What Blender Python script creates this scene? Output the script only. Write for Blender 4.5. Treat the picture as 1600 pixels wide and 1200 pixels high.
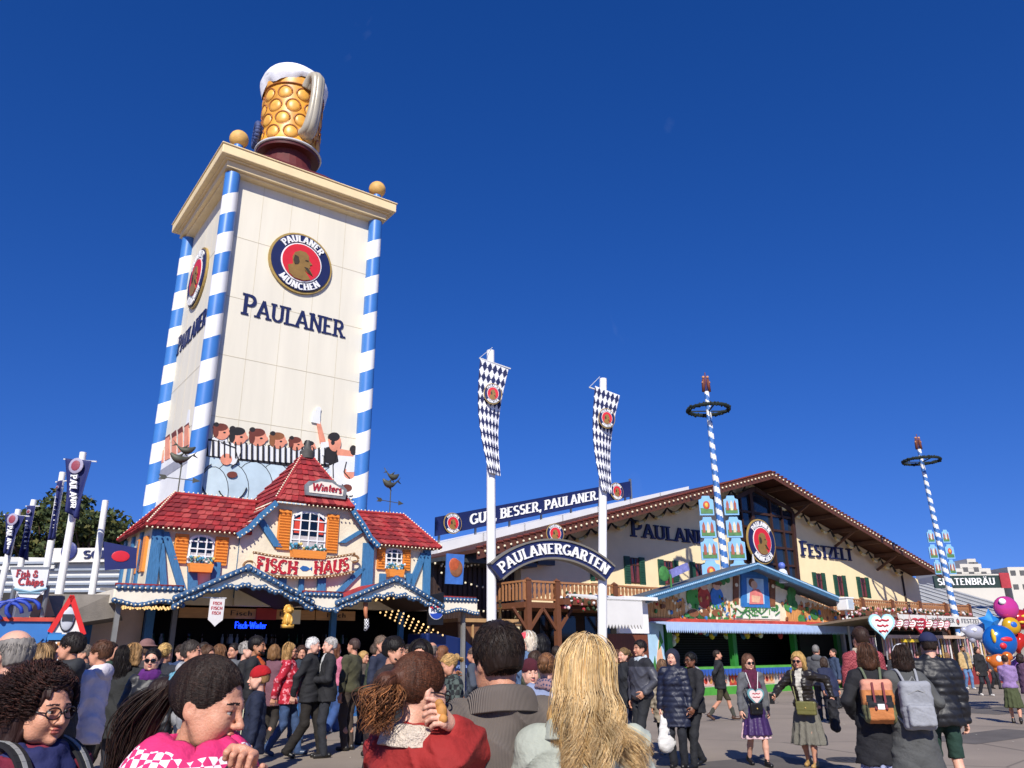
import bpy, math, random
import numpy as np
from mathutils import Vector, Matrix
random.seed(7); np.random.seed(7)
R_ = math.radians
for o in list(bpy.data.objects): bpy.data.objects.remove(o)
S = bpy.context.scene
COL = S.collection
# ------------------------------------------------------------------ camera
F_PX, PITCH, ROLL, CAM_H = 1215.0, math.radians(19.07), math.radians(-0.5), 1.65
CAM = np.array([0., 0., CAM_H])
_f = np.array([0, math.cos(PITCH), math.sin(PITCH)]); _u0 = np.array([0, -math.sin(PITCH), math.cos(PITCH)]); _r0 = np.array([1., 0, 0])
CR = _r0*math.cos(ROLL)+_u0*math.sin(ROLL); CU = _u0*math.cos(ROLL)-_r0*math.sin(ROLL); CF = _f
def ray(px, py):
    return CF*F_PX+CR*(px-800)-CU*(py-600)
def ground(px, py, z=0.):
    d = ray(px, py); return CAM+d*((z-CAM_H)/d[2])
def at(px, py, Y):
    d = ray(px, py); return CAM+d*(Y/d[1])
class Site:
    """a building's own frame: x along its front, y into it, z up"""
    def __init__(s, P, th=math.radians(36.5)):
        s.P = np.array([P[0], P[1], 0.]); s.th = th
        s.ex = np.array([math.cos(th), math.sin(th), 0]); s.ey = np.array([-math.sin(th), math.cos(th), 0])
    def L(s, px, py, y=0.):
        d = ray(px, py); t = ((s.P+s.ey*y-CAM)@s.ey)/(d@s.ey); q = CAM+d*t-s.P
        return q@s.ex, q[2]
    def S(s, px, py, x=0.):   # on the side plane x = const: (y, z)
        d = ray(px, py); t = ((s.P+s.ex*x-CAM)@s.ex)/(d@s.ex); q = CAM+d*t-s.P
        return q@s.ey, q[2]
    def W(s, x, y, z=0.):
        return s.P+s.ex*x+s.ey*y+np.array([0, 0, z])
def px(P):
    q=np.array(P)-CAM; z=q@CF; return 800+F_PX*(q@CR)/z, 600-F_PX*(q@CU)/z

cd = bpy.data.cameras.new("camera"); cam = bpy.data.objects.new("camera", cd); COL.objects.link(cam)
cd.sensor_width = 36; cd.sensor_fit = 'HORIZONTAL'; cd.lens = 36*F_PX/1600; cd.clip_start = .05; cd.clip_end = 3000
cam.matrix_world = Matrix(((CR[0], CU[0], -CF[0], CAM[0]), (CR[1], CU[1], -CF[1], CAM[1]), (CR[2], CU[2], -CF[2], CAM[2]), (0, 0, 0, 1)))
S.camera = cam
# ------------------------------------------------------------------ sky, sun, exposure
SUN_EL, SUN_AZ = R_(39), R_(183)          # azimuth of the sun clockwise from +Y: behind the camera
w = bpy.data.worlds.new("World"); S.world = w; w.use_nodes = True
nt = w.node_tree; bg = nt.nodes['Background']
sky = nt.nodes.new('ShaderNodeTexSky'); sky.sky_type = 'NISHITA'; sky.sun_disc = False
sky.sun_elevation = SUN_EL; sky.sun_rotation = SUN_AZ
sky.altitude = 500; sky.air_density = 1.0; sky.dust_density = .1; sky.ozone_density = 5.0
tcs = nt.nodes.new('ShaderNodeTexCoord'); mps = nt.nodes.new('ShaderNodeMapping'); mps.inputs['Scale'].default_value = (1, 1, .78); mps.inputs['Location'].default_value = (0, 0, .10)
nt.links.new(tcs.outputs['Generated'], mps.inputs[0]); nt.links.new(mps.outputs[0], sky.inputs['Vector'])
gn = nt.nodes.new('ShaderNodeMix'); gn.data_type = 'RGBA'; gn.blend_type = 'MULTIPLY'; gn.inputs[0].default_value = 1; gn.inputs[7].default_value = (.93, .86, 1.2, 1)
hs = nt.nodes.new('ShaderNodeHueSaturation'); hs.inputs['Saturation'].default_value = 1.2
nt.links.new(sky.outputs[0], gn.inputs[6]); nt.links.new(gn.outputs[2], hs.inputs['Color'])
# two or three faint wisps of high cloud
tc = nt.nodes.new('ShaderNodeTexCoord'); mp_ = nt.nodes.new('ShaderNodeMapping'); mp_.inputs['Scale'].default_value = (5, 5, 1.6); mp_.inputs['Location'].default_value = (.3, .2, .4)
nz = nt.nodes.new('ShaderNodeTexNoise'); nz.inputs['Scale'].default_value = 1.5; nz.inputs['Detail'].default_value = 7; nz.inputs['Distortion'].default_value = .6
rp = nt.nodes.new('ShaderNodeValToRGB'); rp.color_ramp.elements[0].position = .66; rp.color_ramp.elements[0].color = (0, 0, 0, 1); rp.color_ramp.elements[1].position = .95; rp.color_ramp.elements[1].color = (.22, .22, .22, 1)
mx = nt.nodes.new('ShaderNodeMix'); mx.data_type = 'RGBA'; mx.inputs[7].default_value = (6, 7, 9, 1)
nt.links.new(tc.outputs['Generated'], mp_.inputs[0]); nt.links.new(mp_.outputs[0], nz.inputs[0]); nt.links.new(nz.outputs[0], rp.inputs[0])
nt.links.new(rp.outputs[0], mx.inputs[0]); nt.links.new(hs.outputs[0], mx.inputs[6]); nt.links.new(mx.outputs[2], bg.inputs[0])
bg.inputs[1].default_value = .082
sd = bpy.data.lights.new("sun", 'SUN'); sd.energy = 4.8; sd.angle = R_(.5); sd.color = (1, .95, .87)
so = bpy.data.objects.new("sun", sd); COL.objects.link(so); so.location = (0, -20, 40)
_sv = Vector((math.sin(SUN_AZ)*math.cos(SUN_EL), math.cos(SUN_AZ)*math.cos(SUN_EL), math.sin(SUN_EL)))
so.rotation_euler = _sv.to_track_quat('Z', 'Y').to_euler()
S.view_settings.view_transform = 'Standard'; S.view_settings.look = 'None'; S.view_settings.exposure = 0.26; S.view_settings.gamma = 1
S.cycles.max_bounces = 6; S.cycles.transparent_max_bounces = 8
# ------------------------------------------------------------------ materials
def lin(h):
    if isinstance(h, str):
        h = h.lstrip('#'); c = [int(h[i:i+2], 16)/255 for i in (0, 2, 4)]
        return tuple(((x+.055)/1.055)**2.4 if x > .04045 else x/12.92 for x in c)
    return tuple(h)
MATS = {}
def M(name, col, rough=.6, var=.12, scale=6., bump=0., bscale=None, metal=0., emit=0., stretch=None, spec=.5, kind='noise', sheen=0., sub=0., coat=0.):
    """procedural material: base colour broken up by noise, optional bump"""
    key = name
    if key in MATS: return MATS[key]
    m = bpy.data.materials.new(name); m.use_nodes = True; t = m.node_tree; b = t.nodes['Principled BSDF']
    c = lin(col); b.inputs['Roughness'].default_value = rough; b.inputs['Metallic'].default_value = metal
    b.inputs['Specular IOR Level'].default_value = spec
    if coat: b.inputs['Coat Weight'].default_value = coat
    if sheen: b.inputs['Sheen Weight'].default_value = sheen
    if sub: b.inputs['Subsurface Weight'].default_value = sub; b.inputs['Subsurface Radius'].default_value = (.012, .005, .003); b.inputs['Subsurface Scale'].default_value = 1.
    co = t.nodes.new('ShaderNodeTexCoord'); mp = t.nodes.new('ShaderNodeMapping'); t.links.new(co.outputs['Object'], mp.inputs[0])
    if stretch: mp.inputs['Scale'].default_value = stretch
    n = t.nodes.new('ShaderNodeTexNoise'); n.inputs['Scale'].default_value = scale; n.inputs['Detail'].default_value = 5; n.inputs['Roughness'].default_value = .6
    t.links.new(mp.outputs[0], n.inputs[0])
    r = t.nodes.new('ShaderNodeValToRGB'); r.color_ramp.elements[0].position = .3; r.color_ramp.elements[1].position = .7
    lo = tuple(max(0, x*(1-var)) for x in c); hi = tuple(min(1, x*(1+var)) for x in c)
    r.color_ramp.elements[0].color = (*lo, 1); r.color_ramp.elements[1].color = (*hi, 1)
    t.links.new(n.outputs[0], r.inputs[0]); t.links.new(r.outputs[0], b.inputs['Base Color'])
    if emit:
        t.links.new(r.outputs[0], b.inputs['Emission Color']); b.inputs['Emission Strength'].default_value = emit
    if bump:
        n2 = n
        if kind == 'rib':
            n2 = t.nodes.new('ShaderNodeTexWave'); n2.bands_direction = 'X'; n2.inputs['Scale'].default_value = bscale; n2.inputs['Distortion'].default_value = .6; n2.inputs['Detail'].default_value = 1; t.links.new(mp.outputs[0], n2.inputs[0])
        elif kind == 'ribz':
            n2 = t.nodes.new('ShaderNodeTexWave'); n2.bands_direction = 'Z'; n2.inputs['Scale'].default_value = bscale; n2.inputs['Distortion'].default_value = .8; n2.inputs['Detail'].default_value = 1; t.links.new(mp.outputs[0], n2.inputs[0])
        elif bscale:
            n2 = t.nodes.new('ShaderNodeTexNoise'); n2.inputs['Scale'].default_value = bscale; n2.inputs['Detail'].default_value = 4; t.links.new(mp.outputs[0], n2.inputs[0])
        bu = t.nodes.new('ShaderNodeBump'); bu.inputs['Strength'].default_value = min(1, bump); bu.inputs['Distance'].default_value = .02 if bump <= 1 else .02*bump
        t.links.new(n2.outputs[0], bu.inputs['Height']); t.links.new(bu.outputs[0], b.inputs['Normal'])
    MATS[key] = m
    return m
def mat_two(name, c1, c2, kind='checker', scale=8., rough=.8, lo=.45, hi=.55, stretch=None, bump=0):
    """cloth print: two colours split by a procedural pattern"""
    if name in MATS: return MATS[name]
    m = bpy.data.materials.new(name); m.use_nodes = True; t = m.node_tree; b = t.nodes['Principled BSDF']; b.inputs['Roughness'].default_value = rough
    co = t.nodes.new('ShaderNodeTexCoord'); mp = t.nodes.new('ShaderNodeMapping'); t.links.new(co.outputs['Object'], mp.inputs[0])
    if stretch: mp.inputs['Scale'].default_value = stretch
    if kind == 'checker': n = t.nodes.new('ShaderNodeTexChecker')
    elif kind == 'voronoi': n = t.nodes.new('ShaderNodeTexVoronoi')
    elif kind == 'wave': n = t.nodes.new('ShaderNodeTexWave'); n.bands_direction = 'DIAGONAL'
    elif kind == 'wavez': n = t.nodes.new('ShaderNodeTexWave'); n.bands_direction = 'Z'
    elif kind == 'wavex': n = t.nodes.new('ShaderNodeTexWave'); n.bands_direction = 'X'
    else: n = t.nodes.new('ShaderNodeTexNoise'); n.inputs['Detail'].default_value = 3
    n.inputs['Scale'].default_value = scale; t.links.new(mp.outputs[0], n.inputs['Vector'])
    if kind == 'wavez' or kind == 'wavex' or kind == 'wave': n.inputs['Distortion'].default_value = 1.5
    if kind == 'checker':
        n.inputs['Color1'].default_value = (*lin(c1), 1); n.inputs['Color2'].default_value = (*lin(c2), 1); t.links.new(n.outputs['Color'], b.inputs['Base Color'])
    else:
        r = t.nodes.new('ShaderNodeValToRGB'); r.color_ramp.elements[0].position = lo; r.color_ramp.elements[1].position = hi
        r.color_ramp.elements[0].color = (*lin(c1), 1); r.color_ramp.elements[1].color = (*lin(c2), 1)
        t.links.new(n.outputs[0], r.inputs[0]); t.links.new(r.outputs[0], b.inputs['Base Color'])
    MATS[name] = m
    return m
# ------------------------------------------------------------------ objects, tags
def tag(o, label=None, cat=None, group=None, kind=None):
    if label: o['label'] = label
    if cat: o['category'] = cat
    if group: o['group'] = group
    if kind: o['kind'] = kind
    return o
def thing(name, label, cat, loc=(0, 0, 0), rz=0., group=None, scale=1., par=None):
    o = bpy.data.objects.new(name, None); COL.objects.link(o); o.location = tuple(float(v) for v in loc); o.rotation_euler = (0, 0, rz); o.scale = (scale,)*3
    o.empty_display_size = .2
    return tag(o, label, cat, group)
def kids(o): return [c for c in bpy.data.objects if c.parent == o]
def copy_tree(o, parent=None):
    c = o.copy(); COL.objects.link(c); c.parent = parent
    for ch in kids(o): copy_tree(ch, c)
    return c
class MB:
    def __init__(s): s.v, s.f, s.m, s.n = [], [], [], 0
    def add(s, v, f, mi=0):
        s.v.extend([tuple(map(float, p)) for p in v]); k = s.n
        s.f.extend([tuple(i+k for i in q) for q in f]); s.m.extend([mi]*len(f) if isinstance(mi, int) else mi); s.n += len(v); return s
    def box(s, x0, x1, y0, y1, z0, z1, mi=0):
        return s.add([(x0, y0, z0), (x1, y0, z0), (x1, y1, z0), (x0, y1, z0), (x0, y0, z1), (x1, y0, z1), (x1, y1, z1), (x0, y1, z1)],
                     [(3, 2, 1, 0), (4, 5, 6, 7), (0, 1, 5, 4), (1, 2, 6, 5), (2, 3, 7, 6), (3, 0, 4, 7)], mi)
    def prism(s, pts, y0, y1, mi=0):
        """polygon of (x, z) points (any order), pushed from y0 (front) to y1"""
        n = len(pts)
        a = sum(pts[i][0]*pts[(i+1) % n][1]-pts[(i+1) % n][0]*pts[i][1] for i in range(n))
        if a < 0: pts = pts[::-1]
        v = [(p[0], y0, p[1]) for p in pts]+[(p[0], y1, p[1]) for p in pts]
        f = [tuple(range(n)), tuple(range(2*n-1, n-1, -1))]+[(i+n, (i+1) % n+n, (i+1) % n, i) for i in range(n)]
        return s.add(v, f, mi)
    def hexa(s, a, b, mi=0):
        """two quads a, b (4 points each) joined to a block"""
        return s.add(list(a)+list(b), [(3, 2, 1, 0), (4, 5, 6, 7), (0, 1, 5, 4), (1, 2, 6, 5), (2, 3, 7, 6), (3, 0, 4, 7)], mi)
    def slab(s, q, t, mi=0):
        """quad or polygon of 3D points given thickness t along its normal"""
        q = [Vector(p) for p in q]; nrm = (q[1]-q[0]).cross(q[2]-q[0]).normalized()*t; n = len(q)
        v = q+[p+nrm for p in q]
        return s.add(v, [tuple(range(n))[::-1], tuple(range(n, 2*n))]+[(i, (i+1) % n, (i+1) % n+n, i+n) for i in range(n)], mi)
    def bar(s, p, q, w, h=None, mi=0, up=(0, 0, 1)):
        h = h or w; p, q = Vector(p), Vector(q); d = (q-p).normalized(); u = Vector(up)
        if abs(d.dot(u)) > .98: u = Vector((0, 1, 0))
        x = d.cross(u).normalized()*w/2; y = x.cross(d).normalized()*h/2
        return s.hexa([p-x-y, p+x-y, p+x+y, p-x+y], [q-x-y, q+x-y, q+x+y, q-x+y], mi)
    def tube(s, path, r, n=8, mi=0, cap=True, mf=None):
        P = [Vector(p) for p in path]; k = len(P); rr = r if isinstance(r, (list, tuple, np.ndarray)) else [r]*k
        v, f, ms = [], [], []; up = Vector((0, 0, 1)); pr = None
        for i in range(k):
            d = (P[min(i+1, k-1)]-P[max(i-1, 0)]).normalized()
            if pr is None: x = d.cross(up) if abs(d.z) < .95 else d.cross(Vector((0, 1, 0)))
            else: x = pr-d*pr.dot(d)
            x.normalize(); pr = x; y = d.cross(x)
            for j in range(n):
                a = 2*math.pi*j/n; v.append(P[i]+(x*math.cos(a)+y*math.sin(a))*rr[i])
        for i in range(k-1):
            for j in range(n):
                f.append((i*n+j, i*n+(j+1) % n, (i+1)*n+(j+1) % n, (i+1)*n+j)); ms.append(mf(i, j) if mf else mi)
        if cap: f += [tuple(range(n))[::-1], tuple(range((k-1)*n, k*n))]; ms += [mi, mi]
        return s.add(v, f, ms)
    def lathe(s, prof, n=24, c=(0, 0, 0), mi=0, mf=None):
        v, f, ms = [], [], []; k = len(prof)
        for (r, z) in prof:
            for j in range(n): a = 2*math.pi*j/n; v.append((c[0]+max(r, 1e-4)*math.cos(a), c[1]+max(r, 1e-4)*math.sin(a), c[2]+z))
        for i in range(k-1):
            for j in range(n): f.append((i*n+j, i*n+(j+1) % n, (i+1)*n+(j+1) % n, (i+1)*n+j)); ms.append(mf(i, j) if mf else mi)
        f += [tuple(range(n))[::-1], tuple(range((k-1)*n, k*n))]; ms += [mi, mi]
        return s.add(v, f, ms)
    def ball(s, c, r, n=10, mi=0, m=None):
        r3 = r if isinstance(r, (tuple, list)) else (r, r, r); m = m or max(4, n//2+1); v, f = [], []
        for i in range(1, m):
            t = math.pi*i/m
            for j in range(n): a = 2*math.pi*j/n; v.append((c[0]+r3[0]*math.sin(t)*math.cos(a), c[1]+r3[1]*math.sin(t)*math.sin(a), c[2]-r3[2]*math.cos(t)))
        v += [(c[0], c[1], c[2]-r3[2]), (c[0], c[1], c[2]+r3[2])]; k = len(v)
        for i in range(m-2):
            for j in range(n): f.append((i*n+j, i*n+(j+1) % n, (i+1)*n+(j+1) % n, (i+1)*n+j))
        for j in range(n): f.append((k-2, (j+1) % n, j)); f.append((k-1, (m-2)*n+j, (m-2)*n+(j+1) % n))
        return s.add(v, f, mi)
    def build(s, name, mats, parent=None, smooth=False, loc=None, rz=None, bevel=0):
        me = bpy.data.meshes.new(name); me.from_pydata(s.v, [], s.f); me.update()
        mats = mats if isinstance(mats, (list, tuple)) else [mats]
        for m in mats: me.materials.append(m)
        if len(mats) > 1: me.polygons.foreach_set('material_index', s.m)
        if smooth:
            me.polygons.foreach_set('use_smooth', [True]*len(me.polygons))
            if smooth is not True: me.set_sharp_from_angle(angle=R_(smooth))
        o = bpy.data.objects.new(name, me); COL.objects.link(o)
        if name in ('string_of_bulbs', 'lit_bulbs', 'sign_bulbs', 'bread_rolls', 'flowers', 'prizes', 'back_shelf'): o['kind'] = 'stuff'
        if parent: o.parent = parent
        if loc is not None: o.location = tuple(float(v) for v in loc)
        if rz is not None: o.rotation_euler = (0, 0, rz)
        if bevel:
            b = o.modifiers.new('bevel', 'BEVEL'); b.width = bevel; b.segments = 2; b.limit_method = 'ANGLE'
        return o
# ------------------------------------------------------------------ letters (own slab-serif stroke alphabet)
def _arc(cx, cy, rx, ry, a0, a1, n=12):
    return [(cx+rx*math.cos(R_(a0+(a1-a0)*i/n)), cy+ry*math.sin(R_(a0+(a1-a0)*i/n))) for i in range(n+1)]
GL = {
 'A': (.86, [[(.08, 0), (.43, 1)], [(.43, 1), (.78, 0)], [(.2, .32), (.66, .32)]], [(.08, 0), (.78, 0)]),
 'B': (.68, [[(.14, 0), (.14, 1)], [(.14, .95)]+_arc(.34, .735, .22, .215, 90, -90)+[(.14, .52)], [(.14, .52)]+_arc(.36, .285, .25, .235, 90, -90)+[(.14, .05)]], [(.14, 0), (.14, 1)]),
 'C': (.76, [_arc(.42, .5, .34, .46, 48, 312, 20)], []),
 'E': (.66, [[(.14, 0), (.14, 1)], [(.14, .95), (.6, .95)], [(.14, .5), (.48, .5)], [(.14, .05), (.62, .05)]], [(.14, 0), (.14, 1)]),
 'F': (.62, [[(.14, 0), (.14, 1)], [(.14, .95), (.6, .95)], [(.14, .5), (.48, .5)]], [(.14, 0), (.14, 1)]),
 'G': (.82, [_arc(.43, .5, .35, .46, 48, 330, 20), [(.74, .06), (.74, .44)], [(.52, .43), (.84, .43)]], []),
 'H': (.82, [[(.14, 0), (.14, 1)], [(.68, 0), (.68, 1)], [(.14, .5), (.68, .5)]], [(.14, 0), (.14, 1), (.68, 0), (.68, 1)]),
 'I': (.34, [[(.17, 0), (.17, 1)]], [(.17, 0), (.17, 1)]),
 'K': (.78, [[(.14, 0), (.14, 1)], [(.18, .42), (.64, 1)], [(.3, .58), (.7, 0)]], [(.14, 0), (.14, 1), (.68, 0), (.64, 1)]),
 'L': (.62, [[(.14, 0), (.14, 1)], [(.14, .05), (.6, .05)]], [(.14, 0), (.14, 1)]),
 'M': (.98, [[(.14, 0), (.14, 1)], [(.84, 0), (.84, 1)], [(.14, 1), (.49, .1)], [(.49, .1), (.84, 1)]], [(.14, 0), (.84, 0)]),
 'N': (.84, [[(.14, 0), (.14, 1)], [(.7, 0), (.7, 1)], [(.14, 1), (.7, 0)]], [(.14, 0), (.14, 1), (.7, 1)]),
 'O': (.84, [_arc(.42, .5, .34, .46, 0, 360, 24)], []),
 'P': (.66, [[(.14, 0), (.14, 1)], [(.14, .95)]+_arc(.34, .71, .26, .24, 90, -90)+[(.14, .47)]], [(.14, 0), (.14, 1)]),
 'R': (.76, [[(.14, 0), (.14, 1)], [(.14, .95)]+_arc(.36, .72, .24, .23, 90, -90)+[(.14, .49)], [(.38, .49), (.68, 0)]], [(.14, 0), (.14, 1), (.68, 0)]),
 'S': (.64, [_arc(.32, .73, .22, .22, 40, 270, 14)+_arc(.32, .27, .24, .23, 90, -140, 14)], []),
 'T': (.72, [[(.36, 0), (.36, 1)], [(.04, .95), (.68, .95)]], [(.36, 0)]),
 'U': (.82, [[(.14, 1)]+_arc(.41, .3, .27, .26, 180, 360, 14)+[(.68, 1)]], [(.14, 1), (.68, 1)]),
 'Z': (.68, [[(.08, .95), (.6, .95)], [(.6, .95), (.08, .05)], [(.06, .05), (.62, .05)]], []),
 'W': (1.1, [[(.06, 1), (.3, 0)], [(.3, 0), (.55, .9)], [(.55, .9), (.8, 0)], [(.8, 0), (1.04, 1)]], [(.06, 1), (1.04, 1)]),
 '.': (.26, [[(.13, .0), (.13, .16)]], []), ',': (.26, [[(.15, .14), (.15, .02)], [(.15, .02), (.07, -.16)]], []),
 '-': (.4, [[(.06, .45), (.34, .45)]], []), ' ': (.3, [], []), '&': (.8, [_arc(.36, .76, .17, .19, -40, 220, 12)+[(.66, .02)], _arc(.34, .27, .27, .25, 130, 380, 12)], []),
 'i': (.26, [[(.13, 0), (.13, .56)], [(.13, .72), (.13, .8)]], []), 'n': (.5, [[(.1, 0), (.1, .58)], [(.1, .4)]+_arc(.26, .4, .14, .16, 150, 0, 8)+[(.4, 0)]], []),
 't': (.36, [[(.18, .9), (.18, .1), (.3, .03)], [(.04, .6), (.34, .6)]], []), 'e': (.46, [[(.06, .3), (.4, .34)]+_arc(.23, .3, .17, .27, 10, 320, 14)], []),
 'r': (.38, [[(.1, 0), (.1, .58)], [(.1, .38)]+_arc(.27, .42, .15, .14, 160, 50, 6)], []), 's': (.4, [_arc(.2, .43, .12, .14, 40, 270, 8)+_arc(.2, .15, .13, .14, 90, -140, 8)], []),
 'h': (.5, [[(.1, 0), (.1, 1)], [(.1, .4)]+_arc(.26, .4, .14, .16, 150, 0, 8)+[(.4, 0)]], []), 'p': (.5, [[(.1, -.28), (.1, .58)], _arc(.25, .29, .16, .28, 0, 360, 16)], []),
 'c': (.46, [_arc(.25, .29, .17, .27, 50, 310, 12)], []), 'k': (.46, [[(.1, 0), (.1, 1)], [(.1, .2), (.4, .58)], [(.2, .34), (.42, 0)]], []),
}
def text_width(s, sp=.06, small=1.):
    return sum((GL[c.replace('Ä', 'A').replace('Ü', 'U')][0]+sp)*(1 if i == 0 or small == 1 else small) for i, c in enumerate(s))-sp
def letters(mb, s, fn, h=1., thick=.2, thin=.1, y0=-.03, y1=0., mi=0, sp=.06, small=1., serif=.1, width=None):
    """strokes of every letter as blocks; fn(u, v) -> (x, z) in the sign's plane, u, v in letter heights; front face at y0, back at y1"""
    W_ = text_width(s, sp, small); k_ = 1. if width is None else width/(W_*h)
    u0 = 0.; eps = 0
    def ribbon(pts, wfix=None):
        nonlocal eps
        Q = []
        for a, b in zip(pts[:-1], pts[1:]):
            d = math.hypot(b[0]-a[0], b[1]-a[1]); n = max(1, int(d/.2))
            Q += [(a[0]+(b[0]-a[0])*i/n, a[1]+(b[1]-a[1])*i/n) for i in range(n)]
        Q.append(pts[-1]); closed = math.hypot(Q[0][0]-Q[-1][0], Q[0][1]-Q[-1][1]) < 1e-6
        L_, R2 = [], []
        for i, p in enumerate(Q):
            a = Q[i-1] if i else (Q[-2] if closed else Q[0]); b = Q[i+1] if i < len(Q)-1 else (Q[1] if closed else Q[-1])
            dx, dy = b[0]-a[0], b[1]-a[1]; l = math.hypot(dx, dy) or 1; dx /= l; dy /= l
            ww = (wfix or (thin+(thick-thin)*abs(dy)**.7))/2
            L_.append((p[0]-dy*ww, p[1]+dx*ww)); R2.append((p[0]+dy*ww, p[1]-dx*ww))
        dy_ = (y1-y0)*.02*(eps % 5); eps += 1
        v = []
        for (a, b) in zip(L_, R2):
            for q in (a, b):
                x, z = fn(ox+q[0]*sc*k_*h, q[1]*sc*h); v.append((x, y0-dy_, z)); v.append((x, y1, z))
        f = []
        for i in range(len(Q)-1):
            a = i*4; b = a+4
            f += [(a, a+2, b+2, b), (a+1, b+1, b+3, a+3), (a, b, b+1, a+1), (a+2, a+3, b+3, b+2)]
        f += [(0, 1, 3, 2), (len(v)-4, len(v)-2, len(v)-1, len(v)-3)]
        mb.add(v, f, mi)
    for i, ch in enumerate(s):
        base = ch.replace('Ä', 'A').replace('Ü', 'U'); g = GL[base]; sc = 1. if i == 0 or small == 1 else small; ox = u0*h*k_
        for st in g[1]: ribbon(st)
        if serif:
            for (a, b) in g[2]:
                bb = b+.035 if b == 0 else b-.035
                ribbon([(a-thick/2-serif, bb), (a+thick/2+serif, bb)], .085)
        if base != ch:
            for q in (.26, .56): ribbon([(q, 1.08), (q, 1.22)], .13)
        u0 += (g[0]+sp)*sc
    return W_*h*k_
def flat_text(mb, s, x, z, h, width=None, **k):
    return letters(mb, s, lambda u, v: (x+u, z+v), h, width=width, **k)

# ================================================================== GROUND
mg = M('asphalt', '#7d746a', .9, .16, .35, .35, 60)
def asphalt():
    t = mg.node_tree; b = t.nodes['Principled BSDF']; rmp = b.inputs['Base Color'].links[0].from_node
    n2 = t.nodes.new('ShaderNodeTexNoise'); n2.inputs['Scale'].default_value = 90; n2.inputs['Detail'].default_value = 3
    n3 = t.nodes.new('ShaderNodeTexVoronoi'); n3.feature = 'DISTANCE_TO_EDGE'; n3.inputs['Scale'].default_value = .22
    co = [n for n in t.nodes if n.type == 'TEX_COORD'][0]
    for n in (n2, n3): t.links.new(co.outputs['Object'], n.inputs['Vector'])
    m1 = t.nodes.new('ShaderNodeMix'); m1.data_type = 'RGBA'; m1.blend_type = 'MULTIPLY'; m1.inputs[0].default_value = .55
    t.links.new(rmp.outputs[0], m1.inputs[6]); t.links.new(n2.outputs[0], m1.inputs[7])
    r3 = t.nodes.new('ShaderNodeValToRGB'); r3.color_ramp.elements[0].color = (.45, .45, .45, 1); r3.color_ramp.elements[1].position = .006; r3.color_ramp.elements[1].color = (1, 1, 1, 1)
    t.links.new(n3.outputs['Distance'], r3.inputs[0])
    m2 = t.nodes.new('ShaderNodeMix'); m2.data_type = 'RGBA'; m2.blend_type = 'MULTIPLY'; m2.inputs[0].default_value = 1
    t.links.new(m1.outputs[2], m2.inputs[6]); t.links.new(r3.outputs[0], m2.inputs[7])
    hv = t.nodes.new('ShaderNodeMix'); hv.data_type = 'RGBA'; hv.blend_type = 'MULTIPLY'; hv.inputs[0].default_value = 1; hv.inputs[7].default_value = (1.75, 1.68, 1.6, 1)
    t.links.new(m2.outputs[2], hv.inputs[6]); t.links.new(hv.outputs[2], b.inputs['Base Color'])
asphalt()
g = MB().add([(-900, -60, 0), (900, -60, 0), (900, 1500, 0), (-900, 1500, 0)], [(0, 1, 2, 3)]).build('ground', mg); tag(g, kind='structure')
litter = MB()
for i in range(160):
    x, y = random.uniform(-12, 22), random.uniform(8, 34); s_ = random.uniform(.012, .04); a = random.random()*3
    litter.slab([(x+s_*math.cos(a+k*1.57)*random.uniform(.6, 1), y+s_*math.sin(a+k*1.57), .004) for k in range(4)], .004)
tag(litter.build('litter', M('litter_paper', '#b9b2a2', .9, .5, 3)), kind='stuff')
pch = MB()
for (x, y, a, b_, r) in ((3.5, 13, 2.6, 1.4, .5), (-1.6, 12.2, 1.2, 2.2, .2), (9.5, 17, 3.4, 1.1, .6), (1.2, 18.5, 1.5, 1.5, .1), (14, 24, 4, 1.5, .6)):
    c, s_ = math.cos(r), math.sin(r); pch.add([(x+c*u-s_*v, y+s_*u+c*v, .004) for u, v in ((-a/2, -b_/2), (a/2, -b_/2), (a/2, b_/2), (-a/2, b_/2))], [(0, 1, 2, 3)])
tag(pch.build('pavement', M('asphalt_patch', '#5d5751', .9, .2, 1.2, .3, 60)), kind='structure')
for i, (x, y) in enumerate(((5.3, 13.6), (-.4, 15.5))):
    mh = thing('manhole_cover', ('round iron manhole cover in the asphalt left of the quilted jacket', 'round iron manhole cover in the asphalt before the fish stall')[i], 'manhole cover', (x, y, .001)); m = MB(); m.lathe([(.36, 0), (.36, .006), (.3, .006)], 24); m.build('rim', M('iron_rim', '#4a4743', .6, .2, 9, metal=.4), mh); m = MB(); m.lathe([(.295, 0), (.295, .004)], 24)
    for k in range(5): m.box(-.22+.1*k, -.18+.1*k, -.18, .18, .004, .009)
    m.build('lid', M('iron_lid', '#3b3835', .6, .25, 9, metal=.4), mh)
# ================================================================== COMMON COLOURS
WHITE = M('white_paint', '#e9e8e4', .45, .05, 3); NAVY = M('navy_paint', '#141f4f', .5, .1, 3); GOLD = M('gold_paint', '#a98d4c', .5, .15, 5)
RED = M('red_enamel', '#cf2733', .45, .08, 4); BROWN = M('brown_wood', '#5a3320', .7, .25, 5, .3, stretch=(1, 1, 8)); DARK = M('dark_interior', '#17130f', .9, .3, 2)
DBROWN = M('dark_brown_metal', '#33251f', .7, .2, 4); BULB = M('bulb_glass', '#f4e7c4', .25, .03, 3); TIMB = M('blue_timber', '#38709c', .65, .2, 7, .5, stretch=(6, 6, 1)); TIMBD = M('blue_tile', '#33577c', .6, .25, 9)
GREEN = M('green_shutter', '#1f4a38', .6, .15, 6); GLASS = M('window_glass', '#0d1216', .08, .2, 1, spec=.8); CREAM = M('cream_render', '#f0dcae', .85, .05, 1.2, .15, 40)
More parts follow.
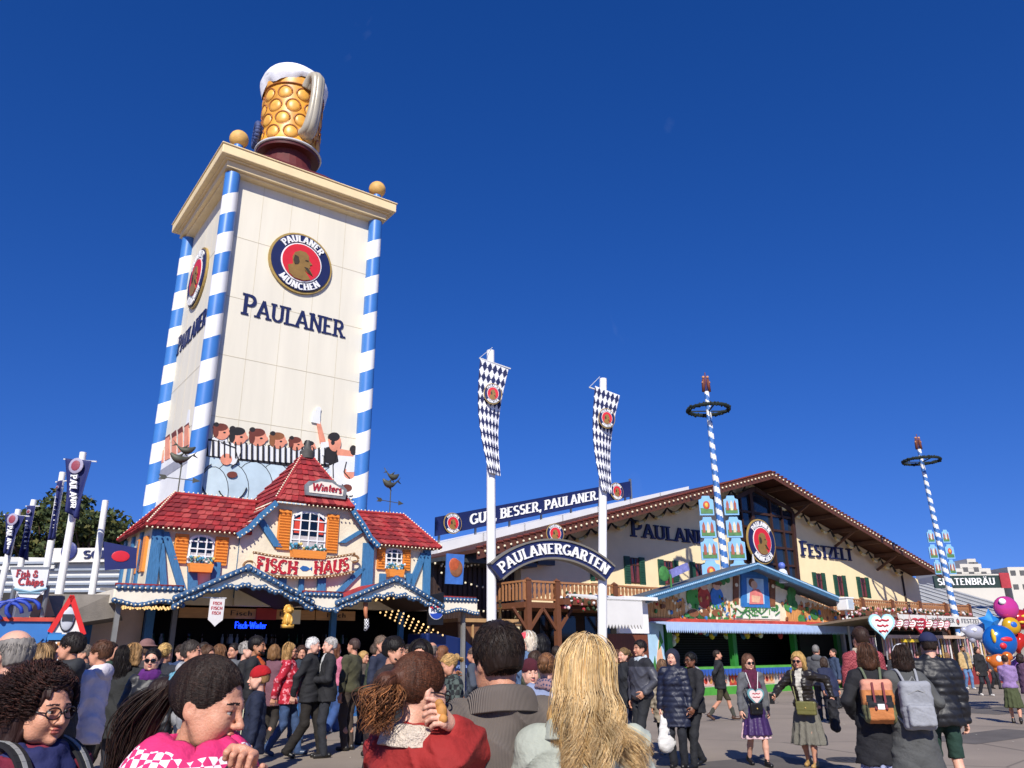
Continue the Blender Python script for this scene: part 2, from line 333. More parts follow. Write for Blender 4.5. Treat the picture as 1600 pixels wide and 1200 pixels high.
GREY = M('grey_metal', '#8b8d8c', .4, .1, 4, metal=.6); BLACK = M('black_paint', '#101114', .5, .1, 4); SILV = M('silver_rim', '#c9c9c6', .35, .06, 4)
def roundel(root, name, cx, cz, R, y, side=False, words=True, part=None):
    """round brewery emblem: gold rim, navy ring with white letters, red field, bearded head in profile"""
    mp2 = (lambda x, z: (x, z))
    o = MB(); n = 40
    circ = lambda r, k=n: [(cx+r*math.cos(2*math.pi*i/k), cz+r*math.sin(2*math.pi*i/k)) for i in range(k)]
    d = R*.03
    o.prism(circ(R), y-d*2, y, 0); o.prism(circ(R*.93), y-d*3, y-d*2+.002, 1); o.prism(circ(R*.64), y-d*3.6, y-d*3+.002, 2); o.prism(circ(R*.6), y-d*4.2, y-d*3.6+.002, 3)
    # head in profile, looking right
    def P(L): return [(cx+R*a, cz+R*b) for a, b in L]
    o.prism(P([(-.36, -.45), (-.42, -.2), (-.27, -.13), (-.3, .1), (-.24, .27), (-.08, .37), (.1, .36), (.2, .26), (.22, .12), (.33, -.0), (.25, -.04), (.27, -.1), (.24, -.14), (.38, -.36), (.2, -.3), (.1, -.22), (.16, -.32), (.3, -.5), (.1, -.585), (-.2, -.565)]), y-d*4.9, y-d*4.2+.002, 4)
    o.prism(P([(-.27, .0), (-.24, .18), (-.12, .14), (-.08, .0), (-.12, -.1), (-.22, -.13)]), y-d*5.3, y-d*4.9+.002, 5)
    o.prism(P([(.08, -.14), (.2, -.15), (.35, -.34), (.2, -.28)]), y-d*5.3, y-d*4.9+.002, 5)
    o.prism(P([(.1, .1), (.2, .1), (.19, .065), (.1, .07)]), y-d*5.3, y-d*4.9+.002, 5)
    ob = o.build(name, [GOLD, NAVY, WHITE, RED, M('emblem_bronze', '#8a6a35', .5, .15, 4), M('emblem_dark', '#3b3020', .6, .2, 4)], root)
    if words:
        t = MB(); h = R*.21
        for s_, mid, up in (('PAULANER', 90, 1), ('MÜNCHEN', -90, -1)):
            W_ = text_width(s_, .1); r0 = R*.68 if up > 0 else R*.895
            def fn(u, v):
                if up > 0: a = R_(mid)-(u/h-W_/2)*h*.98/(R*.76); r = r0+v
                else: a = R_(mid)+(u/h-W_/2)*h*.98/(R*.79); r = r0-v
                return cx+r*math.cos(a), cz+r*math.sin(a)
            letters(t, s_, fn, h, .26, .14, y-d*4, y-d*3+.001, sp=.1, serif=.06)
        t.build('lettering', WHITE, ob)
    return ob
# ================================================================== BEER TOWER
TP = at(300, 775, 30); TS = Site(TP); W7 = 7.1
tower = thing('beer_tower', 'tall cream advertising tower with blue and white striped corner columns and a mug on top', 'tower', TS.W(0, 0), TS.th)
b = MB(); b.box(.15, W7-.15, .15, W7-.15, 0, 22.2, 0)
for k in range(1, 5):
    x = .15+(W7-.3)*k/5
    for (a, c) in ((.144, .16), ): b.box(x-.008, x+.008, a, c, 0, 22.2, 1); b.box(a, c, x-.008, x+.008, 0, 22.2, 1)
for z in (3, 5.6, 8.2, 10.9, 13.6, 16.3, 19.2): b.box(.17, W7-.17, .142, .16, z-.01, z+.01, 1); b.box(.142, .16, .17, W7-.17, z-.01, z+.01, 1)
b.build('wall', [M('tower_panel', '#dfd8c4', .6, .06, 1.1, .1, 3, stretch=(1, 1, .12)), M('panel_joint', '#c4b99e', .8, .1, 3)], tower)
cor = MB()
for (o_, z0, z1) in ((.32, 22.1, 22.2), (.5, 22.2, 22.52), (.62, 22.52, 22.6), (.85, 22.6, 23.05), (.9, 23.05, 23.12)):
    cor.box(-o_+.1, W7-.1+o_, -o_+.1, W7-.1+o_, z0, z1)
cor.build('cornice', M('cornice_cream', '#ead2a2', .6, .06, 1.5), tower, bevel=.03)
rf = MB(); a = -.2; c = W7+.2; q = W7/2
rf.add([(a, a, 23.12), (c, a, 23.12), (c, c, 23.12), (a, c, 23.12), (q-1.5, q-1.5, 25.2), (q+1.5, q-1.5, 25.2), (q+1.5, q+1.5, 25.2), (q-1.5, q+1.5, 25.2)],
       [(0, 1, 5, 4), (1, 2, 6, 5), (2, 3, 7, 6), (3, 0, 4, 7), (4, 5, 6, 7)])
rf.lathe([(1.45, 25.1), (1.2, 25.9), (1.2, 26.35)], 24, (q, q, 0))
rf.build('roof', M('maroon_roof', '#5a1a1a', .7, .2, 4, .4, 12), tower)
SB = M('stripe_blue', '#3f78bd', .4, .06, 2); SW = M('stripe_white', '#eceae6', .4, .04, 2)
for (x, y) in ((0, 0), (W7, 0), (0, W7), (W7, W7)):
    c_ = MB(); z0 = 0; zs = [0]; sg = .74
    n = 24; H = 22.1; v, f, ms = [], [], []; zs = [0]+[.5+.98*i for i in range(22)]+[H]
    for i, zz in enumerate(zs):
        for j in range(n):
            an = 2*math.pi*j/n; v.append((x+.33*math.cos(an), y+.33*math.sin(an), zz+(.2*math.cos(an-R_(20)) if 0 < i < len(zs)-1 else 0)))
    for i in range(len(zs)-1):
        for j in range(n): f.append((i*n+j, i*n+(j+1) % n, (i+1)*n+(j+1) % n, (i+1)*n+j)); ms.append(i % 2)
    c_.add(v, f, ms); c_.build('corner_column', [SB, SW], tower, smooth=True)
    bx, by = (x+.1 if x == 0 else x+.05), (y+.1 if y == 0 else y-.1)
    fi = MB(); fi.lathe([(.22, 23.1), (.22, 23.75)], 14, (bx, by, 0)); fi = fi.build('finial_post', SB, tower, smooth=40)
    MB().ball((bx, by, 24.1), .43, 18).build('finial_ball', M('ball_ochre', '#cfa35a', .6, .2, 3), fi, smooth=True)
roundel(tower, 'emblem', 3.5, 18.75, 1.52, .13)
t = MB(); flat_text(t, 'PAULANER', 1.12, 15.62, .98, 4.75, thick=.175, thin=.085, y0=.105, y1=.145, small=.84)
t.build('lettering', NAVY, tower)
# the same emblem and word on the left face (its own frame turned by -90 degrees)
hold = bpy.data.objects.new('side_emblem', None); COL.objects.link(hold)
sd_ = roundel(tower, 'emblem', 0, 18.75, 1.52, 0); sd_.rotation_euler = (0, 0, R_(-90)); sd_.location = (.13, 4.35, 0)
bpy.data.objects.remove(hold)
t = MB(); flat_text(t, 'PAULANER', -2.4, 15.55, .98, 4.75, thick=.175, thin=.085, y0=-.035, y1=.01, small=.84); o = t.build('lettering', NAVY, tower); o.rotation_euler = (0, 0, R_(-90)); o.location = (.14, 4.35, 0)
# painted frieze of jolly figures along the foot of the shaft (generic stand-ins)
PINK = M('mural_skin', '#dd8f73', .7, .15, 3); MW = M('mural_white', '#e2e2e0', .7, .06, 1.5); MBL = M('mural_pale_blue', '#b9cbd3', .7, .12, 1.2); MK = M('mural_black', '#201c1e', .7, .2, 3); MBR = M('mural_brown', '#6b3226', .7, .2, 3); MG = M('mural_grey', '#9a9ba4', .7, .12, 2)
mu = MB(); lay = [0]
def mpoly(pts, mi, site_fn=None):
    lay[0] += 1
    mu.prism([TS.L(px_, py_, .14) for px_, py_ in pts], .135-.0007*lay[0], .14, mi)
def mell(cx, cy, rx, ry, mi, n=16): mpoly([(cx+rx*math.cos(6.283*i/n), cy+ry*math.sin(6.283*i/n)) for i in range(n)], mi)
mpoly([(318, 712), (360, 720), (430, 722), (500, 722), (552, 732), (551, 800), (400, 800), (312, 790)], 0)
mpoly([(330, 700), (350, 690), (372, 700), (368, 800), (318, 792)], 0); mell(358, 755, 22, 26, 1); mell(338, 752, 24, 28, 1)
mpoly([(372, 740), (405, 742), (425, 800), (372, 800)], 1); mpoly([(470, 722), (488, 728), (500, 800), (458, 800)], 1)
for (cx, cy, rx, ry) in ((520, 766, 22, 36), (492, 768, 24, 38), (462, 768, 26, 40), (430, 766, 28, 42), (396, 764, 30, 42), (360, 764, 28, 40), (334, 766, 22, 36)): mell(cx, cy, rx+1.2, ry+1.2, 3, 22); mell(cx, cy, rx, ry, 1 if int(cx) % 4 else 0, 22)
for (cx, cy) in ((342, 690), (370, 696), (401, 699), (432, 702), (460, 706), (484, 710)): mell(cx, cy, 14.5, 9.5, 3); mell(cx, cy, 13.5, 8.5, 2)
mpoly([(318, 684), (345, 690), (420, 698), (500, 704), (522, 712), (520, 730), (460, 730), (400, 722), (330, 714), (316, 712)], 3)
for i in range(23):   # the row of striped mugs
    x = 319+i*8.7; y = 700+min(i, 14)*.8+max(0, i-14)*.3; mpoly([(x-3, y-12), (x+3.2, y-11.5), (x+3, y+12), (x-3.2, y+11)], 2)
for (x, y, s_, hat) in ((346, 675, 12, 4), (372, 682, 13, 3), (403, 684, 13, 4), (434, 689, 12, 5), (462, 694, 10, 4), (484, 698, 8, 3)):
    mell(x, y, s_*1.0, s_*1.05, 6); mell(x+s_*.95, y+2, s_*.22, s_*.26, 6); mell(x-2, y-s_*.6, s_*.98, s_*.5, hat); mell(x-s_*.75, y, s_*.35, s_*.75, hat); mell(x-s_*.7, y-s_*.95, s_*.34, s_*.3, 3)
    mell(x+s_*.35, y+s_*.1, s_*.18, s_*.12, 3)
mpoly([(345, 692), (378, 700), (366, 728), (346, 720)], 2); mell(353, 718, 9, 9, 6)
mpoly([(494, 660), (499, 658), (508, 690), (500, 694)], 6); mpoly([(486, 660), (489, 643), (500, 643), (499, 663)], 2); mell(497, 640, 4, 4, 2)
mpoly([(500, 692), (515, 690), (514, 712), (502, 712)], 2); mpoly([(508, 700), (520, 696), (530, 716), (524, 728), (506, 722)], 3); mell(522, 692, 10, 14, 6); mell(521, 683, 9, 7, 3); mell(519, 692, 3, 4, 3)
mpoly([(525, 704), (555, 712), (552, 780), (520, 775), (514, 728), (528, 722)], 2); mpoly([(522, 700), (552, 706), (551, 714), (526, 712)], 6); mell(551, 704, 5, 8, 3)
mell(545, 740, 9, 9, 6); mell(541, 763, 8, 6, 4); mell(362, 742, 8, 5, 4); mpoly([(540, 722), (554, 720), (554, 738), (540, 738)], 2)
def mline(pts, w_=1.3):
    for (a, b_), (c, d) in zip(pts[:-1], pts[1:]):
        l = math.hypot(c-a, d-b_) or 1; nx_, ny_ = -(d-b_)/l*w_/2, (c-a)/l*w_/2; mpoly([(a+nx_, b_+ny_), (c+nx_, d+ny_), (c-nx_, d-ny_), (a-nx_, b_-ny_)], 3)
arcp = lambda cx, cy, rx, ry, a0, a1, n=10: [(cx+rx*math.cos(R_(a0+(a1-a0)*i/n)), cy+ry*math.sin(R_(a0+(a1-a0)*i/n))) for i in range(n+1)]
for ln_ in (arcp(338, 752, 24, 28, 100, 250), arcp(362, 752, 24, 30, 20, 150), [(345, 692), (366, 700), (372, 722), (360, 730)], [(525, 704), (519, 728), (520, 775)], [(540, 722), (536, 738), (545, 748)], arcp(545, 762, 12, 14, 60, 200)): mline(ln_)
for i in range(22):
    x = 323.4+i*8.7; y = 700+min(i, 14)*.8+max(0, i-14)*.3; mline([(x, y-13), (x, y+12)], 1.5)
mu.build('painted_frieze', [MBL, M('mural_blue2', '#c3d3d8', .7, .1, 2), MW, MK, MBR, M('mural_hair', '#8a5533', .7, .2, 3), PINK, MG], tower)
ml = MB()
def lpoly(pts, mi, k=[0]):
    k[0] += 1; d = .142-.003*(k[0] % 6)-.01*(mi > 0); q = [TS.S(a, b, .14) for a, b in pts]
    ml.add([(d, y, z) for y, z in q]+[(.145, y, z) for y, z in q], [tuple(range(len(q))), tuple(range(2*len(q)-1, len(q)-1, -1))]+[(i, (i+1) % len(q), (i+1) % len(q)+len(q), i+len(q)) for i in range(len(q))], mi)
lpoly([(244, 720), (298, 690), (290, 775), (232, 800)], 0); lpoly([(246, 738), (296, 706), (294, 722), (243, 755)], 2)
for i in range(5):
    x = 252+i*10; y = 700-i*6; lpoly([(x-3, y-8), (x+3, y-12), (x+4, y+22), (x-4, y+26)], 1)
    lpoly([(x-4, y-10), (x+3, y-16), (x+4, y-8), (x-3, y-3)], 3)
lpoly([(286, 690), (294, 640), (297, 640), (294, 690)], 0)
ml.build('painted_frieze', [MW, PINK, MG, MBR], tower)
# ---- the mug on the tower
mug = thing('beer_mug', 'giant golden beer mug with white foam and grey handle standing on the tower roof', 'beer mug', TS.W(q, q, 26.3), TS.th, scale=.82)
AMB = M('amber_glass', '#e3a13c', .4, .3, 1.3); AMD = M('amber_dark', '#9a5a1c', .45, .25, 2); AML = M('amber_light', '#e8aa48', .4, .28, 1.6)
mb_ = MB(); mb_.lathe([(1.25, 0), (1.95, .02), (2.0, .25)], 40, mi=1); mb_.lathe([(2.0, .25), (1.86, .45), (1.84, 1.0), (1.86, 4.7), (1.93, 5.1), (1.9, 5.3)], 48, mi=0)
mb_.build('glass_body', [AMB, M('foot_maroon', '#55201a', .5, .2, 2)], mug, smooth=40)
rg = MB(); rg.tube([(2.02*math.cos(6.2832*i/48), 2.02*math.sin(6.2832*i/48), .3) for i in range(49)], .09, 8); rg.build('foot_ring', SILV, mug, smooth=True)
rg = MB(); rg.tube([(1.92*math.cos(6.2832*i/48), 1.92*math.sin(6.2832*i/48), 4.62) for i in range(49)], .05, 6); rg.build('neck_ring', AMD, mug, smooth=True)
for row in range(4):
    for k in range(10):
        an = 2*math.pi*(k+.5*(row % 2))/10; z = 1.0+row*.98
        def pt(r, phi, out): th = an+r*math.cos(phi)/1.86; return (1.86+out)*math.cos(th), (1.86+out)*math.sin(th), z+r*math.sin(phi)
        dd = MB(); n = 18; rr = ((.43, -.02), (.38, .03), (.25, .07), (.1, .085)); v, f, ms = [], [], []
        for (r_, o_) in rr:
            for j in range(n): v.append(pt(r_, 6.2832*j/n, o_))
        for i in range(3):
            for j in range(n): f.append((i*n+j, i*n+(j+1) % n, (i+1)*n+(j+1) % n, (i+1)*n+j)); ms.append(0)
        f.append(tuple(range(3*n, 4*n))); ms.append(0); dd.add(v, f, ms)
        dd.tube([pt(.45, 6.2832*j/n, .02) for j in range(n+1)], [.06 if 0.0 <= (j % n)/n <= .55 else .015 for j in range(n+1)], 6, 1)
        dd.build('dimple', [AML, AMD], mug, smooth=True)
fo = MB(); n, m = 40, 14; v, f = [], []
for i in range(m+1):
    t_ = i/m
    for j in range(n):
        an = 2*math.pi*j/n; drip = .5*max(0, math.sin(an*2+2.2))+.22*math.sin(an*5+1)+.15*math.sin(an*9)
        if t_ < .4: r = 1.95+.22*math.sin(t_/.4*1.57)+.06*math.sin(an*7); z = 5.0-drip*(1-t_/.4)+t_/.4*.55
        else: u = (t_-.4)/.6; r = (2.17)*math.cos(u*1.57)**.75+.03*math.sin(an*6)*(1-u); z = 5.55+1.15*math.sin(u*1.57)+.09*math.sin(an*3+u*7)*(1-u)
        v.append((r*math.cos(an), r*math.sin(an), z))
for i in range(m):
    for j in range(n): f.append((i*n+j, i*n+(j+1) % n, (i+1)*n+(j+1) % n, (i+1)*n+j))
fo.add(v, f); fo.build('foam', M('foam_white', '#e6e6e8', .7, .08, 2, 1.0, 3), mug, smooth=True)
hd = MB(); ha = R_(-80)
hp = [(1.8, 4.55), (2.2, 4.95), (2.6, 5.05), (2.9, 4.7), (2.95, 4.0), (2.9, 3.1), (2.75, 2.2), (2.5, 1.45), (2.2, 1.1), (1.8, 1.05)]
from mathutils import geometry as _g
def smooth_path(P, n=6):
    P = [Vector(p) for p in P]; out = []
    for i in range(len(P)-1):
        a = P[max(i-1, 0)]; b_ = P[i]; c_ = P[i+1]; d_ = P[min(i+2, len(P)-1)]
        for k in range(n):
            t = k/n; out.append(.5*((2*b_)+(c_-a)*t+(2*a-5*b_+4*c_-d_)*t*t+(3*b_-a-3*c_+d_)*t**3))
    return out+[P[-1]]
HP = smooth_path([(r*math.cos(ha), r*math.sin(ha), z) for r, z in hp], 5)
tg = Vector((-math.sin(ha), math.cos(ha), 0))
for off in (-.2, .0, .2): hd.tube([p+tg*off for p in HP], [.29+.1*abs(i/len(HP)-.5)*2 if off == 0 else .22+.1*abs(i/len(HP)-.5)*2 for i in range(len(HP))], 12)
hd.build('handle', M('handle_grey', '#b3ab97', .35, .15, .8, metal=.1), mug, smooth=True)
em = MB(); ea = R_(170)
cx_, cy_ = 1.95*math.cos(ea), 1.95*math.sin(ea)
for i in range(22):
    a_ = 6.2832*i/22; em.ball((cx_-.15+tg.x*0-math.sin(ea)*.72*math.cos(a_), cy_+math.cos(ea)*.72*math.cos(a_), 1.3+.72*math.sin(a_)), (.2, .2, .2), 8)
em.ball((cx_, cy_, 1.3), (.3, .72, .72), 16, 1)
em.build('wreath', [M('wreath_blue', '#3c4a74', .7, .4, 6), NAVY], mug, smooth=True)

# ================================================================== FISH STALL
FP = ground(430, 1126); FS = Site(FP)
fish = thing('fish_stall', 'half-timbered fish stall with red shingle roofs, orange shutters and a blue bulb-lit canopy', 'food stall', FS.W(0, 0), FS.th)
PLAS = M('cream_plaster', '#e4d7bb', .9, .1, 2.2, .4, 14); ORG = M('orange_shutter', '#e08a35', .6, .12, 5, .4, stretch=(1, 1, 14)); TRED = [M('red_shingle', '#9c2a2c', .85, .28, 5), M('red_shingle_dark', '#7d2226', .9, .28, 5), M('red_shingle_light', '#a5413d', .85, .25, 5)]
def bulbs(mb, path, sp=.16, r=.022, mi=0, drop=0.):
    P = [Vector(p) for p in path]; acc = 0
    for a, b in zip(P[:-1], P[1:]):
        L = (b-a).length; t = acc
        while t < L: q = a+(b-a)*(t/L); mb.ball((q.x, q.y, q.z-drop), r, 6, mi); t += sp
        acc = t-L
def shingles(mb, bl, br, tr, tl, rows, wid, th=.025):
    bl, br, tr, tl = map(Vector, (bl, br, tr, tl)); n = (br-bl).cross(tl-bl).normalized()
    if n.z < 0: n = -n
    mb.slab([bl, br, tr, tl] if (br-bl).cross(tl-bl).z > 0 else [bl, tl, tr, br], -.05, 1)
    for i in range(rows):
        v0, v1 = i/rows, min(1, (i+1.25)/rows); a0, a1 = bl.lerp(tl, v0), br.lerp(tr, v0); c0, c1 = bl.lerp(tl, v1), br.lerp(tr, v1)
        L = (a1-a0).length; k = max(1, round(L/wid)); off = .5*(i % 2)
        for j in range(-1, k+1):
            u0, u1 = max(0, (j+off)/k), min(1, (j+off+.94)/k)
            if u1-u0 < .02: continue
            # upper edge follows the trapezoid
            lift = n*(th+random.uniform(0, .012)); um = (u0+u1)/2; dn = (a0.lerp(a1, um)-c0.lerp(c1, um))*.08
            p = [a0.lerp(a1, u0), a0.lerp(a1, um)+dn, a0.lerp(a1, u1)]; q = [c0.lerp(c1, u1), c0.lerp(c1, u0)]
            top = [x+lift*1.6 for x in p]+[x+n*.006 for x in q]; bot = [x+n*.002 for x in p]+[x for x in q]
            m5 = 5; mi = random.choice((0, 0, 1, 1, 2))
            mb.add(top+bot, [(0, 1, 2, 3, 4)]+[(t, t+5, (t+1) % 5+5, (t+1) % 5) for t in range(5)], mi)
# walls
wl = MB(); wl.box(-3.7, -1.45, 0, 3.1, 2.9, 4.9); wl.prism([(-1.45, 2.9), (2.6, 2.9), (2.6, 4.9), (1.75, 5.75), (-.7, 5.75), (-1.45, 4.9)], -.14, 3.2); wl.box(2.6, 4.6, 0, 3.1, 2.9, 4.9)
wl = wl.build('upper_wall', PLAS, fish)
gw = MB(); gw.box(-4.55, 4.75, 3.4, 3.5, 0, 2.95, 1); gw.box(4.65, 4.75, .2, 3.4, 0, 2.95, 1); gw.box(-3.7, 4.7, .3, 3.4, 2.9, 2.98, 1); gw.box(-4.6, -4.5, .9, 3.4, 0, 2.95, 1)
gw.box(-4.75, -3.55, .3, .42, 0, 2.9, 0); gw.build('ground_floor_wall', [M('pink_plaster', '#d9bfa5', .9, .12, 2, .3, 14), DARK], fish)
ct = MB(); ct.box(-3.3, 4.3, -.05, .55, .0, 1.0, 0); ct.box(-3.4, 4.4, -.15, .6, 1.0, 1.06, 1); ct.box(-3.4, 4.4, .35, .6, 1.06, 1.32, 2)
ct.build('counter', [M('counter_blue', '#2c5f96', .5, .2, 3), SILV, M('display_glass', '#20303a', .1, .2, 1)], fish)
goods = MB()
for i in range(70): goods.ball((random.uniform(-3.2, 4.2), random.uniform(-.05, .28), 1.1), (.06, .05, .035), 7, i % 3)
goods.build('bread_rolls', [M('bread', '#c58a4a', .7, .2, 8), M('bread_pale', '#dcb070', .7, .2, 8), M('bread_dark', '#8d5526', .7, .2, 8)], fish, smooth=True)
shel = MB()
for z in (1.55, 1.95): shel.box(-3, 4, 3.1, 3.38, z, z+.03, 0)
for i in range(60): x = random.uniform(-2.9, 3.9); z = random.choice((1.58, 1.98)); shel.lathe([(.04, 0), (.045, .16), (.018, .22), (.018, .28)], 6, (x, 3.25, z), random.choice((1, 2, 3)))
shel.build('back_shelf', [DBROWN, M('bottle_green', '#1f4a2c', .2, .2, 3), M('bottle_brown', '#4a2a14', .2, .2, 3), M('bottle_white', '#b8bcc0', .3, .2, 3)], fish)
# roofs
def roof(name, quads, rows, wid, hips=()):
    m = MB()
    for q_ in quads: shingles(m, *q_, rows, wid)
    o = m.build(name, TRED, fish)
    if hips:
        h_ = MB()
        for a, b_ in hips: h_.tube([a, b_], .055, 8)
        h_.build('ridge_cap', TRED[0], o)
    return o
zl, zr = 4.8, 5.98; yr = 1.5
r1 = roof('left_roof', [((-3.9, -.28, zl), (-1.2, -.28, zl), (-.6, yr, zr), (-2.92, yr, zr)), ((-3.9, 3.3, zl), (-3.9, -.28, zl), (-2.92, yr, zr), (-2.92, yr+.05, zr))], 7, .21,
     [((-3.9, -.28, zl+.03), (-2.92, yr, zr+.03)), ((-2.92, yr, zr+.03), (-.4, yr, zr+.03)), ((-2.92, yr, zr+.03), (-3.9, 3.3, zl+.03))])
r2 = roof('right_roof', [((2.4, -.28, zl), (4.85, -.28, zl), (4.42, yr, zr+.06), (2.0, yr, zr)), ((4.85, -.28, zl), (4.85, 3.3, zl), (4.42, yr+.05, zr+.06), (4.42, yr, zr+.06))], 7, .21,
     [((4.85, -.28, zl+.03), (4.42, yr, zr+.09)), ((1.8, yr, zr+.03), (4.42, yr, zr+.09))])
zt = 7.6
A, B_, T1, T2 = (-.62, -.42, 5.78), (1.7, -.42, 5.78), (.66, 1.35, zt), (.98, 1.35, zt)
fl = [(-1.62, 4.78), (-1.3, 5.02), (-1.02, 5.38), (-.62, 5.78)]; fr_ = [(2.62, 4.78), (2.32, 5.02), (2.06, 5.38), (1.7, 5.78)]
quads = [(A, B_, T2, T1), ((A[0], 3.2, A[2]), A, T1, (T1[0], 1.4, zt)), (B_, (B_[0], 3.2, B_[2]), (T2[0], 1.4, zt), T2)]
cr = roof('gable_roof', quads, 9, .2, [(A, T1), (B_, T2)])
fm = MB()
for p in (fl, fr_):
    for (x0, z0), (x1, z1) in zip(p[:-1], p[1:]):
        q_ = [(x0, -.36, z0), (x1, -.36, z1), (x1, 3.1, z1), (x0, 3.1, z0)]
        if p is fl: shingles(fm, (x0, 3.1, z0), (x0, -.36, z0), (x1, -.36, z1), (x1, 3.1, z1), 2, .2)
        else: shingles(fm, (x0, -.36, z0), (x0, 3.1, z0), (x1, 3.1, z1), (x1, -.36, z1), 2, .2)
fm.build('flared_eave', TRED, cr)
for p in (fl, fr_):
    bg_ = MB()
    for a, b_ in zip(p[:-1], p[1:]): bg_.bar((a[0], -.36, a[1]-.08), (b_[0], -.36, b_[1]-.08), .08, .16)
    bg_.build('barge_board', TIMB, cr)
MB().lathe([(.22, -.1), (.24, .12), (.13, .2), (.07, .42), (.05, .5)], 10, (.82, 1.35, zt)).build('roof_cap', M('lead_grey', '#4c4a45', .6, .2, 5), cr, smooth=40)
ls = MB()
for pth in ([(-3.9, -.33, zl-.04), (-1.55, -.33, zl-.04)], [(2.6, -.33, zl-.04), (4.85, -.33, zl-.04)], [(-.62, -.47, 5.7), (1.7, -.47, 5.7)], [(a, -.45, c-.14) for a, c in fl], [(a, -.45, c-.14) for a, c in fr_]): bulbs(ls, pth, .13, .026)
for pth in ([(-3.9, -.3, zl+.1), (-2.92, yr, zr+.1), (-.5, yr, zr+.1)], [(4.85, -.3, zl+.1), (4.42, yr, zr+.15), (2., yr, zr+.1)], [(A[0]-.05, A[1], A[2]+.1), (T1[0], T1[1], zt+.05)], [(B_[0]+.05, B_[1], B_[2]+.1), (T2[0], T2[1], zt+.05)], [(-3.9, 3.3, zl+.1), (-2.92, yr, zr+.1)]): bulbs(ls, pth, .13, .026)
ls.build('string_of_bulbs', BULB, fish, smooth=True)
# timbers
def timber(a, b_, w_=.24, y=-.04): MB().hexa(*[[(a[0]-w_/2, yy, a[1]), (a[0]+w_/2, yy, a[1]), (b_[0]+w_/2, yy, b_[1]), (b_[0]-w_/2, yy, b_[1])] for yy in (y-.05, y+.06)]).build('timber', TIMB, fish)
for a, b_, w_ in (((-3.56, 3.0), (-3.56, 4.75), .26), ((-2.72, 3.1), (-3.4, 4.7), .2), ((-3.2, 3.1), (-3.46, 4.4), .16), ((-2.5, 3.1), (-2.62, 3.95), .24), ((-1.98, 3.3), (-2.0, 4.0), .22), ((-1.3, 3.1), (-1.3, 4.8), .3)): timber(a, b_, w_)
for a, b_, w_ in (((-.42, 4.5), (-1.0, 5.22), .24), ((1.5, 4.75), (2.1, 5.15), .2), ((2.36, 3.1), (2.36, 4.8), .34), ((1.25, 3.1), (2.2, 4.05), .2), ((.95, 3.0), (.95, 3.95), .24), ((-.2, 3.0), (-.2, 3.7), .22), ((.35, 3.0), (.35, 3.75), .14)): timber(a, b_, w_, -.18)
for a, b_, w_ in (((4.48, 3.0), (4.48, 4.75), .24), ((3.7, 3.1), (4.36, 4.65), .2), ((3.85, 3.2), (3.85, 4.0), .2), ((2.95, 3.3), (2.95, 3.95), .2)): timber(a, b_, w_)
for y in (1.0, 2.0, 3.0): MB().box(-3.76, -3.66, y-.12, y+.12, 2.95, 4.78).build('timber', TIMB, fish)
sw_ = MB(); sw_.box(-3.75, -3.68, .5, .95, 3.75, 4.55, 0); sw_.box(-3.78, -3.7, .2, .5, 3.7, 4.6, 1); sw_.box(-3.78, -3.7, .95, 1.25, 3.7, 4.6, 1); sw_.build('side_window', [GLASS, ORG], fish)
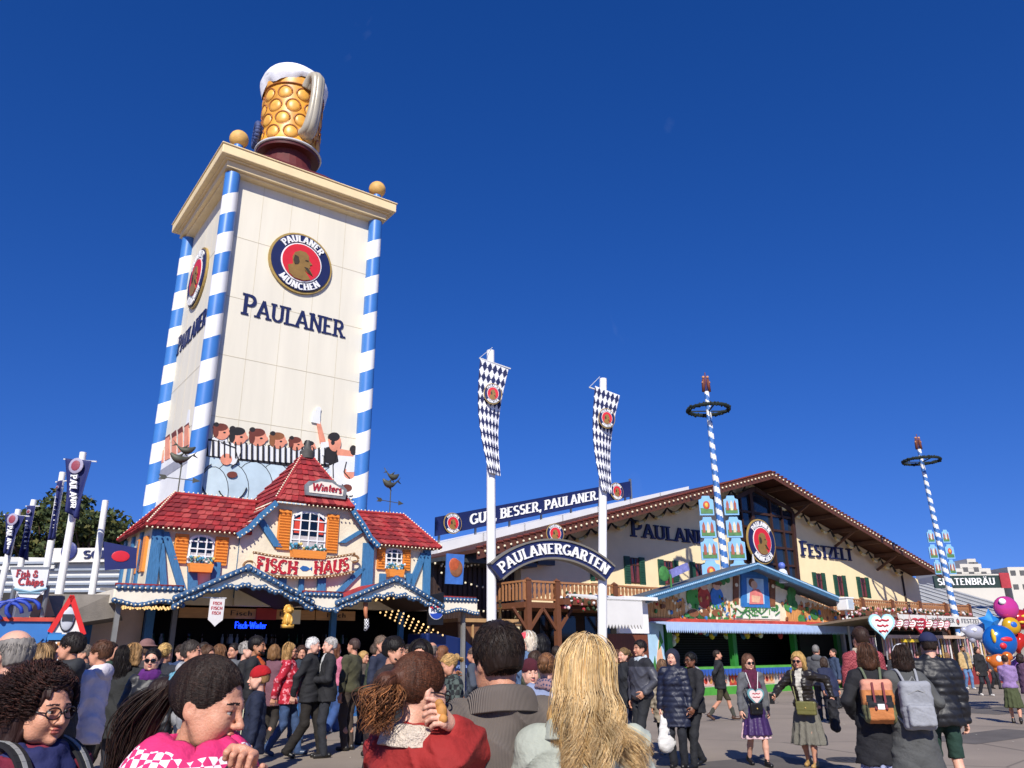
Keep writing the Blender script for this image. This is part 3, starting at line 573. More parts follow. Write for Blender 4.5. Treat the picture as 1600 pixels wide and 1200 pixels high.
# windows
def window(x0, x1, z0, z1, y, cols, arched=True, sh=.34, curtain=True):
    wm = MB(); xc = (x0+x1)/2; h = z1-z0; wd = x1-x0
    def rim(ins): return [(x0+ins, z0+ins), (x1-ins, z0+ins), (x1-ins, z1-.2*h*(1 if arched else .3))]+([(xc+(wd/2-ins)*math.cos(R_(a)), z1-.2*h-ins+.2*h*math.sin(R_(a))) for a in range(20, 180, 20)] if arched else [(x1-ins, z1-ins), (x0+ins, z1-ins)])+[(x0+ins, z1-.2*h*(1 if arched else .3))]
    wm.prism(rim(0), y-.05, y+.02, 0)
    f_ = wm.build('window', WHITE, fish)
    gm = MB(); gm.prism(rim(.06), y-.056, y-.04, 0)
    if curtain: gm.prism([(x0+.07, z0+.07), (x1-.07, z0+.07), (x1-.07, z0+.36*h), (x0+.07, z0+.36*h)], y-.06, y-.055, 1)
    if wd > .8:
        for s_ in (-1, 1): gm.prism([(xc+s_*wd*.42, z0+.42*h), (xc+s_*wd*.25, z0+.42*h), (xc+s_*wd*.22, z1-.14*h), (xc+s_*wd*.42, z1-.24*h)], y-.062, y-.055, 2)
    gm.build('pane', [GLASS, mat_two('net_curtain', '#d9d3d0', '#8a8284', 'wavex', 26, .9, .3, .7), M('red_curtain', '#c8402f', .8, .15, 6)], f_)
    br = MB()
    for i in range(1, cols): x = x0+wd*i/cols; br.box(x-.016, x+.016, y-.085, y-.05, z0+.03, z1-.04)
    for i in range(1, 4): z = z0+h*i/4; br.box(x0+.03, x1-.03, y-.083, y-.052, z-.016, z+.016)
    br.build('glazing_bar', WHITE, f_)
    for s_ in (-1, 1):
        xa = x0-sh-.02 if s_ < 0 else x1+.02; so_ = MB(); so_.box(xa, xa+sh, y-.07, y-.01, z0-.02, z1-.02)
        k = int(h/.085)
        for i in range(k): zz = z0+.03+i*(h-.1)/k; so_.add([(xa+.03, y-.072, zz), (xa+sh-.03, y-.072, zz), (xa+sh-.03, y-.1, zz+.045), (xa+.03, y-.1, zz+.045), (xa+.03, y-.07, zz+.06), (xa+sh-.03, y-.07, zz+.06)], [(0, 1, 2, 3), (3, 2, 5, 4)])
        so_.build('shutter', ORG, f_)
    bx = MB(); bx.prism([(x0+.02, z0-.02), (x1-.02, z0-.02), (x1-.06, z0-.24), (x0+.06, z0-.24)], y-.28, y-.02, 0); bx = bx.build('flower_box', ORG, f_)
    fl_ = MB()
    for i in range(int(60*wd)): fl_.ball((random.uniform(x0, x1), y-.15+random.uniform(-.12, .1), z0+random.uniform(-.02, .16)), random.uniform(.025, .05), 5, random.choice((0, 0, 1, 1, 2, 3)))
    fl_.build('flowers', [M('leaf_teal', '#2c6b6a', .7, .3, 9), M('flower_blue', '#4a8fb0', .7, .2, 9), M('flower_white', '#dfe6e6', .7, .1, 9), M('flower_yellow', '#cdb765', .7, .2, 9)], bx)
window(-2.76, -2.1, 3.95, 4.7, 0, 3); window(-.08, .98, 4.46, 5.58, -.14, 4, sh=.36); window(3.02, 3.6, 4.1, 4.74, 0, 3, sh=.26)
# FISCH HAUS ribbon sign
sg = MB(); zc = lambda x: 3.94+.13*((x-.35)/1.35)**2+.05*(x-.35)
pt_ = [(-1.12+.1*i, zc(-1.12+.1*i)+.27) for i in range(30)]+[(-1.12+.1*i, zc(-1.12+.1*i)-.25) for i in range(29, -1, -1)]
sg.prism(pt_, -.36, -.3, 0)
for k in (.27, -.25): sg.tube([(-1.14+.1*i, -.34, zc(-1.14+.1*i)+k) for i in range(31)], .04, 6, 1)
sg.tube([(-1.2+.16*math.cos(a*.5), -.33, zc(-1.2)-.1+.12*math.sin(a*.5)) for a in range(13)], .035, 6, 1); sg.tube([(1.85+.14*math.cos(a*.5), -.33, zc(1.85)+.12+.1*math.sin(a*.5)) for a in range(13)], .035, 6, 1)
sg = sg.build('name_board', [M('sign_cream', '#e8dcc0', .7, .06, 3), M('rope_brown', '#8a6844', .8, .2, 8)], fish, smooth=30)
tx = MB(); wf = flat_text(tx, 'FISCH', -1.02, 0, .36, 1.15, thick=.24, thin=.2, y0=-.39, y1=-.355, serif=.05)
wf = flat_text(tx, 'HAUS', .62, 0, .36, 1.05, thick=.24, thin=.2, y0=-.39, y1=-.355, serif=.05)
tx.v = [(x, y, z+zc(x)-.17) for x, y, z in tx.v]; vv = list(tx.v)
tx.build('lettering', M('sign_red', '#b01f2c', .5, .1, 4), sg)
fx = MB(); fx.prism([(.2, 3.94), (.28, 4.01), (.4, 4.0), (.5, 3.94), (.56, 4.0), (.56, 3.88), (.5, 3.93), (.4, 3.87), (.28, 3.87)], -.375, -.355); fx.build('fish_symbol', M('sign_blue', '#2b5f9c', .5, .1, 4), sg)
lb = MB()
for (x, y, z) in vv[::9]: lb.ball((x, -.4, z), .016, 5)
bulbs(lb, [(-1.12+.1*i, -.38, zc(-1.12+.1*i)-.27) for i in range(30)], .1, .018); bulbs(lb, [(-1.12+.1*i, -.38, zc(-1.12+.1*i)+.27) for i in range(30)], .1, .018)
lb.build('sign_bulbs', BULB, sg)
# name plate on the gable roof
np_ = MB(); c0 = (.82, .0, 6.28)
np_.prism([(.22, 6.02), (1.46, 6.02), (1.5, 6.3), (1.36, 6.42), (1.2, 6.43), (1.05, 6.55), (.62, 6.55), (.46, 6.45), (.3, 6.44), (.18, 6.3)], -.32, -.24, 0)
np_.prism([(.32, 6.1), (1.36, 6.1), (1.38, 6.28), (1.22, 6.36), (1.0, 6.46), (.66, 6.46), (.44, 6.37), (.3, 6.28)], -.335, -.318, 1)
np_ = np_.build('name_plate', [M('carved_grey', '#777c80', .7, .3, 8), M('plate_cream', '#e8e0d0', .6, .05, 3)], fish)
tx = MB(); flat_text(tx, 'Winters', .39, 6.17, .22, .92, thick=.17, thin=.13, y0=-.36, y1=-.334, serif=0); tx.v = [(x+.12*(z-6.17), y, z+.02*math.sin((x-.4)*3)) for x, y, z in tx.v]; tx.build('lettering', M('script_red', '#a3212f', .5, .1, 4), np_)
# canopy
CF_ = M('fascia_cream', '#e6dcc6', .7, .08, 2); yf = -2.2
cn = MB()
def canopy_roof(x0, x1): cn.hexa([(x0, yf, 3.0), (x1, yf, 3.0), (x1, 0, 3.18), (x0, 0, 3.18)], [(x0, yf, 3.07), (x1, yf, 3.07), (x1, 0, 3.25), (x0, 0, 3.25)], 0)
for x0, x1 in ((-4.7, -3.38), (-.28, .59), (3.53, 4.85)): canopy_roof(x0, x1)
cn.hexa([(-4.7, yf, 3.0), (-4.5, yf, 3.0), (-4.5, 2.6, 3.12), (-4.7, 2.6, 3.12)], [(-4.7, yf, 3.06), (-4.5, yf, 3.06), (-4.5, 2.6, 3.18), (-4.7, 2.6, 3.18)], 0)
for (a, p, c, zp) in ((-3.42, -1.89, -.28, 3.6), (.55, 2.18, 3.57, 3.52)):
    for (xa, xb) in ((a, p), (c, p)):
        q_ = [(xa, yf-.1, 2.86), (xb, yf-.1, zp-.03), (xb, 0, zp-.03), (xa, 0, 2.86)]
        cn.slab(q_ if xa < xb else q_[::-1], .05, 1); cn.slab([(x_, y_, z_-.01) for x_, y_, z_ in (q_[::-1] if xa < xb else q_)], .02, 2)
cn.build('canopy_roof', [M('canopy_tar', '#8f8a80', .8, .2, 3), TRED[0], M('soffit_shade', '#33221a', .8, .2, 3)], fish)  # dark sheet under the gablet slopes: shade of the open canopy put into the colour
for (x0, x1) in ((-4.75, -3.3), (-.38, .68), (3.45, 4.9)):
    k = max(3, int((x1-x0)/.07)); lo = [(x0+(x1-x0)*i/k, 2.78-.05*math.sin((x0+(x1-x0)*i/k)*5.5)) for i in range(k+1)]
    f_ = MB(); f_.prism([(x0, 3.06)]+lo+[(x1, 3.06)], yf-.08, yf-.02); f_ = f_.build('fascia', CF_, fish)
    tr = MB(); tr.tube([(x, yf-.09, z) for x, z in lo], .05, 8, 0); tr.tube([(x0, yf-.06, 3.1), (x1, yf-.06, 3.1)], .055, 8, 0); tr.box(x0, x1, yf-.05, yf+.1, 3.14, 3.2, 1)
    for i in range(int((x1-x0)/.12)): tr.ball((x0+.06+i*.12, yf-.07, 3.1), .075, 8, 0)
    for x, z in lo[::2]: tr.ball((x, yf-.1, z), .065, 7, 0)
    tr.build('scalloped_trim', [TIMBD, TRED[1]], f_, smooth=True)
    lb = MB(); bulbs(lb, [(x0, yf-.15, 3.1), (x1, yf-.15, 3.1)], .12, .02); bulbs(lb, [(x, yf-.16, z) for x, z in lo], .09, .02); lb.build('string_of_bulbs', BULB, f_)
for (a, p, c, zp) in ((-3.5, -1.89, -.2, 3.65), (.48, 2.18, 3.65, 3.57)):
    f_ = MB(); n = 24; up, lo = [], []
    for i in range(n+1):
        t = i/n; x = a+(c-a)*t; tt = (x-a)/(p-a) if x < p else (c-x)/(c-p); up.append((x, 2.86+(zp-2.86)*tt)); lo.append((x, 2.74+(zp-.42-2.74)*math.sin(min(1, tt*1.0)*1.57)**.9-.035*math.cos(i*1.9)))
    v = []
    for (x, z), (x2, z2) in zip(up, lo): v += [(x, yf-.16, z), (x, yf-.08, z), (x2, yf-.16, z2), (x2, yf-.08, z2)]
    fc = []
    for i in range(n): k = 4*i; fc += [(k, k+2, k+6, k+4), (k+1, k+5, k+7, k+3), (k, k+4, k+5, k+1), (k+2, k+3, k+7, k+6)]
    f_.add(v, fc); f_ = f_.build('fascia', CF_, fish)
    tr = MB(); tr.tube([(x, yf-.17, z) for x, z in lo], .055, 8, 0)
    for x, z in lo: tr.ball((x, yf-.18, z), .075, 7, 0)
    for (xa, xb) in ((a, p), (c, p)):
        tr.bar((xa, yf-.15, 2.9), (xb, yf-.15, zp+.02), .18, .13, 0); k = 12
        for i in range(k+1): tr.ball((xa+(xb-xa)*i/k, yf-.2, 2.9+(zp+.02-2.9)*i/k), .075, 8, 0)
    tr.ball((p, yf-.18, zp), .11, 12, 0); tr.build('scalloped_trim', [TIMBD], f_, smooth=True)
    lb = MB(); bulbs(lb, [(a, yf-.27, 2.9), (p, yf-.27, zp+.02), (c, yf-.27, 2.9)], .13, .02); bulbs(lb, [(x, yf-.25, z) for x, z in lo], .09, .02); bulbs(lb, [(x, yf-.19, (z+z2)/2+.06) for (x, z), (_, z2) in zip(up, lo)], .16, .018); lb.build('string_of_bulbs', BULB, f_)
sf = MB(); sf.hexa([(-4.78, yf-.06, 2.78), (-4.7, yf-.06, 2.78), (-4.7, 2.6, 2.72), (-4.78, 2.6, 2.72)], [(-4.78, yf-.06, 3.06), (-4.7, yf-.06, 3.06), (-4.7, 2.6, 3.12), (-4.78, 2.6, 3.12)]); sf.build('side_fascia', CF_, fish)
lb = MB()
for i in range(9):
    for j in range(5): lb.ball((-4.6+i*.16, -2.0+j*.28, 2.72), .026, 6)
for i in range(13):
    for j in range(4): lb.ball((2.0+i*.16, -2.0+j*.36, 2.98-.07*i if i > 2 else 3.1), .03, 6)
lb.build('lit_bulbs', M('lit_bulb', '#ffcf8a', .3, .02, 3, emit=1.1), fish)
# posts, lintel board, neon
for x, y, w_ in ((-4.85, .35, .3), (-3.45, .1, .2), (-4.6, -2.05, .1), (-2.85, .12, .12), (1.5, .1, .16), (3.6, -.1, .14), (4.6, -2.0, .1)): MB().box(x-w_/2, x+w_/2, y-w_/2, y+w_/2, 0, 2.95).build('post', TIMB if w_ > .12 else M('post_grey', '#7d7c78', .5, .15, 3), fish)
li = MB()
for x0, x1 in ((-2.75, -1.75), (-1.72, -.35), (-.32, .95), (.98, 2.2)): li.box(x0, x1, .12, .2, 2.58, 2.84)
li = li.build('menu_lintel', M('lintel_wood', '#b98a55', .6, .15, 3, stretch=(1, 1, 6)), fish); tx = MB()
flat_text(tx, 'Fisch', -1.45, 2.66, .13, .6, thick=.12, thin=.08, y0=.105, y1=.121, serif=0); flat_text(tx, 'Fisch', -.1, 2.66, .13, .6, thick=.12, thin=.08, y0=.105, y1=.121, serif=0); flat_text(tx, 'Fisch', 1.3, 2.66, .13, .6, thick=.12, thin=.08, y0=.105, y1=.121, serif=0)
tx.build('lettering', DBROWN, li)
li2 = MB(); li2.box(.05, .5, .05, .13, 2.46, 2.84, 0); li2.box(-.75, -.2, .04, .12, 2.56, 2.86, 1); li2.build('sign_panel', [M('cream_panel', '#e8dfb8', .6, .05, 3), M('panel_red', '#9c2a25', .6, .1, 3)], li)
nn = MB(); tx = nn; flat_text(tx, 'Fisch-Winter', -1.3, 2.33, .17, .85, thick=.16, thin=.13, y0=.06, y1=.1, serif=0); nn.build('neon_lettering', M('neon_blue', '#1238ff', .4, .02, 3, emit=3.0), fish)
# ---- things hung on the fish stall
def hang(name, label, cat, x, y, z, group=None): return thing(name, label, cat, FS.W(x, y, z), FS.th, group)
h1 = hang('hanging_banner', 'white pointed banner with red lettering hanging below the left canopy gable', 'banner', -2.52, -2.3, 2.92)
m = MB(); m.prism([(-.17, 0), (.17, 0), (.17, -.48), (.08, -.55), (0, -.63), (-.08, -.55), (-.17, -.48)], -.012, .012); m.build('cloth', M('banner_white', '#ddd9d4', .8, .06, 5), h1)
m = MB(); m.bar((-.35, 0, .02), (.2, 0, .02), .025); m.build('rod', SILV, h1)
m = MB()
for z, s_ in ((-.14, .2), (-.25, .26), (-.36, .2)): flat_text(m, 'FISCH', -s_/2, z, .07, s_, thick=.2, thin=.14, y0=-.02, y1=-.011, serif=0)
m.build('lettering', MATS['sign_red'], h1)
def lion():
    h = hang('lion_figure', 'small golden lion figure sitting under the canopy of the fish stall', 'figure', -.74, -2.25, 2.28); h.scale = (.82,)*3
    m = MB(); m.box(-.16, .16, -.12, .14, 0, .1); m.lathe([(.13, .1), (.15, .2), (.12, .36), (.08, .45)], 12, (0, .02, 0)); m.ball((0, -.04, .52), (.1, .1, .11), 12); m.ball((0, -.13, .49), (.05, .05, .045), 8)
    for s_ in (-1, 1): m.tube([(s_*.07, -.02, .34), (s_*.08, -.1, .22), (s_*.06, -.12, .1)], [.045, .04, .04], 8); m.ball((s_*.09, .06, .16), (.06, .1, .07), 8); m.ball((s_*.07, -.02, .62), .03, 6)
    for i in range(14): a = 6.283*i/14; m.ball((.12*math.cos(a), .0, .53+.13*math.sin(a)), .05, 6)
    m.build('body', M('lion_gold', '#d8a548', .45, .2, 9), h, smooth=True)
lion()
h2 = hang('round_sign', 'black hanging sign with round red white and blue soft drink emblem beside the fish stall', 'sign', 3.45, -2.35, 2.78)
m = MB(); m.prism([(-.24, -.38), (.24, -.38), (.24, .5), (-.18, .42), (-.24, .3)], -.04, .04); m.build('board', BLACK, h2)
def soda(parent, R, y, lab=True):
    m = MB(); n = 28
    c = [(R*math.cos(6.2832*i/n), R*math.sin(6.2832*i/n)) for i in range(n)]; m.prism(c, y-.012, y, 0)
    r = R*.93; up = [(r*math.cos(R_(a)), r*math.sin(R_(a))) for a in range(20, 161, 10)]; m.prism(up+[(-r*.5, r*.2), (0, r*.3), (r*.5, r*.38)], y-.02, y-.011, 1)
    dn = [(r*math.cos(R_(a)), r*math.sin(R_(a))) for a in range(200, 341, 10)]; m.prism(dn+[(r*.5, -r*.2), (0, -r*.3), (-r*.5, -r*.38)], y-.02, y-.011, 2)
    o = m.build('emblem', [WHITE, RED, M('soda_blue', '#2546a5', .5, .05, 3)], parent)
    t = MB(); flat_text(t, 'PEPSI', -R*.7, -R*.16, R*.34, R*1.4, thick=.26, thin=.2, y0=y-.02, y1=y-.011, serif=0); t.build('lettering', NAVY, o)
e_ = soda(h2, .24, -.04)
h3 = hang('wall_flag', 'dark blue flag with soft drink emblem on the left corner of the fish stall', 'flag', -4.2, -1.0, 3.55)
m = MB(); m.tube([(0, 0, -.5), (.0, 0, .75)], .02, 8); m.build('pole', GREY, h3)
m = MB(); m.hexa([(-.75, -.02, .68), (0, -.02, .58), (.05, -.02, .1), (-.62, -.02, .02)], [(-.75, .0, .68), (0, .0, .58), (.05, .0, .1), (-.62, .0, .02)]); m = m.build('cloth', M('flag_navy', '#1b2560', .7, .15, 4), h3)
m = MB(); m.ball((-.33, -.03, .36), (.2, .012, .13), 14); m.build('emblem', RED, h3)
h4 = hang('hanging_streamer', 'thin patterned streamer hanging from the right canopy gable', 'streamer', 1.35, -2.25, 2.95)
m = MB(); m.tube([(0, 0, 0), (.02, 0, -.3), (.05, 0, -.42)], [.07, .05, .04], 8, 0); m.tube([(.05, 0, -.42), (.07, 0, -.6), (.04, .02, -.72)], [.06, .07, .04], 8, 1); m.build('cloth', [M('streamer_skin', '#b5714e', .6, .2, 8), mat_two('streamer_check', '#d8d8d8', '#2b2b33', 'checker', 24)], h4, smooth=True)
# ---- weather vanes
def vane(label, xy, z, k):
    v_ = thing('weather_vane', label, 'weather vane', FS.W(xy[0], xy[1], z), FS.th+.2*k, 'weather vanes on the fish stall', 1.0)
    VM = M('vane_bronze', '#55564a', .6, .25, 6, metal=.3)
    m = MB(); m.tube([(0, 0, -.3), (0, 0, .95)], .018, 8); m.build('rod', VM, v_)
    m = MB(); m.bar((-.42, 0, .42), (.42, 0, .42), .02); m.prism([(.36, .34), (.36, .5), (.58, .42)], -.012, .012); m.prism([(-.58, .36), (-.4, .36), (-.33, .42), (-.4, .49), (-.58, .49), (-.5, .42)], -.012, .012); m.build('arrow', VM, v_)
    m = MB()
    for (x, z_, s_, fl_) in ((-.04, .98, 1., 1), (.06, 1.26, .85, -1)):
        P_ = [(x+fl_*(-.3+.6*t)*s_, 0, z_+s_*(.16*(2*t-1)**2)) for t in [i/8 for i in range(9)]]
        m.tube(P_, [s_*r for r in (.03, .07, .105, .12, .11, .09, .06, .035, .02)], 10)
        e = P_[-1]; m.prism([(e[0]-.02*fl_, e[2]), (e[0]+.14*fl_*s_, e[2]+.16*s_), (e[0]+.06*fl_*s_, e[2]+.03), (e[0]+.17*fl_*s_, e[2]-.06*s_)], -.015, .015)
        m.prism([(x, z_+.06), (x+.1*s_, z_+.24*s_), (x-.12*s_, z_+.1*s_)], -.012, .012); m.prism([(x, z_-.05), (x+.08*s_, z_-.2*s_), (x-.08*s_, z_-.08*s_)], -.012, .012)
    m.build('fish', VM, v_, smooth=True)
vane('dark fish weather vane on the left roof in front of the striped column', (-2.85, 1.5), 6.02, 0); vane('dark fish weather vane on the right roof against the blue sky', (3.9, 1.5), 6.06, 1)
# blue cabinet right of the stall
cb = thing('blue_cabinet', 'dark blue drinks cabinet with rounded hood at the right end of the fish stall', 'cabinet', FS.W(4.2, -1.6), FS.th)
m = MB(); m.prism([(-.75, 0), (1.1, 0), (1.1, 1.65), (.5, 2.05), (-.4, 2.2), (-.75, 2.2)], -.3, .8, 0); m.build('body', M('cabinet_blue', '#0e2356', .45, .1, 2), cb, bevel=.04)
m = MB(); flat_text(m, 'Fisch', .1, 1.25, .13, .5, thick=.16, thin=.12, y0=-.33, y1=-.31, serif=0); m.build('lettering', M('cab_letter', '#7c95c8', .5, .05, 3), cb)
pn = thing('painted_sign', 'blue painted sign with round face on the dark corrugated wall', 'sign', FS.W(5.25, .0, 3.75), FS.th)
m = MB(); m.prism([(-.05, 0), (.6, 0), (.65, .95), (-.02, .95)], -.03, .03, 0); m.build('board', M('sign_sky', '#3c6cb8', .6, .2, 4), pn)
m = MB(); m.ball((.33, -.04, .5), (.25, .03, .28), 18, 0); m.build('face', M('sign_face', '#8b5b3c', .6, .3, 5), pn)
m = MB(); m.ball((.25, -.05, .6), (.2, .03, .22), 14); m.build('fish_shape', M('sign_redfish', '#b4552f', .6, .3, 7), pn)
# little wooden stall between the fish stall and the first flag pole
ws = thing('wooden_hut', 'brown wooden hut with a pale ledge between the fish stall and the flag pole', 'hut', FS.W(6.1, -.9), FS.th)
m = MB(); m.box(-1.0, 1.2, 0, 1.6, 0, 2.55, 0); m.build('wall', M('hut_wood', '#6e4a30', .7, .2, 5, .4, stretch=(8, 8, 1)), ws)
m = MB()
for i in range(5): x = -.95+i*.5; m.box(x-.03, x+.03, -.05, -.002, 1.2, 2.5)
m.box(-1.05, 1.25, -.12, 1.7, 2.55, 2.66); m.build('frame', M('hut_trim', '#b08a5c', .7, .15, 5), ws)
m = MB(); m.lathe([(.05, 0), (.03, .3), (.07, .36), (.02, .5)], 10, (.6, .0, 2.66)); m.ball((.6, 0, 3.2), .05, 8); m.build('finial', M('finial_brass', '#c59a4a', .4, .1, 5), ws, smooth=40)

# ================================================================== FESTIVAL HALL
HP0 = at(815, 985, 44); HS = Site(HP0); L = HS.L
hall = thing('festival_hall', 'large cream timber-gabled festival hall with brown roof, green shutters and balcony', 'hall', HS.W(0, 0), HS.th)
yv = -2.3
ax, az = L(1205, 737, yv); lx, lz = L(800, 843, yv); rx, rz = L(1462, 890, yv)
sl = (az-lz)/(ax-lx); sr = (az-rz)/(rx-ax); xl = -4.5; zl_ = az-sl*(ax-xl)
XW = L(1440, 940)[0]
def rz_at(x): return az-sl*(ax-x) if x < ax else az-sr*(x-ax)
wm = MB(); wm.prism([(0, 0), (XW, 0), (XW, rz_at(XW)-.25), (ax, az-.25), (0, rz_at(0)-.25)], 0, 40, 0)
wm.build('wall', CREAM, hall)
gx = MB(); c0 = L(830, 985, .0)
rfm = MB()
for (x0, z0, x1, z1) in ((xl, zl_, ax, az), (ax, az, rx+.6, rz-.6*sr)):
    n = int((x1-x0)/.42)
    rfm.hexa([(x0, yv, z0-.18), (x1, yv, z1-.18), (x1, 42, z1-.18), (x0, 42, z0-.18)], [(x0, yv, z0), (x1, yv, z1), (x1, 42, z1), (x0, 42, z0)], 0)
    for i in range(n):   # rows of pantiles show as a toothed verge
        t = (i+.5)/n; rfm.ball((x0+(x1-x0)*t, yv+.05, z0+(z1-z0)*t+.03), (.17, .3, .1), 6, 1)
hr = rfm.build('roof', [M('soffit_dark_brown', '#4a2a1b', .7, .25, 3, .3, stretch=(1, 6, 1)), M('roof_tile_brown', '#6b2e22', .7, .25, 3)], hall)
fm = MB()
for (x0, z0, x1, z1) in ((xl, zl_, ax, az), (ax, az, rx+.6, rz-.6*sr)):
    fm.hexa([(x0, yv-.12, z0-.52), (x1, yv-.12, z1-.52), (x1, yv-.02, z1-.52), (x0, yv-.02, z0-.52)], [(x0, yv-.12, z0-.04), (x1, yv-.12, z1-.04), (x1, yv-.02, z1-.04), (x0, yv-.02, z0-.04)])
fm.build('verge_board', M('verge_brown', '#5b3324', .6, .2, 4), hr)
bl = MB(); bulbs(bl, [(xl, yv-.18, zl_-.22), (ax, yv-.18, az-.22), (rx+.5, yv-.18, rz-.22-.5*sr)], .42, .07); bl.build('string_of_bulbs', M('bulb_cream', '#e8d9b8', .3, .05, 3), hr, smooth=True)
for i in range(18):   # purlins under the overhang
    x = xl+1.5+i*2.85
    if x > rx: break
    m = MB(); z = rz_at(x)-.2; m.bar((x, yv+.05, z-.16), (x, .1, z-.16), .2, .3)
    if i % 2 == 0 and x > ax: m.bar((x, yv+.5, z-.3), (x, -.02, z-1.3), .16, .16)
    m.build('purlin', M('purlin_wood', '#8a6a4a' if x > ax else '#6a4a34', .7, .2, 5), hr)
for i in range(26):   # garlands
    x0 = 1.5+i*1.68; x1 = x0+1.68
    if x1 > rx-.8: break
    if abs(x0-ax) < 1.2: continue
    m = MB(); pts = [(x0+(x1-x0)*t, -.5, rz_at(x0+(x1-x0)*t)-.62-.5*(1-(2*t-1)**2)) for t in [k/8 for k in range(9)]]
    m.tube(pts, [.04, .07, .1, .12, .13, .12, .1, .07, .04], 7, 0, mf=lambda a, b_: (0, 0, 1, 2, 2, 1, 0, 0)[a]); m.build('garland', [M('garland_black', '#25221a', .8, .2, 5), M('garland_gold', '#bda35a', .7, .2, 5), M('garland_cream', '#d8cf9f', .7, .2, 5)], hall, smooth=True)
# white stepped roof behind the left verge
wr = MB(); yb = 7.0
bx0, bz0 = L(684, 853, yb); bx1, bz1 = L(1075, 762, yb)
for i in range(7):
    t0, t1 = i/7, (i+1.03)/7; xa, xb = bx0+(bx1-bx0)*t0, bx0+(bx1-bx0)*t1; za, zb = bz0+(bz1-bz0)*t0, bz0+(bz1-bz0)*t1; d = .16-.01*i
    wr.hexa([(xa, yb, za-1.6), (xb, yb, zb-1.6), (xb, 45, zb-1.6), (xa, 45, za-1.6)], [(xa, yb, za+d), (xb, yb, zb+d), (xb, 45, zb+d), (xa, 45, za+d)])
wr.build('side_roof', M('membrane_white', '#dcdcdc', .5, .05, 1), hall)
# dark corrugated side wing
cw = MB(); x0 = L(676, 900, .6)[0]; x1 = -.02; zt0 = bz0-1.2
n = int((x1-x0)/.3)
for i in range(n): xa = x0+(x1-x0)*i/n; cw.box(xa, xa+.16, .52, .7, 0, rz_at(max(xa, xl))-.3 if xa > xl else zl_-.4+.03*(xa-xl), 0)
cw.box(x0, x1, .6, 9, 0, zl_-.5, 0)
cw = cw.build('side_wing', M('corrugated_brown', '#3b2c26', .6, .15, 3), hall)
eb = MB(); eb.box(x0-.5, .2, -1.2, 1.0, zl_-.55, zl_-.35, 0)
for i in range(3): eb.box(x0+1+i*2.4, x0+2.2+i*2.4, -.9, -.5, zl_-.35, zl_+.1, 0)
eb.build('gutter', M('gutter_grey', '#3c3f42', .5, .2, 3), cw)
for k, (pa, pb, sag) in enumerate((((680, 878), (830, 862), .3), ((690, 893), (815, 915), .35), ((700, 945), (808, 948), .2), ((690, 882), (770, 868), .25))):
    a = L(*pa, -.6); b_ = L(*pb, -.6); pts = [(a[0]+(b_[0]-a[0])*t, -.6, a[1]+(b_[1]-a[1])*t-sag*4*t*(1-t)) for t in [j/14 for j in range(15)]]
    m = MB(); m.tube(pts, .015, 5, 0)
    for p in pts: m.ball((p[0], p[1], p[2]-.07), .06, 6, 1)
    m.build('light_chain', [BLACK, BULB], cw)
# front windows with green shutters
def hwin(px0, py0, px1, py1, opened=False):
    xa, za = L(px0, py0); xb, zb = L(px1, py1); z0, z1 = min(za, zb), max(za, zb); wd = xb-xa; s_ = wd*.26
    m = MB(); m.box(xa+s_, xb-s_, -.03, .05, z0, z1, 0); o = m.build('window', [M('frame_brown', '#4a2c1c', .6, .2, 5)], hall)
    m = MB(); m.box(xa+s_+.08, xb-s_-.08, -.04, -.02, z0+.08, z1-.08, 0); xm = (xa+xb)/2
    for q_ in (-1, 1): m.prism([(xm+q_*wd*.2, z0+.08), (xm+q_*wd*.05, z0+.08), (xm+q_*wd*.12, z1-.1), (xm+q_*wd*.2, z1-.1)], -.05, -.041, 1)
    m.build('pane', [GLASS, M('curtain_red', '#6e3038', .8, .3, 8)], o)
    m = MB(); m.box(xm-.03, xm+.03, -.07, -.035, z0, z1); m.box(xa+s_, xb-s_, -.07, -.035, (z0+z1)/2+.3, (z0+z1)/2+.36); m.build('glazing_bar', MATS['frame_brown'], o)
    for xx in (xa, xb-s_):
        m = MB(); m.box(xx, xx+s_, -.1, -.005, z0-.05, z1+.05)
        for i in range(9): zz = z0+.1+i*(z1-z0-.2)/9; m.box(xx+.06, xx+s_-.06, -.125, -.1, zz, zz+.07)
        m.build('shutter', GREEN, o)
    m = MB(); m.box(xa, xb, -.14, 0, z0-.16, z0-.06); m.build('sill', CREAM, o)
for w_ in ((974, 870, 1008, 913), (1027, 875, 1061, 915), (1077, 879, 1108, 916), (1268, 895, 1292, 931), (1301, 899, 1324, 932), (1337, 902, 1360, 934), (921, 868, 945, 908)): hwin(*w_)
# glazed gable bay
bay = [(1148, 905), (1148, 778), (1177, 764), (1236, 799), (1246, 908)]
P_ = [L(*p, -.5) for p in bay]
gm = MB(); gm.prism(P_, -.45, .02, 0); bo = gm.build('glazed_bay', M('bay_glass', '#1b2733', .06, .5, .6, spec=1.), hall)
fr = MB(); FW = M('bay_frame', '#3a2219', .6, .2, 4)
for a, b_ in zip(P_, P_[1:]+P_[:1]): fr.bar((a[0], -.52, a[1]), (b_[0], -.52, b_[1]), .3, .3)
zb0 = P_[0][1]
def top_at(x):
    (x1, z1), (x2, z2), (x3, z3) = P_[1], P_[2], P_[3]
    return z1+(z2-z1)*(x-x1)/(x2-x1) if x < x2 else z2+(z3-z2)*(x-x2)/(x3-x2)
for k, px_ in enumerate((1163, 1180, 1209, 1226)):
    x = L(px_, 850, -.5)[0]; w2 = .32 if k == 1 else .14; fr.box(x-w2/2, x+w2/2, -.6, -.44, zb0, top_at(x)-.1)
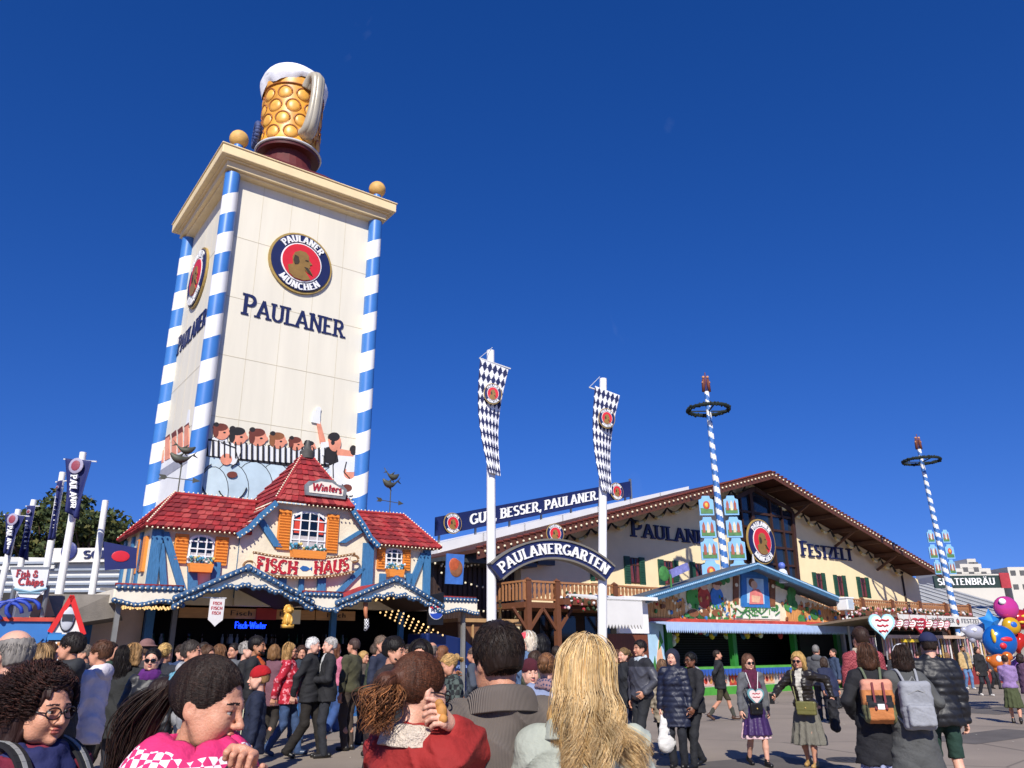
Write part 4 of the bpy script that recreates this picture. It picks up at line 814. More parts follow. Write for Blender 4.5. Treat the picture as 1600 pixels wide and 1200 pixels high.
for py_ in (803, 826, 853, 880):
    z = L(1190, py_, -.5)[1]; xx = [x for x in np.linspace(P_[0][0], P_[3][0], 60) if top_at(x) > z]; fr.box(min(xx), max(xx), -.57, -.44, z-.08, z+.08)
fr.build('frame', FW, bo)
bb = MB(); bb.box(P_[0][0]-.4, P_[4][0]+1.0, -1.6, 0, zb0-.5, zb0-.25); bb.box(P_[0][0], P_[4][0], -1.2, .0, zb0-2.4, zb0-.5); bb.build('bay_sill', FW, bo)
rc = L(1190, 846, -1.4); rr = (L(1209, 846, -1.4)[0]-L(1170, 846, -1.4)[0])/2
roundel(hall, 'emblem', rc[0], rc[1], max(rr, 1.55), -1.3)
m = MB(); m.box(rc[0]-.15, rc[0]+.15, -1.3, -.4, rc[1]-.15, rc[1]+.15); m.build('emblem_bracket', FW, hall)
t = MB(); a = L(987, 838, -.1); b_ = L(1117, 854, -.1); h_ = L(987, 812, -.1)[1]-a[1]; flat_text(t, 'PAULANER', a[0], a[1], h_, b_[0]-a[0], thick=.165, thin=.1, y0=-.13, y1=.005, small=.84); t.build('lettering', NAVY, hall)
t = MB(); a = L(1253, 868, -.1); b_ = L(1333, 873, -.1); h_ = L(1253, 845, -.1)[1]-a[1]; flat_text(t, 'FESTZELT', a[0], a[1], h_, b_[0]-a[0], thick=.165, thin=.1, y0=-.13, y1=.005, small=.84); t.build('lettering', NAVY, hall)
dp = MB(); x = L(1413, 930)[0]; dp.tube([(x, -.08, 4.5), (x, -.08, rz_at(x)-.4)], .08, 8); dp.build('downpipe', DBROWN, hall)
# balcony
yb_ = -3.0; bxa = L(818, 905, yb_)[0]; bzt = L(820, 906, yb_)[1]; bzb = L(820, 940, yb_)[1]; bxb = L(1515, 945, yb_)[0]
RW = M('rail_wood', '#a8744c', .6, .15, 5, .3, stretch=(1, 1, 10)); PW = M('post_wood', '#6b4028', .7, .2, 5, .3, stretch=(6, 6, 1))
bal = MB(); bal.box(bxa, bxb, yb_, 0, bzb-.28, bzb); bal = bal.build('balcony', PW, hall)
rl = MB(); rl.box(bxa, bxb, yb_-.06, yb_+.06, bzt-.1, bzt); rl.box(bxa, bxb, yb_-.05, yb_+.05, bzb+.08, bzb+.18)
n = int((bxb-bxa)/.28)
for i in range(n):
    x = bxa+(i+.5)*(bxb-bxa)/n; rl.prism([(x-.05, bzb+.15), (x+.05, bzb+.15), (x+.1, bzb+.35), (x+.05, (bzt+bzb)/2), (x+.1, bzt-.3), (x+.05, bzt-.08), (x-.05, bzt-.08), (x-.1, bzt-.3), (x-.05, (bzt+bzb)/2), (x-.1, bzb+.35)], yb_-.025, yb_+.025)
for i in range(int(-yb_/.3)): rl.box(bxa-.03, bxa+.03, yb_+i*.3-.06, yb_+i*.3+.06, bzb+.1, bzt-.05)
rl.box(bxa-.05, bxa+.05, yb_, 0, bzt-.1, bzt); rl.build('railing', RW, bal)
x = bxa+.25; k = 0
while x < bxb:
    pm = MB(); pm.box(x-.14, x+.14, yb_-.14, yb_+.14, 0, bzt+.02); pm.add([(x-.17, yb_-.17, bzt), (x+.17, yb_-.17, bzt), (x+.17, yb_+.17, bzt), (x-.17, yb_+.17, bzt), (x, yb_, bzt+.16)], [(0, 1, 4), (1, 2, 4), (2, 3, 4), (3, 0, 4)])
    for s_ in (-1, 1): pm.bar((x+s_*.12, yb_, bzb-1.3), (x+s_*.95, yb_, bzb-.3), .14, .14)
    pm.build('post', PW, bal); x += 4.1 if k else 1.9; k += 1
for i in range(2):
    xa, xb = ((bxa+2.2, L(1010, 925, yb_)[0]), (L(1310, 950, yb_)[0], bxb-1))[i]
    fb = MB(); fb.box(xa, xb, yb_-.45, yb_-.1, bzb-.1, bzb+.22); fb = fb.build('flower_box', PW, bal)
    fw = MB(); N = int((xb-xa)*26)
    for q_ in range(N): fw.ball((random.uniform(xa, xb), yb_-.28+random.uniform(-.25, .2), bzb+.15+random.uniform(-.55, .35)), random.uniform(.05, .12), 5, random.choice((0, 0, 0, 1, 1, 2, 3)))
    fw.build('flowers', [M('leaf_dark', '#2c3d22', .8, .3, 6), M('petal_white', '#e0dad6', .7, .1, 6), M('petal_pink', '#c98a92', .7, .2, 6), M('petal_red', '#a52a33', .7, .2, 6)], fb)
gf = MB(); gf.box(.0, XW, -.04, .0, .0, 4.1, 0)
x = 1.2
while x < XW-2: gf.box(x, x+2.6, -.07, -.03, .9, 3.6, 1); x += 3.3
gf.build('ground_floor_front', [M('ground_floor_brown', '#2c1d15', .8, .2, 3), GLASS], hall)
# roof sign
yb2 = 8.6; p0, p1, p2, p3 = [L(*p, yb2) for p in ((680, 808), (680, 838), (985, 740), (985, 776))]
k_ = (p3[1]-p1[1])/(p3[0]-p1[0]); hh = p0[1]-p1[1]; WS = p3[0]-p1[0]
rs = thing('roof_sign', 'long navy slogan sign sloping up along the white roof edge of the hall', 'sign', HS.W(p1[0], yb2, p1[1]), HS.th)
m = MB(); m.hexa([(0, -.1, 0), (WS, -.1, k_*WS), (WS, .1, k_*WS), (0, .1, 0)], [(0, -.1, hh), (WS, -.1, k_*WS+hh), (WS, .1, k_*WS+hh), (0, .1, hh)]); m.build('board', NAVY, rs)
for i in range(7): x = .4+i*(WS-.8)/6; m = MB(); m.bar((x, .2, k_*x+hh*.8), (x, .2, k_*x-.9), .12); m.build('support', GREY, rs)
m = MB(); m.box(WS, WS+.12, -.1, .1, k_*WS-.8, k_*WS+hh+.2); m.build('support', GREY, rs)
t = MB(); u0 = WS*.145; u1 = WS*.80
letters(t, 'GUT, BESSER, PAULANER.', lambda u, v: (u0+u, k_*(u0+u)+hh*.24+v), hh*.56, width=u1-u0, thick=.2, thin=.11, y0=-.16, y1=-.09, serif=.06); t.build('lettering', WHITE, rs)
for fx_ in (.065, .905):
    r_ = roundel(rs, 'emblem', 0, 0, hh*.56, -.12); r_.location = (WS*fx_, -.1, k_*WS*fx_+hh*.5)
# entrance hut with white awning
eh = thing('entrance_booth', 'brown wooden entrance booth with white scalloped awning and white panel behind the second flag pole', 'booth', HS.W(0, 0), HS.th)
ye = -13.5; L2 = lambda a, b_: L(a, b_, ye)
a, b_ = L2(886, 939), L2(954, 942); m = MB(); n = 14; lo = []
for i in range(n+1): lo += [(a[0]+(b_[0]-a[0])*i/n, a[1]-.82+.0*i), (a[0]+(b_[0]-a[0])*(i+.5)/n, a[1]-.96)] if i < n else [(b_[0], a[1]-.82)]
m.prism([(a[0], a[1])]+lo+[(b_[0], a[1])], ye-1.6, ye-1.55); m.hexa([(a[0], ye-1.6, a[1]-.05), (b_[0], ye-1.6, a[1]-.05), (b_[0], ye, a[1]+.2), (a[0], ye, a[1]+.2)], [(a[0], ye-1.6, a[1]), (b_[0], ye-1.6, a[1]), (b_[0], ye, a[1]+.25), (a[0], ye, a[1]+.25)]); m.build('awning', M('awning_white', '#dcdad4', .8, .04, 2), eh)
a, b_ = L2(961, 938), L2(1010, 990); m = MB(); m.box(a[0], b_[0], ye-.15, ye, b_[1], a[1]); m.box(a[0]-.1, b_[0]+.1, ye-.6, ye+.1, a[1], a[1]+.12); m.build('panel', WHITE, eh)
a, b_ = L2(948, 990), L2(1012, 1040); m = MB(); m.box(a[0], b_[0], ye-.1, ye+2, 0, a[1]-.01); m.build('wall', M('booth_wood', '#6d3a22', .6, .2, 4, .3, stretch=(6, 6, 1)), eh)
a = L2(898, 960); m = MB(); m.tube([(a[0], ye-1.5, 0), (a[0], ye-1.5, a[1])], .06, 8); m.build('post', SILV, eh)
for (pa, pb, col, nm, lb_) in (((779, 977), (812, 1005), '#e2cf9c', 'ticket_box', 'small cream box wall standing left of the balcony post beside the first flag pole'),):
    a, b_ = L(*pa, -4), L(*pb, -4); o = thing(nm, lb_, 'box', HS.W(a[0], -4), HS.th)
    m = MB(); m.box(0, b_[0]-a[0], 0, 1.2, 0, a[1]); m.build('wall', CREAM, o); m = MB(); m.box(-.05, b_[0]-a[0]+.05, -.05, 1.25, a[1], a[1]+.07); m.build('lid', M('lid_wood', '#8a6a48', .7, .2, 5), o)
# ================================================================== FLAG POLES AND ARCH SIGN
CHK = [M('lozenge_white', '#e4e4e6', .8, .04, 3), M('lozenge_navy', '#1a2350', .8, .1, 3)]
def banner_pole(name, label, foot, Y, top, flag_top, flag_bot, group):
    T = at(*top, Y); Bf = at(*foot, Y); d = (T-Bf)/(T[2]-Bf[2]); G_ = Bf-d*Bf[2]; H = T[2]
    o = thing(name, label, 'flag pole', G_, R_(30), group); c, s_ = math.cos(R_(30)), math.sin(R_(30))
    lean = lambda z: ((d[0]*c+d[1]*s_)*z, (-d[0]*s_+d[1]*c)*z, z)
    m = MB(); m.tube([lean(0), lean(H)], [.15, .12], 14); m.lathe([(.16, 0), (.16, .35), (.3, .36), (.3, 0)], 14); m.build('mast', WHITE, o, smooth=40)
    zt = at(*flag_top, Y)[2]; zb = at(*flag_bot, Y)[2]; hF = zt-zb; p0 = lean(zt)
    m = MB(); m.bar((p0[0]-.5, -.16, zt+.12), (p0[0]+.6, -.2, zt-.06), .04); m.bar((p0[0]-.5, -.16, zt+.12), (p0[0], -.1, zt+.6), .015); m.build('crossbar', SILV, o)
    n, k = 44, 170; v, f, ms = [], [], []
    for j in range(k+1):
        t = j/k; wf = 1.0-.6*t; fold = .35*(t**.8)
        for i in range(n+1):
            u = i/n-.5; x = u*1.02*wf-.2*math.sin(t*3.1)+.03; y = -.2-.1*math.sin(u*6+t*3)*fold-.02*math.sin(u*13+t*9)*fold; z = zt-hF*t-.17*u*(1-t*.6)
            q_ = lean(z); v.append((q_[0]+x, q_[1]+y, z))
    for j in range(k):
        for i in range(n):
            f.append((j*(n+1)+i, j*(n+1)+i+1, (j+1)*(n+1)+i+1, (j+1)*(n+1)+i)); U = (i+.5)/n*5.5; V_ = (j+.5)/k*hF/.36
            cu, cv = (i+.5)/n-.5, (j+.5)/k*hF-.95
            ms.append((math.floor(U+V_)+math.floor(U-V_)) % 2)
    m = MB(); m.add(v, f, ms); fl_ = m.build('banner', CHK, o, smooth=True)
    sm = fl_.modifiers.new('thick', 'SOLIDIFY'); sm.thickness = .008
    c_ = v[int(k*.3)*(n+1)+n//2]; r_ = roundel(fl_, 'emblem', 0, 0, .34, 0); r_.location = (c_[0]-.0, c_[1]-.16, c_[2]); r_.scale = (.85, 1, 1); r_.rotation_euler = (0, 0, R_(-14))
    return o, G_, d
pa_, G1, d1 = banner_pole('flag_pole', 'tall white pole with chequered navy banner at the left end of the arched garden sign', (768, 975), 23.2, (766.5, 548), (766, 572), (769, 743), 'white poles with chequered banners')
pb_, G2, d2 = banner_pole('flag_pole', 'white pole with chequered navy banner at the right end of the arched garden sign', (941, 1030), 24.6, (942.5, 592), (943, 613), (940, 771), 'white poles with chequered banners')
Pm = (G1+G2)/2; dv = G2-G1; thA = math.atan2(dv[1], dv[0]); AS = Site(Pm, thA)
AS.P = AS.P+np.array([d1[0], d1[1], 0])*4-AS.ey*.2
arch = thing('arch_sign', 'arched navy garden sign with white letters spanning the two white poles', 'sign', AS.P, thA)
pts = [AS.L(*p) for p in ((764, 884), (806, 856), (860, 845), (905, 858), (958, 888))]; pl = [AS.L(*p) for p in ((772, 893), (812, 873), (862, 869), (905, 880), (949, 904))]
# fit circle through three points of the top edge
def circ3(a, b_, c):
    A_ = np.array([[2*(b_[0]-a[0]), 2*(b_[1]-a[1])], [2*(c[0]-a[0]), 2*(c[1]-a[1])]]); r = np.array([b_[0]**2+b_[1]**2-a[0]**2-a[1]**2, c[0]**2+c[1]**2-a[0]**2-a[1]**2]); q_ = np.linalg.solve(A_, r); return q_, math.hypot(a[0]-q_[0], a[1]-q_[1])
cc, Rt = circ3(pts[0], pts[2], pts[4]); th0 = math.atan2(pts[0][1]-cc[1], pts[0][0]-cc[0]); th1 = math.atan2(pts[4][1]-cc[1], pts[4][0]-cc[0]); hA = pts[2][1]-pl[2][1]+.05
def band(mb, r0, r1, y0, y1, mi, e=0.):
    n = 24; v = []
    for i in range(n+1):
        a = th0-e+(th1-th0+2*e)*i/n
        for r in (r0, r1):
            for y in (y0, y1): v.append((cc[0]+r*math.cos(a), y, cc[1]+r*math.sin(a)))
    f = []
    for i in range(n): k = 4*i; f += [(k, k+4, k+6, k+2), (k+1, k+3, k+7, k+5), (k, k+1, k+5, k+4), (k+2, k+6, k+7, k+3)]
    f += [(0, 2, 3, 1), (4*n, 4*n+1, 4*n+3, 4*n+2)]; mb.add(v, f, mi)
m = MB(); band(m, Rt-hA, Rt, -.12, .12, 0); m.build('board', NAVY, arch)
m = MB(); band(m, Rt-.005, Rt+.05, -.16, .16, 0, .01); band(m, Rt-hA-.05, Rt-hA+.005, -.16, .16, 0, .01); m.build('frame', M('arch_frame', '#6f6a60', .5, .1, 4), arch)
t = MB(); s_ = 'PAULANERGARTEN'; hL = hA*.6; Wt = text_width(s_, .1); am = (th0+th1)/2; span = abs(th1-th0)*.93
def fn(u, v): a = am+span/2-span*(u/(Wt*hL)); r = Rt-hA+hA*.2+v; return cc[0]+r*math.cos(a), cc[1]+r*math.sin(a)
letters(t, s_, fn, hL, .22, .11, -.17, -.115, sp=.1, serif=.07); t.build('lettering', WHITE, arch)
e_ = AS.L(866, 834); r_ = roundel(arch, 'emblem', 0, 0, .30, 0); r_.location = (e_[0], -.05, e_[1])
# ================================================================== MAYPOLES
def maypole(label, foot, ring, top, Y, rw, plq):
    T = at(*top, Y); G_ = np.array([T[0], Y, 0]); Bf = at(*foot, Y); G_[0] = Bf[0]; H = T[2]; dx = (T[0]-Bf[0])/(T[2]-Bf[2]); G_[0] -= dx*Bf[2]
    o = thing('maypole', label, 'maypole', G_, 0, 'blue and white striped maypoles', 1)
    n = 18; zs = []; pitch = .62; rows = int(H/.04); v, f, ms = [], [], []
    N = int(H/(pitch/2)); 
    for i in range(N*4+1):
        z = H*i/(N*4); r = .26-.13*z/H
        for j in range(n): a = 6.2832*j/n; v.append((dx*z+r*math.cos(a), r*math.sin(a), z))
    for i in range(N*4):
        for j in range(n):
            f.append((i*n+j, i*n+(j+1) % n, (i+1)*n+(j+1) % n, (i+1)*n+j)); z = H*(i+.5)/(N*4); ms.append(int(math.floor((z+pitch*(j+.5)/n)/pitch*2)) % 2)
    m = MB(); m.add(v, f, ms); m.build('pole', [M('pole_blue', '#3f6fae', .5, .08, 3), M('pole_white', '#e6e5e0', .5, .05, 3)], o, smooth=True)
    zr = at(*ring, Y)[2]; m = MB(); m.tube([(dx*zr+rw*math.cos(6.2832*i/40), rw*math.sin(6.2832*i/40), zr) for i in range(41)], .1, 8)
    for i in range(260): a = random.random()*6.283; m.ball((dx*zr+(rw+random.uniform(-.09, .09))*math.cos(a), (rw+random.uniform(-.09, .09))*math.sin(a), zr+random.uniform(-.1, .1)), .055, 5)
    for a in (0, 1.57): m.bar((dx*zr-rw*math.cos(a), -rw*math.sin(a), zr-.1), (dx*zr+rw*math.cos(a), rw*math.sin(a), zr-.1), .06)
    m.build('wreath', M('wreath_green', '#122019', .8, .3, 8), o)
    m = MB(); x = dx*H
    for s_ in (-1, 1): m.tube([(x+s_*.16, 0, H), (x+s_*.14, 0, H+.5), (x+s_*.12, -.02, H+.75)], [.1, .1, .08], 8, 0); m.tube([(x+s_*.12, 0, H+.7), (x+s_*.22, -.06, H+.5)], .05, 6, 1); m.ball((x+s_*.12, -.02, H+.86), .09, 8, 1)
    m.tube([(x, 0, H), (x, 0, H+1.15)], .03, 6, 0); m.build('figures', [M('figure_brown', '#6a3524', .7, .3, 6), M('figure_skin', '#c58a62', .7, .2, 6)], o, smooth=True)
    for (pz, w_, h_) in plq:
        z = at(*pz, Y)[2]
        for s_ in (-1, 1):
            xc = dx*z+s_*(w_/2+.28); m = MB()
            m.prism([(xc-w_/2, z-h_/2), (xc+w_/2, z-h_/2), (xc+w_/2, z+h_*.3), (xc+w_*.3, z+h_*.36), (xc+w_*.25, z+h_*.5), (xc-w_*.25, z+h_*.5), (xc-w_*.3, z+h_*.36), (xc-w_/2, z+h_*.3)], -.06, .02, 0); k = random.randint(0, 2)
            m.prism([(xc-w_*.42, z-h_*.42), (xc+w_*.42, z-h_*.42), (xc+w_*.42, z-h_*.2), (xc-w_*.42, z-h_*.12)], -.075, -.058, 1)
            if k == 0: m.ball((xc, -.07, z+.02), (w_*.24, .03, h_*.22), 12, 3); m.ball((xc, -.09, z+.02), (w_*.12, .03, h_*.12), 10, 4)
            else:
                for q_ in (-.26, .02, .26): b2 = xc+q_*w_; m.prism([(b2-w_*.09, z-h_*.26), (b2+w_*.09, z-h_*.26), (b2+w_*.09, z+h_*.08), (b2, z+h_*(.28 if q_ else .22)), (b2-w_*.09, z+h_*.08)], -.085, -.07, 2 if q_ == .02 else 5)
            m.build('plaque', [M('plaque_sky', '#7db0d8', .6, .1, 2), M('plaque_green', '#4d7a45', .6, .3, 4), M('plaque_wall', '#d8c8a8', .6, .15, 4), M('plaque_red', '#b5482f', .6, .2, 5), M('plaque_gold', '#d9a93c', .6, .1, 4), M('plaque_roof', '#9a5240', .6, .2, 5)], o)
maypole('blue and white spiral striped maypole with green wreath in front of the hall gable', (1133, 890), (1107, 640), (1104, 612), 42, 1.13, [((1120, 790), .78, 1.05), ((1123, 824), .85, 1.1), ((1127, 858), .9, 1.15), ((1131, 893), .95, 1.15)])
maypole('blue and white spiral striped maypole rising right of the hall beside the far buildings', (1480, 905), (1440, 720), (1436, 702), 56, 1.25, [((1455, 838), .5, .9), ((1462, 862), .6, 1.0), ((1467, 886), .45, 1.0)])

# ================================================================== SHOOTING STALL WITH PAINTED GABLE
SP = ground(1105, 1086); SS = Site(SP); L = SS.L
stall = thing('game_stall', 'fairground game stall with painted gable, blue roof edge and pale fringed awning', 'game stall', SS.W(0, 0), SS.th)
xa, xb = L(1016, 1090)[0], L(1326, 1085)[0]; A = L(1178, 884, -.7); EL = L(1008, 937, -.7); ER = L(1326, 946, -.7)
zw = 2.86
PB = M('panel_board', '#e6d3ae', .7, .12, 2.5); OCH = M('painted_post', '#c98a4c', .7, .35, 4, stretch=(5, 1, .6)); PGR = M('painted_green', '#3f7d3c', .7, .35, 5); PRED = M('painted_red', '#b8402f', .7, .3, 4); PBL = M('painted_blue', '#3f78b5', .7, .25, 4); PBR = M('painted_brown', '#7c4b2c', .7, .3, 5); PSK = M('painted_skin', '#dfae8c', .7, .15, 4); PLB = M('painted_sky', '#a9cbe0', .7, .15, 2); LGR = M('lime_green', '#4c9a38', .6, .15, 4)
m = MB(); apex = (A[0], A[1]-.12); sL = (A[1]-EL[1])/(A[0]-EL[0]); sR = (A[1]-ER[1])/(ER[0]-A[0])
zwl = A[1]-.2-sL*(A[0]-xa); zwr = A[1]-.2-sR*(xb-A[0])
m.prism([(xa, zw), (xb, zw), (xb, zwr), (A[0], A[1]-.2), (xa, zwl)], 0, .15, 0); gb = m.build('gable', PB, stall)
ztop = lambda x: (A[1]-.22-sL*(A[0]-x)) if x < A[0] else (A[1]-.22-sR*(x-A[0]))
m = MB(); x = xa+.1; k = 0
while x < xb-.15:
    w_ = random.uniform(.12, .2)
    if not (L(1068, 930)[0] < x < L(1132, 930)[0]) and not (L(1140, 930)[0] < x < L(1222, 930)[0]):
        h_ = min(ztop(x)-.05, zw+random.uniform(.65, 1.0)); m.prism([(x, zw), (x+w_, zw), (x+w_, h_-.08), (x+w_/2, h_), (x, h_-.06)], -.03-.002*(k % 3), .0, 0)
    x += w_+.02; k += 1
m.build('painted_palings', OCH, gb)
def P(*pts): return [L(px_, py_, -.04) for px_, py_ in pts]
def blob(mb, cx, cy, rx, ry, mi, d, n=14): c = L(cx, cy, -.04); e = L(cx+rx, cy, -.04); g_ = L(cx, cy-ry, -.04); mb.prism([(c[0]+(e[0]-c[0])*math.cos(6.283*i/n), c[1]+(g_[1]-c[1])*math.sin(6.283*i/n)) for i in range(n)], -.05-d, -.01, mi)
m = MB()
for i, (cx, c_) in enumerate(((1083, 0), (1100, 1), (1120, 2))):
    blob(m, cx, 934, 10, 17, c_, .01+.004*i); blob(m, cx-1, 916, 5.5, 6, 3, .02+.004*i); blob(m, cx, 911, 7, 3.5, 4, .03+.004*i); blob(m, cx, 958, 8, 6, 4, .03)
m.prism(P((1072, 945), (1130, 948), (1126, 956), (1100, 962), (1078, 955)), -.04, -.01, 5)
m.build('painted_figures', [LGR, PRED, PBL, PSK, PBR, M('painted_cream', '#d8c49a', .7, .2, 4)], gb)
m = MB()
for i in range(26): blob(m, random.uniform(1072, 1135), random.uniform(960, 968), random.uniform(3, 5), random.uniform(2.5, 4), i % 2, .005*(i % 5))
for cx, cy in ((1236, 935), (1240, 945), (1232, 948), (1237, 925), (1272, 960), (1253, 968)): blob(m, cx, cy, 6, 8, 0, .01+.002*(cx % 7))
m.build('painted_leaves', [PGR, M('painted_dark_green', '#2b5a2c', .7, .3, 5)], gb)
# blue framed window with a painted lady
fr = MB(); fr.prism(P((1157, 897), (1198, 899), (1202, 950), (1158, 948)), -.09, -.01, 0); fr.prism(P((1154, 892), (1202, 895), (1203, 901), (1154, 898)), -.14, -.01, 0)
fr.prism(P((1165, 903), (1191, 905), (1193, 944), (1166, 942)), -.1, -.089, 1); fr = fr.build('picture_frame', [M('frame_blue', '#2f6fae', .6, .15, 4), PLB], gb)
m = MB(); m.prism(P((1169, 944), (1170, 926), (1176, 920), (1184, 921), (1190, 930), (1191, 944)), -.115, -.1, 0); blob(m, 1176, 914, 5, 6.5, 1, .075); blob(m, 1173, 911, 5, 7, 2, .07); m.prism(P((1172, 930), (1186, 932), (1184, 942), (1173, 941)), -.125, -.1, 1); m.build('painted_lady', [M('lady_pink', '#d97a72', .7, .2, 4), PSK, PBR], fr)
for s_ in ((1146, 900, 1154, 945), (1203, 902, 1211, 948)):
    m = MB(); m.prism(P((s_[0], s_[1]), (s_[2], s_[1]), (s_[2], s_[3]), (s_[0], s_[3])), -.06, -.01, 0); blob(m, (s_[0]+s_[2])/2, s_[1]+14, 2.2, 3, 1, .03); m.build('painted_shutter', [PBR, PB], gb)
m = MB(); m.prism(P((1141, 940), (1158, 948), (1202, 950), (1218, 944), (1219, 968), (1142, 966)), -.045, -.01, 0)
for i in range(34):
    cx, cy = random.uniform(1144, 1214), random.uniform(950, 964); a = random.choice((0, .8, -.8, 1.57)); dx, dy = 5*math.cos(a), 4*math.sin(a); p, q_ = L(cx-dx, cy-dy, -.04), L(cx+dx, cy+dy, -.04); m.bar((p[0], -.05-.001*i, p[1]), (q_[0], -.05-.001*i, q_[1]), .02, .05, 1)
m.build('lattice_panel', [M('lattice_cream', '#e0d8c4', .7, .1, 3), PGR], gb)
for i, (cx, cy) in enumerate(((1118, 912), (1124, 911), (1130, 909), (1137, 906), (1210, 908), (1216, 911), (1222, 915))):
    m = MB(); blob(m, cx, cy, 3.2, 5, 0, .01); m.build('painted_scroll', PGR, gb)
m = MB()
for i in range(120):
    cx = random.uniform(1022, 1318); z = zw+random.uniform(.05, .95); x = L(cx, 950, -.04)[0]
    if z > ztop(x)-.12 or 1150 < cx < 1206: continue
    r = random.uniform(.03, .085); k = random.choice((0, 0, 1, 2, 3, 4, 5)); n = 7; m.prism([(x+r*math.cos(6.283*j/n)*random.uniform(.7, 1.2), z+r*1.4*math.sin(6.283*j/n)*random.uniform(.7, 1.2)) for j in range(n)], -.062-.0006*i, -.03, k)
o_ = m.build('painted_details', [PGR, OCH, PBR, PRED, PB, PBL], gb); o_['kind'] = 'stuff'
# roof
m = MB(); q1 = [(EL[0]-.1, -.8, EL[1]), (A[0], -.8, A[1]), (A[0], .4, A[1]), (EL[0]-.1, .4, EL[1])]; q2 = [(A[0], -.8, A[1]), (ER[0]+.1, -.8, ER[1]), (ER[0]+.1, .4, ER[1]), (A[0], .4, A[1])]
m.slab(q1, .1); m.slab(q2, .1); sr_ = m.build('roof', M('stall_roof', '#54585c', .7, .2, 2), stall)
m = MB(); e0, e1, e2 = (EL[0]-.1, -.85, EL[1]), (A[0], -.85, A[1]), (ER[0]+.1, -.85, ER[1]); m.bar(e0, e1, .14, .26); m.bar(e1, e2, .14, .26); m.build('verge', M('verge_blue', '#3a6482', .5, .2, 5), sr_)
m = MB(); n = 64
for i in range(n): t = (i+.5)/n; m.ball((e0[0]+(e1[0]-e0[0])*t, -.93, e0[2]+(e1[2]-e0[2])*t+.06), .045, 5); 
for i in range(70): t = (i+.5)/70; m.ball((e1[0]+(e2[0]-e1[0])*t, -.93, e1[2]+(e2[2]-e1[2])*t+.06), .04, 5)
m.build('string_of_bulbs', M('bulb_blue', '#9fc3dd', .3, .1, 4), sr_)
m = MB(); m.box(A[0]-.12, A[0]+.12, -.8, -.6, A[1], A[1]+.1); m.tube([(A[0], -.7, A[1]), (A[0], -.7, A[1]+.5)], [.09, .02], 8); m.build('finial', SILV, sr_, smooth=40)
for i, (px_, py_) in enumerate(((1222, 890), (1048, 905))):
    c = L(px_, py_, -.5); m = MB()
    if i == 0: m.lathe([(.2, 0), (.16, .25), (.24, .3), (.2, .5), (.1, .6)], 10, (c[0], -.5, ztop(c[0])+.1)); m.ball((c[0], -.5, ztop(c[0])+.85), .16, 10, 1); m.build('roof_ornament', [M('ornament_white', '#cfd6dc', .5, .2, 5), M('ornament_blue', '#5a6fc0', .5, .2, 5)], sr_, smooth=40)
    else:
        zz = ztop(c[0])+.1; m.tube([(c[0], -.5, zz-.1), (c[0], -.5, zz+.75)], .04, 8, 0); m.ball((c[0]-.35, -.5, zz+.75), (.3, .06, .3), 12, 0); m.bar((c[0], -.5, zz+.75), (c[0]+1.0, -.55, zz+1.1), .1, .3, 1); m.build('roof_ornament', [PGR, M('ornament_lilac', '#7d7fb8', .5, .3, 6)], sr_)
# awning, posts, counter, inside
m = MB(); za = 2.66; x0, x1 = L(1040, 974, -.9)[0], L(1334, 985, -.9)[0]
m.hexa([(x0, -.9, za-.05), (x1, -.9, za-.05), (x1, -.11, za+.06), (x0, -.11, za+.06)], [(x0, -.9, za), (x1, -.9, za), (x1, -.11, za+.1), (x0, -.11, za+.1)], 0); n = int((x1-x0)/.11)
for i in range(n): xx = x0+(x1-x0)*i/n; w_ = (x1-x0)/n; m.prism([(xx, za+.02), (xx+w_*.9, za+.02), (xx+w_*.9, za-.22), (xx+w_*.45, za-.34), (xx, za-.22)], -.94, -.91, 0)
m.build('fringed_awning', M('awning_pale_blue', '#a9c0e2', .7, .1, 4), stall)
m = MB(); m.box(xa, xb, -.1, .2, zw-.12, zw+.03); m.build('beam', PRED, stall)
for px_, w_ in ((1046, .28), (1148, .24), (1244, .2), (1312, .3), (1322, .14)):
    x = L(px_, 1040, 0)[0]; m = MB(); m.box(x-w_/2, x+w_/2, -.12, .12, 0, zw-.1); m.build('post', M('stall_green', '#2f7a33', .5, .2, 4) if px_ != 1322 else SILV, stall)
m = MB(); x = L(1012, 1060)[0]; x2 = L(1040, 1060)[0]; m.prism([(x, .0), (x2, .0), (x2, 2.85), (x, 2.85)], -.05, .05, 0)
m.prism([(x+.4, .2), (x+.75, .2), (x+.85, 1.3), (x+.7, 2.2), (x+.5, 1.4)], -.07, -.051, 1); m.prism([(x+.15, .3), (x+.5, .5), (x+.4, 1.5), (x+.2, .9)], -.075, -.052, 2); m.prism([(x+.6, 1.7), (x+.9, 2.0), (x+.75, 2.4)], -.08, -.053, 2); m.build('side_panel', [PLB, PSK, PGR], stall)
m = MB(); m.box(xa+.9, xb, -.2, .6, 0, .95, 0); m.box(xa+.8, xb+.1, -.42, .7, .95, 1.05, 1); m.box(xa+.9, xb, -.24, -.19, 0, .3, 2)
ctr = m.build('counter', [M('counter_pale', '#c9c2b4', .6, .1, 3), M('counter_green', '#59a545', .5, .2, 3), LGR], stall)
m = MB(); n = 60
for i in range(n): xx = xa+.85+(xb-xa-.9)*i/n; m.prism([(xx, .97), (xx+.19, .97), (xx+.17, .78), (xx+.09, .7), (xx+.02, .78)], -.45, -.43)
m.build('counter_fringe', M('fringe_blue', '#3157a8', .6, .15, 5), ctr)
m = MB()
